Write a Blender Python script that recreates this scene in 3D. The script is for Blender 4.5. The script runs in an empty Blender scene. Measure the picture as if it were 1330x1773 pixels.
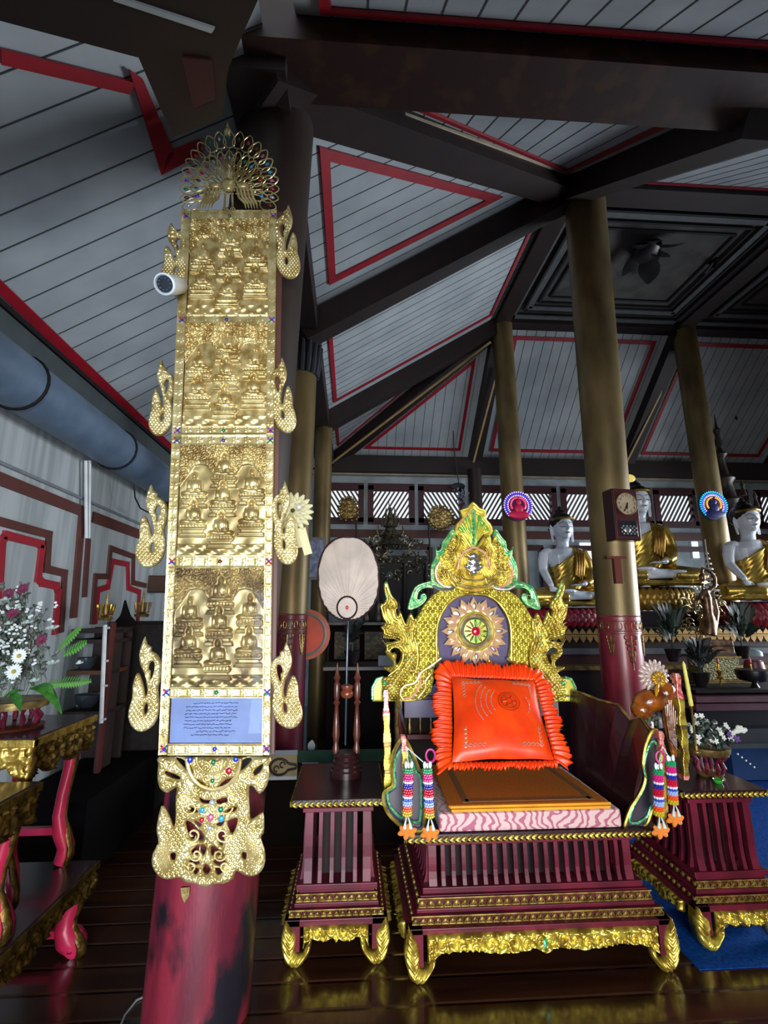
import bpy, math, random
import numpy as np
from mathutils import Vector, Matrix
random.seed(7); np.random.seed(7)
C = bpy.context.scene.collection
S = bpy.context.scene
# ---------------------------------------------------------------- camera
F = 850.0; TH = math.radians(11.6); YW = math.radians(3.7); EYE = 1.5
cam = bpy.data.objects.new('camera', bpy.data.cameras.new('camera')); C.objects.link(cam)
cam.location = (0, 0, EYE); cam.rotation_euler = (math.pi/2 + TH, 0, -YW)
cam.data.sensor_fit = 'HORIZONTAL'; cam.data.sensor_width = 36; cam.data.lens = 36*F/1330
cam.data.clip_start = 0.05; cam.data.clip_end = 200
S.camera = cam
# ---------------------------------------------------------------- light
S.view_settings.view_transform = 'Standard'; S.view_settings.look = 'None'
S.view_settings.gamma = 1; S.view_settings.use_curve_mapping = False
S.view_settings.exposure = 0.0
w = bpy.data.worlds.new('daylight'); S.world = w; w.use_nodes = True
bg = w.node_tree.nodes['Background']; bg.inputs[0].default_value = (0.86, 0.93, 1.0, 1); bg.inputs[1].default_value = 1.1
def area(name, loc, rot, sx, sy, watt, col):
    l = bpy.data.lights.new(name, 'AREA'); l.shape = 'RECTANGLE'; l.size = sx; l.size_y = sy; l.energy = watt; l.color = col
    o = bpy.data.objects.new(name, l); C.objects.link(o); o.location = loc; o.rotation_euler = [math.radians(a) for a in rot]
    return o
area('doorway_daylight', (0.6, -2.55, 1.25), (90, 0, 0), 2.2, 1.9, 78, (1.0, 0.98, 0.95)).data.spread = math.radians(84)
area('side_door_daylight', (-.97, -2.55, 0.92), (90, 0, 0), 0.54, 1.75, 30, (0.55, 0.75, 1.0)).data.spread = math.radians(70)
area('right_fill_light', (8.6, 5.2, 1.9), (90, 0, 90), 4.5, 2.4, 275, (0.84, 0.92, 1.0)).data.spread = math.radians(95)  # added fill lamp from the right, brightens the statues and rear ceilings
area('left_ceiling_fill', (-1.2, -0.4, 1.6), (150, 0, 0), 1.2, 0.8, 1.5, (0.7, 0.84, 1.0))  # added lamp inside the hall, aimed up to lift the left ceiling
# ---------------------------------------------------------------- helpers
def ray(px, py):
    a = (px-665)/F; b = (886.5-py)/F
    fy = math.cos(TH)-b*math.sin(TH); fz = math.sin(TH)+b*math.cos(TH)
    return (a*math.cos(YW)+fy*math.sin(YW), -a*math.sin(YW)+fy*math.cos(YW), fz)
def P(px, py, Y):
    r = ray(px, py); t = Y/r[1]; return Vector((r[0]*t, Y, EYE+r[2]*t))
def PX(px, py, X):
    r = ray(px, py); t = X/r[0]; return Vector((X, r[1]*t, EYE+r[2]*t))
def PZ(px, py, z):
    r = ray(px, py); t = (z-EYE)/r[2]; return Vector((r[0]*t, r[1]*t, z))
def PP(px, py, p0, n):
    r = Vector(ray(px, py)); o = Vector((0, 0, EYE)); t = (Vector(p0)-o).dot(n)/r.dot(n); return o+r*t
def lin(h):
    h = h.lstrip('#'); c = [int(h[i:i+2], 16)/255 for i in (0, 2, 4)]
    return tuple((x/12.92 if x <= .04045 else ((x+.055)/1.055)**2.4) for x in c)+(1,)
MATS = {}
def mat(name, col, rough=.5, metal=0, col2=None, scale=8, bump=0, bscale=40, emit=0, alpha=None, trans=0, coat=0, stretch=None, ramp=(.4, .6), sheen=0, spec=None):
    if name in MATS: return MATS[name]
    m = bpy.data.materials.new(name); m.use_nodes = True; MATS[name] = m
    nt = m.node_tree; b = nt.nodes['Principled BSDF']
    c = lin(col)
    b.inputs['Base Color'].default_value = c
    b.inputs['Roughness'].default_value = rough; b.inputs['Metallic'].default_value = metal
    if spec is not None: b.inputs['Specular IOR Level'].default_value = spec
    if coat: b.inputs['Coat Weight'].default_value = coat; b.inputs['Coat Roughness'].default_value = .12
    if sheen: b.inputs['Sheen Weight'].default_value = sheen
    if trans: b.inputs['Transmission Weight'].default_value = trans; b.inputs['IOR'].default_value = 1.1
    if emit: b.inputs['Emission Color'].default_value = c; b.inputs['Emission Strength'].default_value = emit
    tc = nt.nodes.new('ShaderNodeTexCoord'); mp = nt.nodes.new('ShaderNodeMapping'); nt.links.new(tc.outputs['Object'], mp.inputs[0])
    if stretch: mp.inputs['Scale'].default_value = stretch
    if col2 is None and not emit and not trans:
        col2 = '#%02x%02x%02x' % tuple(int(int(col.lstrip('#')[i:i+2], 16)*.86) for i in (0, 2, 4)); ramp = (.3, .7)
    if col2:
        n = nt.nodes.new('ShaderNodeTexNoise'); n.inputs['Scale'].default_value = scale; n.inputs['Detail'].default_value = 5
        r = nt.nodes.new('ShaderNodeValToRGB'); r.color_ramp.elements[0].position = ramp[0]; r.color_ramp.elements[1].position = ramp[1]
        r.color_ramp.elements[0].color = c; r.color_ramp.elements[1].color = lin(col2)
        nt.links.new(mp.outputs[0], n.inputs['Vector']); nt.links.new(n.outputs['Fac'], r.inputs[0]); nt.links.new(r.outputs[0], b.inputs['Base Color'])
    if bump:
        n = nt.nodes.new('ShaderNodeTexNoise'); n.inputs['Scale'].default_value = bscale; n.inputs['Detail'].default_value = 4
        bp = nt.nodes.new('ShaderNodeBump'); bp.inputs['Strength'].default_value = bump; bp.inputs['Distance'].default_value = .01
        nt.links.new(mp.outputs[0], n.inputs['Vector']); nt.links.new(n.outputs['Fac'], bp.inputs['Height']); nt.links.new(bp.outputs[0], b.inputs['Normal'])
    return m
WL = {}
def wloc(o):
    return WL.get(o.name, Vector((0, 0, 0))) if o else Vector((0, 0, 0))
def tag(o, label=None, cat=None, group=None, kind=None):
    if label: o['label'] = label
    if cat: o['category'] = cat
    if group: o['group'] = group
    if kind: o['kind'] = kind
    return o
def thing(name, loc, label, cat, group=None, rot=0):
    o = bpy.data.objects.new(name, None); C.objects.link(o); o.location = loc; o.empty_display_size = .1
    WL[o.name] = Vector(loc); o.rotation_euler.z = rot
    return tag(o, label, cat, group)
def dup(root, loc, label=None, rot=None, scale=None, group=None):
    r = root.copy(); C.objects.link(r); r.location = loc; WL[r.name] = Vector(loc)
    if rot is not None: r.rotation_euler = rot
    if scale is not None: r.scale = (scale,)*3 if not hasattr(scale, '__len__') else scale
    if label: r['label'] = label
    if group: r['group'] = group
    def rec(a, b):
        for ch in KIDS.get(a.name, []):
            c = ch.copy(); C.objects.link(c); c.parent = b; KIDS.setdefault(b.name, []).append(c); WL[c.name] = WL[b.name]
            rec(ch, c)
    rec(root, r)
    return r
KIDS = {}
class MB:
    def __init__(s): s.v = []; s.f = []; s.m = []; s.k = 0
    def add(s, v, f):
        n = len(s.v); s.v += [tuple(p) for p in v]; s.f += [tuple(i+n for i in q) for q in f]; s.m += [s.k]*len(f); return s
    def box(s, c, d, rz=0, M=None):
        x, y, z = d[0]/2, d[1]/2, d[2]/2
        v = [Vector((a*x, b*y, e*z)) for a in (-1, 1) for b in (-1, 1) for e in (-1, 1)]
        if M is None: M = Matrix.Rotation(rz, 3, 'Z')
        v = [M @ p + Vector(c) for p in v]
        return s.add(v, [(0, 1, 3, 2), (4, 6, 7, 5), (0, 4, 5, 1), (2, 3, 7, 6), (0, 2, 6, 4), (1, 5, 7, 3)])
    def span(s, a, b): # box from corner to corner
        a = Vector(a); b = Vector(b); return s.box((a+b)/2, [abs(q) for q in (b-a)])
    def bar(s, p, q, wd, th, n): # bar from p to q, wd across in plane, th along n (both sides)
        p = Vector(p); q = Vector(q); n = Vector(n).normalized(); d = (q-p); L = d.length; d.normalize(); a = n.cross(d).normalized(); n = d.cross(a)
        M = Matrix((d, a, n)).transposed(); return s.box((p+q)/2, (L, wd, th), M=M)
    def tube(s, pts, r, n=10, caps=True, flat=1):
        pts = [Vector(p) for p in pts]; m = len(pts)
        if not hasattr(r, '__len__'): r = [r]*m
        up = Vector((0, 0, 1)); vs = []; fs = []
        t0 = (pts[1]-pts[0]).normalized()
        if abs(t0.dot(up)) > .9: up = Vector((0, 1, 0))
        a = t0.cross(up).normalized()
        for i in range(m):
            t = (pts[min(i+1, m-1)]-pts[max(i-1, 0)]).normalized()
            a = (a-t*a.dot(t)).normalized(); b = t.cross(a)
            for k in range(n):
                q = 2*math.pi*k/n; vs.append(pts[i]+a*(r[i]*math.cos(q))+b*(r[i]*flat*math.sin(q)))
        for i in range(m-1):
            for k in range(n):
                k2 = (k+1) % n; fs.append((i*n+k, i*n+k2, (i+1)*n+k2, (i+1)*n+k))
        if caps: fs.append(tuple(range(n-1, -1, -1))); fs.append(tuple((m-1)*n+k for k in range(n)))
        return s.add(vs, fs)
    def lathe(s, prof, c=(0, 0, 0), n=20, M=None, sx=1, sy=1):
        c = Vector(c); vs = []; fs = []; m = len(prof)
        for r, z in prof:
            for k in range(n):
                q = 2*math.pi*k/n; p = Vector((r*math.cos(q)*sx, r*math.sin(q)*sy, z))
                if M: p = M @ p
                vs.append(p+c)
        for i in range(m-1):
            for k in range(n):
                k2 = (k+1) % n; fs.append((i*n+k, i*n+k2, (i+1)*n+k2, (i+1)*n+k))
        fs.append(tuple(range(n-1, -1, -1))); fs.append(tuple((m-1)*n+k for k in range(n)))
        return s.add(vs, fs)
    def ell(s, c, r, n=10, m=7, M=None):
        if not hasattr(r, '__len__'): r = (r, r, r)
        c = Vector(c); vs = []; fs = []
        for i in range(1, m):
            t = math.pi*i/m
            for k in range(n):
                q = 2*math.pi*k/n; p = Vector((r[0]*math.sin(t)*math.cos(q), r[1]*math.sin(t)*math.sin(q), r[2]*math.cos(t)))
                if M: p = M @ p
                vs.append(c+p)
        t = Vector((0, 0, r[2])); bt = Vector((0, 0, -r[2]))
        if M: t = M @ t; bt = M @ bt
        vs += [c+t, c+bt]; T = len(vs)-2; B = T+1
        for i in range(m-2):
            for k in range(n): k2 = (k+1) % n; fs.append((i*n+k, (i+1)*n+k, (i+1)*n+k2, i*n+k2))
        for k in range(n):
            k2 = (k+1) % n; fs.append((T, k, k2)); fs.append((B, (m-2)*n+k2, (m-2)*n+k))
        return s.add(vs, fs)
    def prism(s, poly, off): # poly 3-D planar, extruded by vector off
        poly = [Vector(p) for p in poly]; n = len(poly); off = Vector(off)
        f = [tuple(range(n)), tuple(range(2*n-1, n-1, -1))]+[(i, i+n, (i+1) % n+n, (i+1) % n) for i in range(n)]
        return s.add(poly+[p+off for p in poly], f)
    def build(s, name, mats, parent=None, smooth=False, label=None, bevel=0, mods=None, kind=None):
        me = bpy.data.meshes.new(name)
        v = np.array(s.v, float)
        if parent: o0 = np.array(wloc(parent))
        else:
            o0 = np.array(((v[:, 0].min()+v[:, 0].max())/2, (v[:, 1].min()+v[:, 1].max())/2, v[:, 2].min()))
        me.from_pydata((v-o0).tolist(), [], s.f)
        for mm in (mats if isinstance(mats, (list, tuple)) else [mats]): me.materials.append(mm)
        me.polygons.foreach_set('material_index', s.m)
        if smooth: me.polygons.foreach_set('use_smooth', [True]*len(s.f))
        me.update()
        if smooth and smooth != 'all':
            try: me.set_sharp_from_angle(angle=math.radians(45))
            except Exception: pass
        o = bpy.data.objects.new(name, me); C.objects.link(o)
        if parent: o.parent = parent; WL[o.name] = Vector(o0); KIDS.setdefault(parent.name, []).append(o)
        else: o.location = o0; WL[o.name] = Vector(o0)
        if bevel:
            md = o.modifiers.new('bevel', 'BEVEL'); md.width = bevel; md.segments = 2; md.limit_method = 'ANGLE'
        if label: o['label'] = label
        if kind: o['kind'] = kind
        return o
def cat_rom(pts, k=4):
    n = len(pts); out = []
    for i in range(n):
        p0, p1, p2, p3 = [np.array(pts[(i+j) % n], float) for j in (-1, 0, 1, 2)]
        for t in np.arange(k)/k:
            out.append(.5*((2*p1)+(-p0+p2)*t+(2*p0-5*p1+4*p2-p3)*t*t+(-p0+3*p1-3*p2+p3)*t**3))
    return np.array(out)
def inside(x, y, poly):
    c = np.zeros(x.shape, bool); n = len(poly)
    for i in range(n):
        x1, y1 = poly[i]; x2, y2 = poly[i-1]
        if y1 == y2: continue
        c ^= ((y1 > y) != (y2 > y)) & (x < (x2-x1)*(y-y1)/(y2-y1)+x1)
    return c
def near(x, y, polys):
    bd = np.full(x.shape, 1e9); bx = x.copy(); by = y.copy()
    for poly in polys:
        for i in range(len(poly)):
            a = poly[i-1]; b = poly[i]; d = b-a; L = (d*d).sum()
            if L < 1e-14: continue
            t = np.clip(((x-a[0])*d[0]+(y-a[1])*d[1])/L, 0, 1); qx = a[0]+t*d[0]; qy = a[1]+t*d[1]
            ds = (x-qx)**2+(y-qy)**2; k = ds < bd; bd = np.where(k, ds, bd); bx = np.where(k, qx, bx); by = np.where(k, qy, by)
    return np.sqrt(bd), bx, by
def plate(mb, poly, mp, res=.005, thick=.01, h=None, holes=(), smooth=3, edge=.006, eh=.004, mir=None):
    """carved plate: outline poly in plate coordinates (u,v), relief height h(u,v,edge distance); mp(u,v,h)->xyz arrays"""
    poly = cat_rom(poly, smooth) if smooth else np.array(poly, float)
    holes = [cat_rom(q, 3) for q in holes]; polys = [poly]+holes
    lo = poly.min(0)-res; hi = poly.max(0)+res
    nx = int((hi[0]-lo[0])/res)+1; ny = int((hi[1]-lo[1])/res)+1
    gx = lo[0]+np.arange(nx+1)*res; gy = lo[1]+np.arange(ny+1)*res
    cx, cy = np.meshgrid(gx[:-1]+res/2, gy[:-1]+res/2, indexing='ij')
    K = inside(cx, cy, poly)
    for q in holes: K &= ~inside(cx, cy, q)
    U, V = np.meshgrid(gx, gy, indexing='ij')
    cnt = np.zeros(U.shape, int)
    for a in (0, 1):
        for b in (0, 1): cnt[a:a+nx, b:b+ny] += K
    bound = (cnt > 0) & (cnt < 4)
    D, BX, BY = near(U, V, polys)
    sn = bound & (D < res*1.2); U = np.where(sn, BX, U); V = np.where(sn, BY, V); D = np.where(bound, 0, D)
    Hh = (h(U, V, D) if h else np.zeros(U.shape))+eh*np.clip(D/edge, 0, 1)**.5
    Hh = np.where(bound, 0, Hh)
    used = cnt > 0; idx = -np.ones(U.shape, int); idx[used] = np.arange(used.sum()); N = used.sum()
    fr = mp(U[used], V[used], Hh[used]); bk = mp(U[used], V[used], np.full(N, -thick))
    vs = np.vstack([np.stack(fr, 1), np.stack(bk, 1)])
    fs = []; ii, jj = np.nonzero(K)
    A = idx[ii, jj]; B = idx[ii+1, jj]; Cc = idx[ii+1, jj+1]; Dd = idx[ii, jj+1]
    fs += list(zip(A.tolist(), B.tolist(), Cc.tolist(), Dd.tolist()))
    fs += list(zip((Dd+N).tolist(), (Cc+N).tolist(), (B+N).tolist(), (A+N).tolist()))
    Kp = np.pad(K, 1)
    for di, dj, e0, e1 in ((-1, 0, (0, 1), (0, 0)), (1, 0, (1, 0), (1, 1)), (0, -1, (0, 0), (1, 0)), (0, 1, (1, 1), (0, 1))):
        q = K & ~Kp[1+di:1+di+nx, 1+dj:1+dj+ny]; ii, jj = np.nonzero(q)
        a = idx[ii+e0[0], jj+e0[1]]; b = idx[ii+e1[0], jj+e1[1]]
        fs += list(zip(b.tolist(), a.tolist(), (a+N).tolist(), (b+N).tolist()))
    n0 = len(mb.v); mb.v += [tuple(p) for p in vs.tolist()]; mb.f += [tuple(i+n0 for i in q) for q in fs]; mb.m += [mb.k]*len(fs)
    return mb
def wall_map(Y, axis=None): # plate facing -Y
    return lambda u, v, h: (u, np.full(u.shape, Y)-h, v)
def pxs(lst, Y, ox=0, oy=0, sc=1.0, mirror=None):
    out = []
    for a, b in lst:
        px = ox+a/sc; py = oy+b/sc
        if mirror is not None: px = 2*mirror-px
        p = P(px, py, Y); out.append((p.x, p.z))
    if mirror is not None: out = out[::-1]
    return out
# relief patterns (all in metres)
def scales(u, v, s, amp):
    r = np.floor(v/(s*.7)); fv = v/(s*.7)-r; fu = (u/s+.5*(r % 2)) % 1-.5
    d = np.sqrt(fu**2*3.2+(fv-.35)**2*1.4); return amp*np.clip(1.05-d*1.6, 0, 1)**.6
def scroll(u, v, s, amp, k=2.2, seed=0):
    i = np.floor(u/s); j = np.floor(v/s); best = np.full(u.shape, 1e9); out = np.zeros(u.shape)
    for di in (-1, 0, 1):
        for dj in (-1, 0, 1):
            a = i+di; b = j+dj; hx = np.sin(a*12.9898+b*78.233+seed)*43758.5453; hx -= np.floor(hx); hy = np.sin(a*39.346+b*11.135+seed)*24634.6345; hy -= np.floor(hy)
            x = u/s-(a+.3+.4*hx); y = v/s-(b+.3+.4*hy); d = np.hypot(x, y); sg = np.where(hx > .5, 1, -1)
            val = .5+.5*np.sin(sg*np.arctan2(y, x)*1+d*k*6.283); kk = d < best; best = np.where(kk, d, best); out = np.where(kk, val, out)
    return amp*out**.7
def dome(u, v, cu, cv, ru, rv, hgt, p=.5):
    q = 1-((u-cu)/ru)**2-((v-cv)/rv)**2; return hgt*np.clip(q, 0, None)**p
# ================================================================ materials
gold = mat('gold_leaf', '#dcc68a', .34, .62, col2='#a98c50', scale=22, bump=.15, bscale=60)
gold_pale = mat('embossed_brass', '#e0cf96', .34, .6, col2='#b39c62', scale=14, bump=.1, bscale=50)
gold_dark = mat('old_gold', '#a58c54', .42, .7, col2='#6a5530', scale=14, bump=.2, bscale=50)
gold_bright = mat('bright_gold', '#dcc654', .3, .65, col2='#947a2c', scale=20, bump=.1)  # darker mottled tone imitates shade in the carved recesses
gold_robe = mat('robe_gold', '#d2b256', .3, .8, col2='#947630', scale=6, bump=.15, bscale=12)
lime = mat('mirror_mosaic_lime', '#d8d05a', .26, .6, col2='#c4c448', scale=60, bump=.1, bscale=80)
green_glass = mat('green_glass_mosaic', '#2c9a58', .2, .35, col2='#86cc9c', scale=70, bump=.2, bscale=90)
leaf_green = mat('green_painted_leaf', '#5fae4e', .3, .4, col2='#cfc94a', scale=22)
pink_glass = mat('pink_glass_mosaic', '#e79a82', .25, .3, col2='#f0c9a0', scale=60)
silver = mat('silver', '#c9cbd0', .28, .9, bump=.1)
maroon = mat('maroon_lacquer', '#64162a', .42, 0, col2='#4c1020', scale=5, coat=.05, spec=.3)
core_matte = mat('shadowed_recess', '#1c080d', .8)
maroon_dark = mat('dark_maroon_wood', '#2c0d16', .32, 0, coat=.3)
redlac = mat('red_lacquer', '#92283a', .4, 0, col2='#731c2c', scale=4, coat=.2, stretch=(3, 3, .5))
pinklac = mat('pink_lacquer', '#c2244f', .35, 0, col2='#a51c3c', scale=6, coat=.3)
brownw = mat('dark_brown_beam', '#22110f', .6, 0, col2='#180c0a', scale=3)
brown_trim = mat('brown_trim_paint', '#55261d', .55)
red_trim = mat('red_trim_paint', '#9a1124', .5)
white_board = mat('white_painted_boards', '#a2a9ae', .6, 0, col2='#868e94', scale=2.2, stretch=(1, 1, 1), ramp=(.35, .75))
seam = mat('board_seam', '#3b3f42', .9)
wood = mat('turned_wood', '#5a2c20', .3, 0, coat=.3)
dark = mat('dark_stain', '#140c0d', .7, spec=.2)
col_gold = mat('gilded_column', '#84714a', .45, .5, col2='#4e3f24', scale=3, bump=.12, bscale=20, stretch=(1, 1, .4), ramp=(.35, .7))
col_dark = mat('dark_brown_column', '#2a1a12', .55, .1)  # dark brown for the near pillar's upper shaft and one rear column
white_marble = mat('white_marble', '#e2e9f4', .3, 0, coat=.2)
black_hair = mat('black_lacquer', '#0c0a0c', .35)
black = mat('black', '#08080a', .4)
glass = mat('clear_glass', '#ffffff', .02, 0, trans=1)
velvet = mat('lilac_velvet', '#5f5474', .85, sheen=.4)
orange = mat('orange_satin', '#f04606', .4, 0, col2='#e03602', scale=9, bump=.3, bscale=9)
saffron = mat('folded_saffron_cloth', '#c87410', .85, 0, col2='#b0640e', scale=120, bump=.2, bscale=150)
saffron_edge = mat('saffron_hem', '#f0a01a', .7)
green_leaf = mat('leaf_green', '#3f7a2c', .45, 0, col2='#2c5a22', scale=20)
green_dark = mat('plant_dark_green', '#24382a', .5, 0, col2='#16241a', scale=20)
petal_white = mat('petal_white', '#dfe3dc', .6)
# ================================================================ setting
EYEP = Vector((1.5, 3.5, 2.0))
def frame2d(poly):
    p0 = Vector(poly[0]); n = (Vector(poly[1])-p0).cross(Vector(poly[2])-p0).normalized()
    if n.dot(EYEP-p0) < 0: n = -n
    return p0, n
def offset_poly(pts, d): # inward offset of convex polygon 2-D
    n = len(pts); c = sum((Vector(p) for p in pts), Vector((0, 0)))/n; L = []
    for i in range(n):
        a = Vector(pts[i]); b = Vector(pts[(i+1) % n]); t = (b-a).normalized(); m = Vector((-t.y, t.x))
        if m.dot(c-a) < 0: m = -m
        dd = d[i] if hasattr(d, '__len__') else d
        L.append((a+m*dd, t))
    out = []
    for i in range(n):
        a, t = L[i-1]; b, s = L[i]; den = t.x*s.y-t.y*s.x
        k = ((b-a).x*s.y-(b-a).y*s.x)/den if abs(den) > 1e-9 else 0
        out.append(a+t*k)
    return out
def boards(name, poly, pdir, step, inset=(.22, .28), margin=.12, trimname=True, trimmat=None):
    poly = [Vector(p) for p in poly]; p0, n = frame2d(poly)
    ax = Vector(pdir); ax = (ax-n*ax.dot(n)).normalized(); ay = n.cross(ax)
    to2 = lambda p: Vector(((p-p0).dot(ax), (p-p0).dot(ay))); to3 = lambda q, h=0: p0+ax*q[0]+ay*q[1]+n*h
    q = [to2(p) for p in poly]
    mb = MB(); mb.prism([to3(a) for a in q], -n*.03)
    mb.k = 1; ys = [a[1] for a in q]; y = math.floor(min(ys)/step)*step
    while y < max(ys):
        y += step; xs = []
        for i in range(len(q)):
            a, b = q[i-1], q[i]
            if (a[1] > y) != (b[1] > y): xs.append(a[0]+(b[0]-a[0])*(y-a[1])/(b[1]-a[1]))
        if len(xs) >= 2: mb.bar(to3((min(xs), y)), to3((max(xs), y)), .0065, .005, n)
    o = mb.build(name, [white_board, seam]); o['kind'] = 'structure'
    if inset:
        a = offset_poly(q, inset[0]); b = offset_poly(q, inset[1]); mb = MB(); m = len(q)
        for i in range(m):
            j = (i+1) % m
            mb.prism([to3(a[i], .004), to3(a[j], .004), to3(b[j], .004), to3(b[i], .004)], n*.014)
        TN[0] += 1; o2 = mb.build('trim_%d' % TN[0], trimmat or red_trim); o2['kind'] = 'structure'
    return o
TN = [0]
def trim(mb, m): TN[0] += 1; o = mb.build('trim_%d' % TN[0], m); o['kind'] = 'structure'; return o
def struct(mb, name, m, **k): o = mb.build(name, m, **k); o['kind'] = 'structure'; return o
# floor: dark polished boards running across the hall
fm = mat('polished_dark_floor', '#3a2012', .22, 0, col2='#26130b', scale=3, coat=.6, stretch=(.4, 3, 1))
nt = fm.node_tree; b = nt.nodes['Principled BSDF']
tc = nt.nodes.new('ShaderNodeTexCoord'); sp = nt.nodes.new('ShaderNodeSeparateXYZ'); mm = nt.nodes.new('ShaderNodeMath'); mm.operation = 'PINGPONG'; mm.inputs[1].default_value = .075
mr = nt.nodes.new('ShaderNodeMapRange'); mr.inputs[1].default_value = 0; mr.inputs[2].default_value = .012; bp = nt.nodes.new('ShaderNodeBump'); bp.inputs['Strength'].default_value = .7; bp.inputs['Distance'].default_value = .01
nt.links.new(tc.outputs['Object'], sp.inputs[0]); nt.links.new(sp.outputs[1], mm.inputs[0]); nt.links.new(mm.outputs[0], mr.inputs[0]); nt.links.new(mr.outputs[0], bp.inputs['Height']); nt.links.new(bp.outputs[0], b.inputs['Normal'])
struct(MB().span((-2.3, -3, -.1), (9, 9, 0)), 'floor', fm)
XW = -2.0
struct(MB().span((-40, -40, -.3), (50, 50, -.12)), 'ground', mat('dark_unseen_ground', '#3a3630', .9))  # unseen plane outside, added to block sky light rising from below
struct(MB().span((XW-.1, -3, 0), (XW, 8.8, 3.5)), 'wall_left', mat('whitewashed_panel_wall', '#a4aaab', .6, 0, col2='#8b9192', scale=2.5, stretch=(1, 5, .3)))
struct(MB().span((8.72, -3, 2.9), (8.8, 8.8, 6.2)), 'wall_right', brownw)  # unseen upper part only, added to cut the sky light from the right
# front wall behind the viewer, with its door openings
mb = MB()
for a, b in (((-2.1, -2.6, 2.3), (9, -2.7, 3)), ((-2.1, -2.6, 0), (-1.3, -2.7, 2.3)), ((-.65, -2.6, 0), (-.6, -2.7, 2.3)), ((1.8, -2.6, 0), (9, -2.7, 2.3))): mb.span(a, b)
struct(mb, 'wall_front', white_board)
A = Vector((-.5, 2.0, 4.15)); Cn = Vector((-.5, 4.2, 4.15)); En = Vector((-.5, 6.6, 4.15)); Kn = Vector((-.5, 8.6, 4.15))
Bn = Vector((2.2, 4.2, 5.85)); Dn = Vector((2.2, 6.6, 5.85)); Gn = Vector((5.05, 6.6, 5.85)); Hn = Vector((5.05, 4.2, 5.85)); Ln = Vector((2.2, 8.6, 4.15))
Mn = Vector((5.05, 8.6, 4.15)); Nn = Vector((7.9, 8.6, 4.15)); G2 = Vector((7.9, 6.6, 5.85)); H2 = Vector((7.9, 4.2, 5.85)); F1 = Vector((2.2, 2.0, 4.15)); F2 = Vector((5.05, 2, 4.15)); F3 = Vector((7.9, 2, 4.15))
up = Vector((0, 0, .06))
boards('ceiling', [A+up, Bn+up, Cn+up], (1, 0, .63), .155, (.30, .37))
boards('ceiling', [Cn+up, Bn+up, Dn+up, En+up], (1, 0, .63), .155, (.25, .30))
boards('ceiling', [En+up, Dn+up, Kn+up], (1, 0, .63), .155, (.25, .29))
boards('ceiling', [Kn+up, Dn+up, Ln+up], (0, 1, -.85), .155, (.27, .32))
boards('ceiling', [Dn+up, Gn+up, Mn+up, Ln+up], (0, 1, -.85), .155, (.27, .33))
boards('ceiling', [Gn+up, G2+up, Nn+up, Mn+up], (0, 1, -.85), .155, (.27, .33))
boards('ceiling', [A+up, Bn+up, F1+up], (0, 1, .77), .155, (.22, .27))
boards('ceiling', [Bn+up, Hn+up, F2+up, F1+up], (0, 1, .77), .155, (.25, .30))
boards('ceiling', [Hn+up, H2+up, F3+up, F2+up], (0, 1, .77), .155, None)
boards('ceiling', [(-.3, 1.86, 4.3), (8.7, 1.86, 4.3), (8.7, -.4, 2.45), (-.3, -.4, 2.45)], (0, 1, .83), .17, (.12, .17))
boards('ceiling', [(-.3, -.4, 2.55), (8.7, -.4, 2.55), (8.7, -2.7, 2.4), (-.3, -2.7, 2.4)], (0, 1, 0), .2, None)
# left aisle ceiling, falling towards the left wall
lz = lambda x: 4.15+.63*(x+.5)
boards('ceiling', [(-.45, -.4, lz(-.45)), (-.45, 8.7, lz(-.45)), (XW, 8.7, lz(XW)), (XW, -.4, lz(XW))], (1, 0, .63), .17, None)
boards('ceiling', [(-.3, -.4, 2.75), (XW, -.4, 2.75), (XW, -2.7, 2.6), (-.3, -2.7, 2.6)], (0, 1, 0), .2, None)
struct(MB().span((XW, -.45, 2.5), (9, -.38, 4.4)), 'wall_front', brownw)
pl0 = Vector((-.45, 0, lz(-.45))); pln = Vector((.63, 0, -1)).normalized()
def on_left_ceiling(lst): return [PP(a, b, pl0+pln*.012, pln) for a, b in lst]
mb = MB()
for q in ([(0, 82), (232, 140), (222, 160), (0, 108)], [(222, 118), (246, 135), (300, 262), (278, 300)], [(278, 300), (290, 262), (345, 240), (350, 262)]):
    mb.prism(on_left_ceiling(q), pln*.014)
trim(mb, red_trim)
mb = MB(); a, b, c_, d_ = on_left_ceiling([(-60, 425), (330, 800), (330, 822), (-60, 452)]); mb.prism([a, b, c_, d_], pln*.014); trim(mb, red_trim)
# dark stepped soffit in the corner before the gilded pillar
def soffit(lst, z): return [PZ(a, b, z) for a, b in lst]
mb = MB(); mb.prism(soffit([(-80, 12), (0, 36), (240, 100), (300, 238), (384, 204), (395, 120), (420, 60), (500, -120), (-80, -260)], 3.28), (0, 0, .06)); trim(mb, brownw)
mb = MB(); mb.prism(soffit([(200, -6), (372, 50), (366, 58), (196, 2)], 3.27), (0, 0, .01)); trim(mb, white_board)
mb = MB(); mb.prism(soffit([(315, 100), (366, 105), (372, 172), (335, 188)], 3.27), (0, 0, .008)); trim(mb, mat('deep_red_patch', '#3a0c12', .6))
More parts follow.
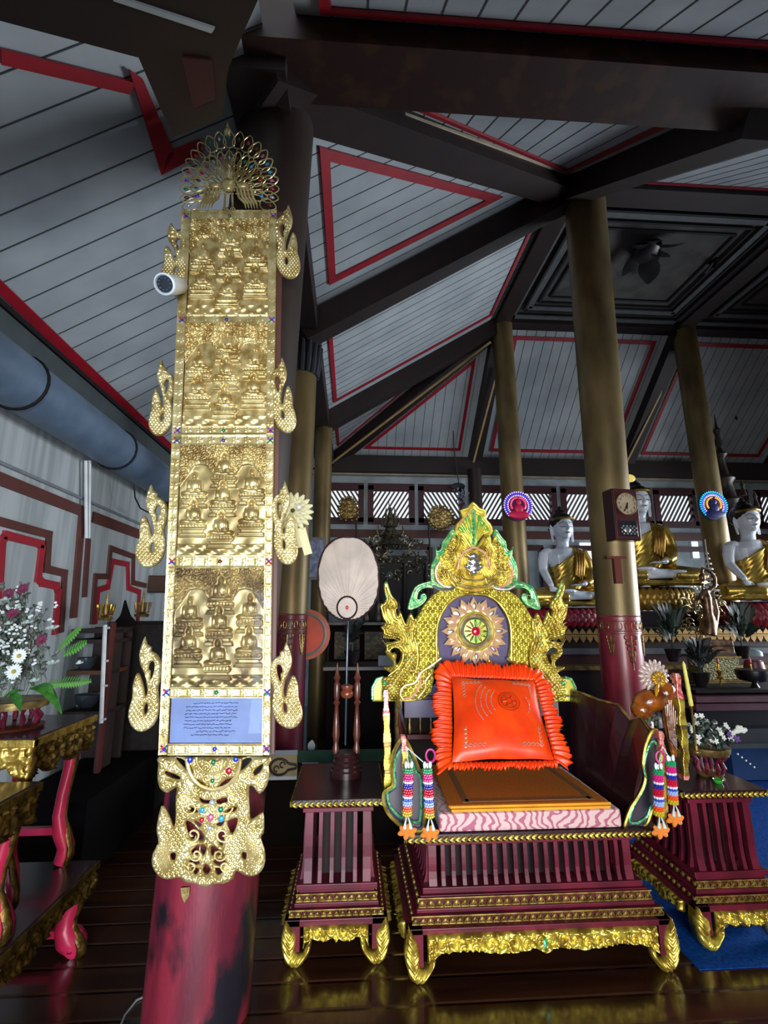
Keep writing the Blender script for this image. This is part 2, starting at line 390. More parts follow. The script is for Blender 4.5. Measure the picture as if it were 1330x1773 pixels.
# beams
def beam(p, q, wd, th, m=brownw, drop=0, n=None):
    p = Vector(p); q = Vector(q); d = (q-p).normalized()
    if n is None: n = (d.cross(Vector((0, 0, 1)))).cross(d)
    dz = Vector((0, 0, -drop)); mb = MB(); mb.bar(p+dz, q+dz, wd, th, n)
    return struct(mb, 'ceiling_beam', m)
beam(A+Vector((0, -.1, 0)), Kn, .30, .22); beam(A, Bn, .26, .2, drop=.05); beam(Cn, Bn, .2, .24, drop=.1); beam(Dn, En, .2, .24, drop=.08)
beam(Kn, Dn, .22, .2, drop=.06); beam(Dn, Ln, .22, .2, drop=.05); beam(Gn, Mn, .22, .2, drop=.05); beam(G2, Nn, .22, .2, drop=.05)
beam(Dn+Vector((-.1, 0, 0)), G2, .2, .16); beam(Bn, H2, .24, .2); beam(Bn, Dn, .22, .2); beam(Hn, Gn, .24, .14); beam(Bn, F1, .26, .22, drop=.05); beam(Hn, F2, .26, .22, drop=.05)
beam(Kn+Vector((0, -.1, -.05)), Nn+Vector((.8, -.1, -.05)), .3, .3)
# wide painted front beam
struct(MB().span((-.75, 1.82, 4.12), (8.7, 2.12, 4.5)), 'ceiling_beam', mat('painted_beam', '#2a120d', .6, 0, col2='#3d2412', scale=7, ramp=(.5, .6)))
# pale cornice lines along the hips
wt = mat('cream_edge_line', '#b9aa92', .6)
def line3(p, q, wd=.03, m=wt, dz=0, th=.02):
    mb = MB(); p = Vector(p)+Vector((0, 0, dz)); q = Vector(q)+Vector((0, 0, dz)); mb.bar(p, q, wd, th, (0, 0, 1)); return trim(mb, m)
line3(P(533, 142, 2.06), P(1000, 305, 4.0), .03); line3(P(540, 148, 2.06), P(533, 158, 2.06), .05)
line3(P(566, 808, 8.2), P(850, 592, 6.5), .035, mat('gold_edge_line', '#b89a68', .5)); line3(P(820, 800, 8.3), P(862, 640, 7.0), .03, MATS['gold_edge_line']); line3(P(1085, 800, 8.3), P(1165, 640, 7.0), .03, MATS['gold_edge_line'])
# painted flat ceiling with stepped frames over the altar
cf = mat('painted_coffer', '#4c4a46', .8, 0, col2='#34322f', scale=4, ramp=(.4, .7)); cfl = mat('coffer_moulding', '#5f6266', .6); cfd = mat('coffer_groove', '#141416', .8)
struct(MB().span((2.2, 4.2, 5.9), (7.9, 6.6, 5.95)), 'ceiling', cf)
for x0, x1 in ((2.3, 4.95), (5.15, 7.8)):
    for k, (d, wd, m) in enumerate(((.0, .16, cfl), (.17, .03, cfd), (.22, .10, cfl), (.34, .03, cfd), (.46, .03, cfd))):
        mb = MB(); y0 = 4.3+d; y1 = 6.5-d; a = x0+d; b = x1-d; z0 = 5.9-.012*(5-k); c0 = .16 if k > 2 else 0
        for p, q in (((a, y0, z0), (b, y0, z0)), ((a, y1, z0), (b, y1, z0)), ((a, y0, z0), (a, y1, z0)), ((b, y0, z0), (b, y1, z0))): mb.bar(p, q, wd, .02, (0, 0, 1))
        trim(mb, m)
# ---- left wall mouldings
def strip_left(lst, wd, m, x=XW+.008, th=.016):
    mb = MB(); p = [PX(a, b, x) for a, b in lst]
    for a, b in zip(p, p[1:]): mb.bar(a, b, wd, th, (1, 0, 0)); 
    for a in p[1:-1]: mb.box(a, (th*1.12, wd*1.02, wd*1.02))
    return trim(mb, m)
c6 = lambda l: [(a/2.77, 460+b/2.77) for a, b in l]
strip_left(c6([(-120, 975), (395, 1178), (352, 1690)]), .075, brown_trim); strip_left(c6([(445, 1205), (700, 1300)]), .085, brown_trim)
strip_left(c6([(-100, 1200), (235, 1290), (225, 1455), (310, 1475), (292, 1760)]), .05, brown_trim)
strip_left(c6([(-8, 1600), (10, 1320), (30, 1293), (195, 1335), (200, 1360), (183, 1500), (205, 1522), (270, 1535), (280, 1570), (262, 1770)]), .05, red_trim)
strip_left(c6([(440, 1720), (458, 1490), (518, 1490), (530, 1355), (640, 1395), (638, 1520), (700, 1535)]), .045, brown_trim)
strip_left(c6([(455, 1720), (470, 1555), (518, 1540), (540, 1418), (612, 1432), (615, 1545), (668, 1565), (660, 1720)]), .045, red_trim)
strip_left(c6([(424, 1310), (405, 1590)]), .05, brown_trim)
pipe_w = mat('white_plastic_pipe', '#d5dadc', .4)
def pipe(name, pts, r, m, label, cat, group=None):
    mb = MB(); mb.tube(pts, r, 8); o = mb.build(name, m, smooth=True); return tag(o, label, cat, group)
for dx, s_ in ((0, 'nearer'), (18, 'farther')):
    pipe('conduit_pipe', [PX(*c6([(412+dx, 935)])[0], XW+.042), PX(*c6([(415+dx*.6, 1305)])[0], XW+.042)], .012, pipe_w, 'white vertical plastic conduit on the left wall, the %s of the pair' % s_, 'pipe', 'vertical conduits on the left wall')
pipe('conduit_pipe', [PX(*c6([(-40, 925)])[0], XW+.014), PX(*c6([(700, 1250)])[0], XW+.014)], .01, mat('grey_conduit', '#7e858a', .5), 'thin grey conduit running along the left wall above the brown moulding', 'pipe')
# ---- board, rail and rolled awning duct under the left eave
mb = MB(); X1 = XW+.12
a = PX(-60, 490, X1); b = PX(380, 868, X1); a2 = PX(-60, 552, X1); b2 = PX(380, 895, X1)
mb.prism([(X1, 0, 3.1), (X1, 8.5, 3.1), (X1, 8.5, 2.86), (X1, 0, 2.86)], (-.03, 0, 0)); trim(mb, mat('grey_eave_board', '#3c4548', .6))
trim(MB().span((X1-.02, 0, 2.86), (X1+.02, 8.5, 2.91)), brown_trim)
trim(MB().span((X1-.02, 0, 3.09), (X1+.02, 8.5, 3.12)), dark)
dt = thing('round_duct', (X1, 0, 2.7), 'long grey-blue round duct running under the left ceiling edge', 'duct')
mb = MB(); mb.tube([(XW+.16, -.3, 2.74), (XW+.16, 8.5, 2.74)], .155, 24); mb.build('duct_pipe', mat('blue_grey_duct', '#5d6f84', .45), dt, smooth=True)
for Yd in (2.62, 3.75, 4.95, 6.1):
    mb = MB(); mb.tube([(XW+.16+.159*math.cos(t), Yd, 2.74+.159*math.sin(t)) for t in np.linspace(-2.4, 1.4, 14)], .009, 6); mb.build('strap', dark, dt, smooth=True)
MB().tube([PX(232, 840, -1.80), PX(234, 862, -1.80), PX(243, 880, -1.80), PX(262, 890, -1.80)], .006, 8).build('hanging_cable', black, dt, smooth=True)
# ---- back wall
YB = 8.6
wb = mat('whitewashed_back_wall', '#9da8ae', .6, 0, col2='#7f8a90', scale=3)
zt = P(700, 826, YB).z; z1 = P(700, 842, YB).z; z0 = P(700, 905, YB).z; z00 = P(700, 918, YB).z
starts = [(551, 628), (639, 716), (726, 803), (821, 886), (895, 962), (973, 1046), (1054, 1126), (1134, 1206), (1218, 1294), (1309, 1385), (1400, 1480)]
wx = [(P(a, 870, YB).x, P(b, 870, YB).x) for a, b in starts]
mb = MB(); mb.span((XW, YB, 0), (9, YB+.12, z0)); mb.span((XW, YB, z1), (9, YB+.12, 4.3)); px_ = XW
for a, b in wx: mb.span((px_, YB, z0), (a, YB+.12, z1)); px_ = b
mb.span((px_, YB, z0), (9, YB+.12, z1)); struct(mb, 'wall_back', wb)
fr_m = mat('window_frame_maroon', '#451620', .5); lat = mat('lattice_slat', '#655a58', .6)
for i, (a, b) in enumerate(wx):
    r = bpy.data.objects.new('window_%d' % (i+1), None); C.objects.link(r); r.location = ((a+b)/2, YB, z0); WL[r.name] = Vector(r.location); r['kind'] = 'structure'
    mb = MB(); t = .12
    mb.span((a-.02, YB-.03, z0-.04), (b+.02, YB+.1, z0+t-.04)); mb.span((a-.02, YB-.03, z1-t+.04), (b+.02, YB+.1, z1+.04)); mb.span((a-.02, YB-.03, z0), (a+t-.04, YB+.1, z1)); mb.span((b-t+.04, YB-.03, z0), (b+.02, YB+.1, z1))
    mb.build('window_frame', fr_m, r)
    mb = MB(); sg = 1 if i % 2 else -1; ia, ib, iz0, iz1 = a+t-.05, b-t+.05, z0+t-.05, z1-t+.05; hh = iz1-iz0; run = hh*.62; x = ia-run; k = .082
    while x < ib+run:
        p = [(x, iz0), (x+sg*run, iz1)]; x0_, x1_ = p[0][0], p[1][0]; dx = x1_-x0_
        ts = sorted([max(0, min(1, (ia-x0_)/dx)), max(0, min(1, (ib-x0_)/dx))])
        if ts[1]-ts[0] > .02: mb.bar((x0_+dx*ts[0], YB+.04, iz0+hh*ts[0]), (x0_+dx*ts[1], YB+.04, iz0+hh*ts[1]), .032, .02, (0, 1, 0))
        x += k
    mb.build('lattice', lat, r)
# mouldings and ledges of the back wall
struct(MB().span((XW, YB-.12, zt), (8.9, YB, zt+.08)), 'trim_%d' % 90, mat('pale_ledge', '#a59a8a', .5))
trim(MB().span((XW, YB-.16, zt+.08), (8.9, YB, zt+.2)), dark)
mb = MB(); zz = zt+.24
mb.span((XW, YB-.2, zz), (8.9, YB-.02, zz+.1)); trim(mb, gold_dark)
TN[0] = 100
trim(MB().span((-.5, YB-.04, z00-.14), (8.9, YB, z00)), brown_trim)
for i in range(7):
    xa = P(566+i*98, 950, YB).x; xb = P(566+i*98+80, 950, YB).x; za = z00-.3; zb = 1.2
    mb = MB(); 
    for p, q in (((xa, za), (xb, za)), ((xa, za), (xa, zb)), ((xb, za), (xb, zb))): mb.bar((p[0], YB-.02, p[1]), (q[0], YB-.02, q[1]), .1, .03, (0, 1, 0))
    trim(mb, fr_m)
# bright lower openings in the back wall (seen past the statues): small white-lit windows
for k, (px0, px1, py0, py1) in enumerate(((1004, 1028, 940, 968), (1198, 1211, 938, 966))):
    a = P(px0, py0, YB-.02); b = P(px1, py1, YB-.02)
    o = MB().span((a.x, YB-.03, b.z), (b.x, YB-.01, a.z)).build('window_%d' % (20+k), mat('daylit_window_pane', '#eef4ff', .3, emit=1.6)); o['kind'] = 'structure'
# ================================================================ columns
def column(p0, p1, r0, r1, label, zred, rings=True, dk=None, seg=28):
    p0 = Vector(p0); p1 = Vector(p1); root = thing('wooden_column', p0, label, 'column', 'gilded hall columns')
    H = p1.z-p0.z; at = lambda z: p0+(p1-p0)*((z-p0.z)/H); rr = lambda z: r0+(r1-r0)*((z-p0.z)/H)
    def sect(za, zb, name, m, extra=0):
        mb = MB(); n = 10; mb.tube([at(za+(zb-za)*i/n) for i in range(n+1)], [rr(za+(zb-za)*i/n)+extra for i in range(n+1)], seg); return mb.build(name, m, root, smooth=True)
    return root, at, rr, sect
rootB, atB, rB, sB = column((2.28, 4.2, 0), (2.36, 4.2, 5.85), .165, .2, 'gilded column with a pendulum clock hung on it, maroon foot with gold stencil, behind the throne', 1.4)
zB = P(1060, 1065, 4.05).z
sB(0, zB, 'lacquered_shaft', redlac); sB(zB, 5.85, 'gilded_shaft', col_gold)
# gold stencil bands on the foot of that column
def stencil(root, at, rr, zc, ztop, zbot):
    mb = MB()
    def pt(ang, z, e=.004): c = at(z); r = rr(z)+e; return Vector((c.x+r*math.sin(ang), c.y-r*math.cos(ang), z))
    for z, hh in ((ztop-.01, .012), (ztop-.05, .008), (ztop-.13, .01), (ztop-.15, .006)):
        mb.tube([pt(t, z) for t in np.linspace(-1.5, 1.5, 20)], hh*.35, 4)
    for a0 in np.arange(-1.35, 1.4, .3):
        mb.tube([pt(a0+.09*math.cos(t), ztop-.09+.03*math.sin(t)) for t in np.linspace(0, 6.28, 12)], .0035, 4)
    for a0 in (-.9, 0, .9):
        sc = 1 if a0 == 0 else .6
        for s_ in (-1, 1):
            for k in range(5):
                z = ztop-.18-k*.045*sc; wv = (.3-.055*k)*sc
                mb.tube([pt(a0+s_*(.03+wv*.5+wv*.45*math.cos(t)), z+.02*math.sin(t)) for t in np.linspace(-2.2, 2.2, 9)], .004, 4)
        mb.tube([pt(a0, ztop-.17), pt(a0, ztop-.17-.27*sc)], .006, 4)
    return mb.build('gold_stencil', gold_dark, root, label='gold stencilled flower band')
stencil(rootB, atB, rB, 0, zB, zB-.4)
rootD, atD, rD, sD = column((2.26, 6.6, 0), (2.22, 6.6, 5.9), .165, .15, 'gilded column behind the throne crest with a pink neon halo lamp on it', 1)
sD(0, 1.2, 'lacquered_shaft', redlac); sD(1.2, 5.9, 'gilded_shaft', col_gold)
rootG, atG, rG, sG = column((5.2, 6.6, 0), (5.1, 6.6, 5.9), .17, .16, 'gilded column at the right with a blue neon halo lamp on it', 1)
sG(0, 1.2, 'lacquered_shaft', redlac); sG(1.2, 5.9, 'gilded_shaft', col_gold)
rootC, atC, rC, sC = column((-.53, 4.3, 0), (-.5, 4.3, 4.15), .145, .145, 'gilded column with grey fluted capital and maroon foot, behind the tall gilt plaque', 1)
zC = P(505, 1062, 4.15).z; zC2 = P(520, 640, 4.15).z
sC(0, zC, 'lacquered_shaft', maroon); sC(zC, zC2, 'gilded_shaft', col_gold); sC(zC2, 4.12, 'capital_core', dark)
for k in range(18):
    t = k*math.pi*2/18; mb = MB(); c = atC(zC2); mb.tube([(c.x+.152*math.cos(t), c.y+.152*math.sin(t), zC2), (c.x+.165*math.cos(t), c.y+.165*math.sin(t), zC2+.12), (c.x+.19*math.cos(t), c.y+.19*math.sin(t), zC2+.3)], [.02, .024, .012], 6); mb.build('capital_leaf', mat('grey_capital', '#3b4048', .4, .3), rootC, smooth=True)
stencil(rootC, atC, rC, 0, zC, 0)
rootE, atE, rE, sE = column((-.42, 6.6, 0), (-.42, 6.6, 4.15), .12, .12, 'slim gilded column just right of the grey-capped column', 1)
sE(0, 4.15, 'gilded_shaft', col_gold)
rootL, atL, rL, sL = column((2.15, 8.3, 0), (2.15, 8.3, 4.0), .12, .12, 'short dim column against the back wall above the throne crest', 1)
sL(0, 4.0, 'gilded_shaft', col_dark)
# the near pillar with worn red lacquer
wm = mat('worn_red_lacquer', '#7c2030', .45, 0, col2='#5a1626', scale=3, stretch=(3, 3, .6), coat=.15, bump=.1)
nt = wm.node_tree; b = nt.nodes['Principled BSDF']; src = b.inputs['Base Color'].links[0].from_socket
tc = nt.nodes.new('ShaderNodeTexCoord'); mp_ = nt.nodes.new('ShaderNodeMapping'); mp_.inputs['Scale'].default_value = (3.2, 3.2, 1.6); mp_.inputs['Location'].default_value = (.75, .55, .2); n = nt.nodes.new('ShaderNodeTexNoise'); n.inputs['Scale'].default_value = 1.5; n.inputs['Detail'].default_value = 7
r = nt.nodes.new('ShaderNodeValToRGB'); r.color_ramp.elements[0].position = .52; r.color_ramp.elements[1].position = .60; mx = nt.nodes.new('ShaderNodeMix'); mx.data_type = 'RGBA'; mx.inputs[7].default_value = lin('#16121a')
nt.links.new(tc.outputs['Object'], mp_.inputs[0]); nt.links.new(mp_.outputs[0], n.inputs['Vector']); nt.links.new(n.outputs['Fac'], r.inputs[0]); nt.links.new(r.outputs[0], mx.inputs[0]); nt.links.new(src, mx.inputs[6]); nt.links.new(mx.outputs[2], b.inputs['Base Color'])
pb = P(343, 1690, 2.25); 
rootA, atA, rA, sA = column((-.575, 2.28, 0), (-.45, 2.28, 4.2), .2, .205, 'thick near pillar with worn red lacquered foot carrying the gilt plaque', 1)
sA(0, 1.4, 'lacquered_shaft', wm, 0); sA(1.4, 4.15, 'dark_shaft', col_dark)
# ================================================================ gilt plaque on the near pillar
YP = 2.03
PR = thing('gilt_plaque', P(371, 1305, YP), 'tall gilt plaque of embossed seated figures with jewelled border, on near pillar', 'plaque')
xl = lambda y: 315-40*(y-365)/940
xr = lambda y: 480-12*(y-365)/940
mb = MB(); q = [P(xl(363)+1, 363, YP), P(488, 363, YP), P(474, 1307, YP), P(xl(1307)+1, 1307, YP)]; mb.prism([a+Vector((0, .012, 0)) for a in q], (0, .022, 0)); mb.build('backing_board', mat('reddish_wood_board', '#5b3427', .55), PR)
def sheet(name, quad, nx, ny, hf, m, parent, label=None, base=0.0):
    TL, TR, BR, BL = [np.array(p) for p in quad]
    s, t = np.meshgrid(np.linspace(0, 1, nx+1), np.linspace(0, 1, ny+1), indexing='ij')
    pos = (TL*((1-s)*(1-t))[..., None]+TR*(s*(1-t))[..., None]+BR*(s*t)[..., None]+BL*((1-s)*t)[..., None])
    pos[..., 1] -= hf(s, t)+base
    mb = MB(); mb.v = [tuple(p) for p in pos.reshape(-1, 3).tolist()]; i, j = np.meshgrid(np.arange(nx), np.arange(ny), indexing='ij')
    a = (i*(ny+1)+j).ravel(); mb.f = list(zip(a.tolist(), (a+1).tolist(), (a+ny+2).tolist(), (a+ny+1).tolist())); mb.m = [0]*len(mb.f)
    return mb.build(name, m, parent, smooth='all', label=label)
def figure(X, Y, sx, sy):
    x = X-sx; y = Y-sy; D = lambda cx, cy, rx, ry, h: dome(x, y, cx, cy, rx, ry, h)
    h = D(0, 4, 7, 10, .010)
    for d in (D(0, 28, 17, 23, .016), D(0, 12, 13, 12, .014), D(0, 52, 9, 10, .010), D(0, 88, 36, 42, .015), D(-34, 95, 11, 40, .013), D(34, 95, 11, 40, .013), D(-22, 122, 26, 10, .017), D(22, 122, 26, 10, .017), D(0, 148, 78, 20, .016), D(-45, 146, 36, 17, .019), D(45, 146, 36, 17, .019)): h = np.maximum(h, d)
    h = np.where((y > 164) & (y < 200) & (np.abs(x) < 84-np.abs(y-182)*.5), np.maximum(h, .016-.004*np.abs(np.sin(x*.16))*(y < 188)-.005*((y > 176) & (y < 179))), h)
    h = np.where((y >= 200) & (y < 222) & (np.abs(x) < 62+np.abs(y-212)*.8), np.maximum(h, .009), h)
    h = np.where((y >= 222) & (y < 246) & (np.abs(x) < 78+(y-222)*.4), np.maximum(h, .017-.006*((y > 232) & (y < 235))), h)
    return h
def buddha_sheet(s, t, seed=0, yo=0):
    X = s*545+383; Y = t*745+88
    ax = np.abs(X-660); arch = np.where(ax < 60, 120+ax*1.7, 222+np.clip(np.abs(ax-150)-40, 0, None)*1.6-np.clip(40-np.abs(ax-150), 0, 40)*.2)
    up = Y < arch
    h = np.where(up, .006+scroll(X/1000, Y/1000, .043, .012, 1.6, seed), .0015*np.sin(X*.05)*np.sin(Y*.04)+.001)
    h = np.where(np.abs(Y-arch) < 7, .012, h)
    h = np.where(Y > 760, .004+.004*np.sin(X*.06+seed)*np.sin(Y*.09), h)
    for sx, sy in ((660, 140), (475, 275), (840, 257), (655, 335), (475, 467), (838, 463), (650, 540)): 
        f = figure(X, Y, sx, sy); mo = (((X-sx)/30)**2+((Y-sy-26)/36)**2 < 1) | (((X-sx)/54)**2+((Y-sy-92)/56)**2 < 1); h = np.where(mo, .001, h); h = np.where(f > 0, f, h)
    return h
def pq(y0, y1, dx0=17, dx1=13, Y=YP): return [P(xl(y0)+dx0, y0, Y), P(xr(y0)-dx1, y0, Y), P(xr(y1)-dx1, y1, Y), P(xl(y1)+dx0, y1, Y)]
for k, (a, b, m) in enumerate(((382, 545, gold), (562, 738, gold), (772, 962, gold_pale), (984, 1190, gold_dark))):
    sheet('embossed_sheet', pq(a, b), 130, 190, lambda s, t: buddha_sheet(s, t, k), [m, gold, mat('antique_brass', '#cbb67c', .34, .65, col2='#8f7748', scale=10), mat('tarnished_brass', '#b8a470', .35, .65, col2='#776444', scale=9)][0 if k < 2 else k], PR, label='embossed sheet of seven seated figures')
def florets(s_len, s_wid):
    def f(s, t):
        u = s*s_len; v = (t-.5)*s_wid; c = (u/.05) % 1-.5; x = c*.05; r = np.hypot(x, v); th = np.arctan2(v, x)
        h = .002+.0035*np.exp(-(r/.0035)**2)+.004*np.exp(-((r-.009)/.004)**2)*(.5+.5*np.cos(5*th))
        e = np.minimum(t, 1-t); return h+np.where(e < .1, .004, 0)
    return f
ys = [(365, 381), (545, 562), (738, 752), (753, 772), (962, 984), (1190, 1208), (1287, 1307)]
for a, b in ys:
    qd = pq(a, b, 16, 13, YP-.003)
    sheet('border_band', qd, 120, 12, florets((qd[1]-qd[0]).length, .04), gold_pale, PR)
for side in (0, 1):
    f = (lambda y: xl(y)) if side == 0 else (lambda y: xr(y)-14)
    for y0, y1 in ((364, 562), (562, 752), (752, 984), (984, 1208), (1208, 1307)):
        w_ = 16 if side == 0 else 14; qd = [P(f(y0)+w_, y0, YP-.004), P(f(y1)+w_, y1, YP-.004), P(f(y1), y1, YP-.004), P(f(y0), y0, YP-.004)]
        fl = florets((qd[1]-qd[0]).length, .036); sheet('border_strip', qd, 160, 10, fl, gold_pale, PR)
# jewels of the border
gemc = {'blue': mat('blue_gem', '#2b3fc0', .12, .2, coat=.5), 'green': mat('green_gem', '#127a56', .12, .2, coat=.5), 'purple': mat('purple_gem', '#7a35b8', .15, .2, coat=.5), 'red': mat('red_gem', '#c0203c', .12, .2, coat=.5), 'cyan': mat('cyan_gem', '#38b8e8', .12, .3, coat=.5), 'pink': mat('pink_gem', '#d06a8c', .15, .2, coat=.5), 'clear': mat('clear_gem', '#c8d4dc', .08, .5), 'brown': mat('amber_gem', '#6a3818', .2, .2)}
def gem(parent, px, py, r, c, Y=YP-.012, ry=None, name='gem', rot=0):
    p = P(px, py, Y); mb = MB(); mb.ell(p, (r, .005, ry or r), 10, 6, Matrix.Rotation(rot, 3, 'Y')); return mb.build(name, gemc[c], parent, smooth=True)
def gemflower(parent, px, py, cs, s=.009, Y=YP-.011):
    p = P(px, py, Y); mats = [gemc[c] for c in cs]; mb = MB()
    for k in range(4):
        mb.k = k; a = math.pi/4+k*math.pi/2; mb.ell(p+Vector((s*math.cos(a), 0, s*math.sin(a))), (s, .004, s*.42), 8, 5, Matrix.Rotation(-a, 3, 'Y'))
    return mb.build('gem_flower', mats, parent, smooth=True)
for y, ca, cb, cm in ((373, 'green', 'purple', 'green'), (553, 'purple', 'blue', 'blue'), (745, 'blue', 'purple', 'green'), (762, 'green', 'blue', 'blue'), (972, 'red', 'purple', 'brown'), (1199, 'blue', 'blue', 'green'), (1297, 'blue', 'purple', 'blue')):
    gemflower(PR, xl(y)+8, y, [ca, 'red', cb, 'blue']); gemflower(PR, xr(y)-7, y, [cb, 'purple', 'red' if cb == 'purple' else 'green', ca]); gem(PR, (xl(y)+xr(y))/2, y, .008, cm)
# inscription under glass
mb = MB(); q = pq(1209, 1286, 18, 14, YP-.002); mb.prism(q, (0, .004, 0)); ins = mb.build('inscription_sheet', mat('blue_paper', '#7d94cc', .5), PR, label='blue sheet of handwriting-like lines')
mb = MB(); random.seed(5)
for r in range(10):
    y = 1218+r*6.1; x0_ = [335, 322, 322, 320, 320, 320, 318, 318, 340, 330][r]; x1_ = [405, 408, 408, 408, 405, 400, 402, 400, 400, 395][r]; x = x0_
    while x < x1_:
        wd = random.uniform(3, 9); pts = [P(x+wd*k/5, y+random.uniform(-1.3, 1.3)+(x-320)*-.01, YP-.0035) for k in range(6)]; mb.tube(pts, .0011, 4); x += wd+random.uniform(.8, 2.2)
mb.build('written_lines', mat('faded_blue_ink', '#33457e', .6), ins)
for a, b in ((986, 1188), (1210, 1285)):
    mb = MB(); mb.prism([p+Vector((0, -.024, 0)) for p in pq(a, b, 18, 14)], (0, .002, 0)); mb.build('glass_pane', glass, PR)
# naga-shaped brackets down both sides
NB = [(190, 520), (205, 570), (232, 588), (228, 610), (262, 630), (288, 670), (293, 730), (285, 800), (272, 850), (281, 940), (272, 1020), (243, 1082), (190, 1120), (140, 1120), (102, 1085), (84, 1030), (92, 965), (110, 905), (112, 830), (130, 765), (150, 752), (168, 790), (184, 850), (194, 900), (204, 850), (186, 760), (160, 700), (152, 650), (158, 605), (172, 560)]
NH = [[(222, 685), (243, 680), (248, 715), (236, 770), (222, 792), (224, 740), (212, 725)], [(190, 955), (203, 945), (205, 990), (190, 1012), (183, 985)]]
def naga_h(zm):
    def f(u, v, D):
        k = np.clip(D/.006, 0, 1); return .006*np.clip(D/.02, 0, 1)**.6+np.where(v < zm, scales(u, v, .015, .007), scroll(u, v, .026, .007, 1.6, 4))*k
    return f
def bracket(x0, x1, ytop, ybot, mirror, lean=0):
    Y = YP+.0; cx = 84; mb = MB()
    def mp(a, b):
        s = (a-84)/(293-84); t = (b-520)/600
        if mirror: s = 1-s
        px = x0+(x1-x0)*s+lean*(1-t); p = P(px, ytop+(ybot-ytop)*t, Y); return (p.x, p.z)
    plate(mb, [mp(a, b) for a, b in NB], wall_map(Y), .003, .006, naga_h(P(400, ytop*.36+ybot*.64, Y).z), [[mp(a, b) for a, b in h] for h in NH], smooth=2, edge=.006, eh=.004)
    return mb.build('naga_bracket', gold_pale, PR, smooth='all')
bracket(281, 330, 385, 492, 0, -9); bracket(257, 302, 622, 754, 0); bracket(234, 290, 838, 982, 0); bracket(222, 280, 1102, 1266, 0)
bracket(474, 520, 354, 482, 1, 2); bracket(470, 514, 618, 749, 1, -4); bracket(470, 516, 832, 977, 1, 0); bracket(467, 524, 1112, 1261, 1)
# peacock crest
mb = MB(); ctr = (397, 330); YC = YP-.005; gems = []
cols = ['clear', 'brown', 'green', 'purple', 'red', 'brown', 'red', 'brown', 'green', 'clear', 'green', 'brown', 'red', 'brown', 'pink', 'cyan', 'cyan', 'pink', 'red']
def feather(ang, r0, r1, wd, c):
    d = (math.sin(ang), -math.cos(ang)); nn = (d[1], -d[0]); L = []
    for k in range(17):
        t = k/16*2*math.pi; a = (r0+r1)/2+(r1-r0)/2*math.cos(t); b = wd*math.sin(t)*(1-.35*math.cos(t))*.8
        L.append(P(ctr[0]+d[0]*a*.98+nn[0]*b, ctr[1]+d[1]*a*1.0+nn[1]*b, YC))
    mb.tube(L, .0028, 5); mb.tube([P(ctr[0]+d[0]*18, ctr[1]+d[1]*18, YC), L[8]], .0022, 4)
    gems.append((ctr[0]+d[0]*((r0+r1)/2+2), ctr[1]+d[1]*((r0+r1)/2+2), c, ang))
N1 = 21
for k in range(N1):
    a = -1.92+3.84*k/(N1-1); R = 88+16*math.cos(a)**2*(math.cos(a) > 0); feather(a, R-30, R, 12, cols[k % 19])
for k in range(15):
    a = -1.75+3.5*k/14; feather(a, 40, 69, 10.5, cols[(k*5+3) % 19])
for k in range(13):
    a = -1.6+3.2*k/12; feather(a, 18, 46, 8, 'clear')
tail = mb.build('peacock_tail', gold_pale, PR, smooth=True)
for x, y, c, a in gems[:36]: gem(tail, x, y, .0075, c, YC-.001, .012, rot=a)
gem(tail, 394, 236, .011, 'green', YC, .014)
mb = MB(); mb.ell(P(394, 229, YC), (.018, .008, .03), 10, 6); mb.tube([P(394, 222, YC), P(394, 210, YC)], [.008, .001], 6); mb.build('crest_tip', gold_pale, PR, smooth=True)
mb = MB()
mb.ell(P(396, 322, YP-.02), (.034, .022, .036), 14, 10); mb.tube([P(396, 310, YP-.035), P(397, 300, YP-.045), P(396, 291, YP-.042)], [.013, .009, .008], 8); mb.ell(P(396, 288, YP-.046), (.009, .012, .009), 8, 6); mb.tube([P(396, 289, YP-.055), P(396, 291, YP-.07)], [.003, .001], 5)
for s_ in (-1, 1):
    for k in range(3): mb.tube([P(396+s_*k*1.6, 285, YP-.045), P(396+s_*k*5, 274, YP-.04)], [.0015, .0025], 4)
    for k in range(5):
        mb.tube([P(396+s_*(14+k*6), 325, YP-.015), P(396+s_*(18+k*6), 342, YP-.02), P(396+s_*(22+k*5+6), 352, YP-.015), P(396+s_*(30+k*5), 361, YP-.01)], [.006, .006, .005, .002], 6)
    mb.ell(P(396+s_*24, 322, YP-.015), (.03, .012, .016), 10, 6)
    mb.tube([P(396+s_*6, 335, YP-.02), P(396+s_*7, 356, YP-.018)], .005, 6); 
    for k in (-1, 0, 1): mb.tube([P(396+s_*7, 356, YP-.018), P(396+s_*7+k*4, 363, YP-.025)], .0025, 5)
for i in range(7):
    for j in range(6): mb.ell(P(396+(i-3)*5.2+(j % 2)*2.6, 308+j*5.5, YP-.041+abs(i-3)*.004), .0035, 6, 4)
mb.build('peacock', gold_pale, PR, smooth=True)
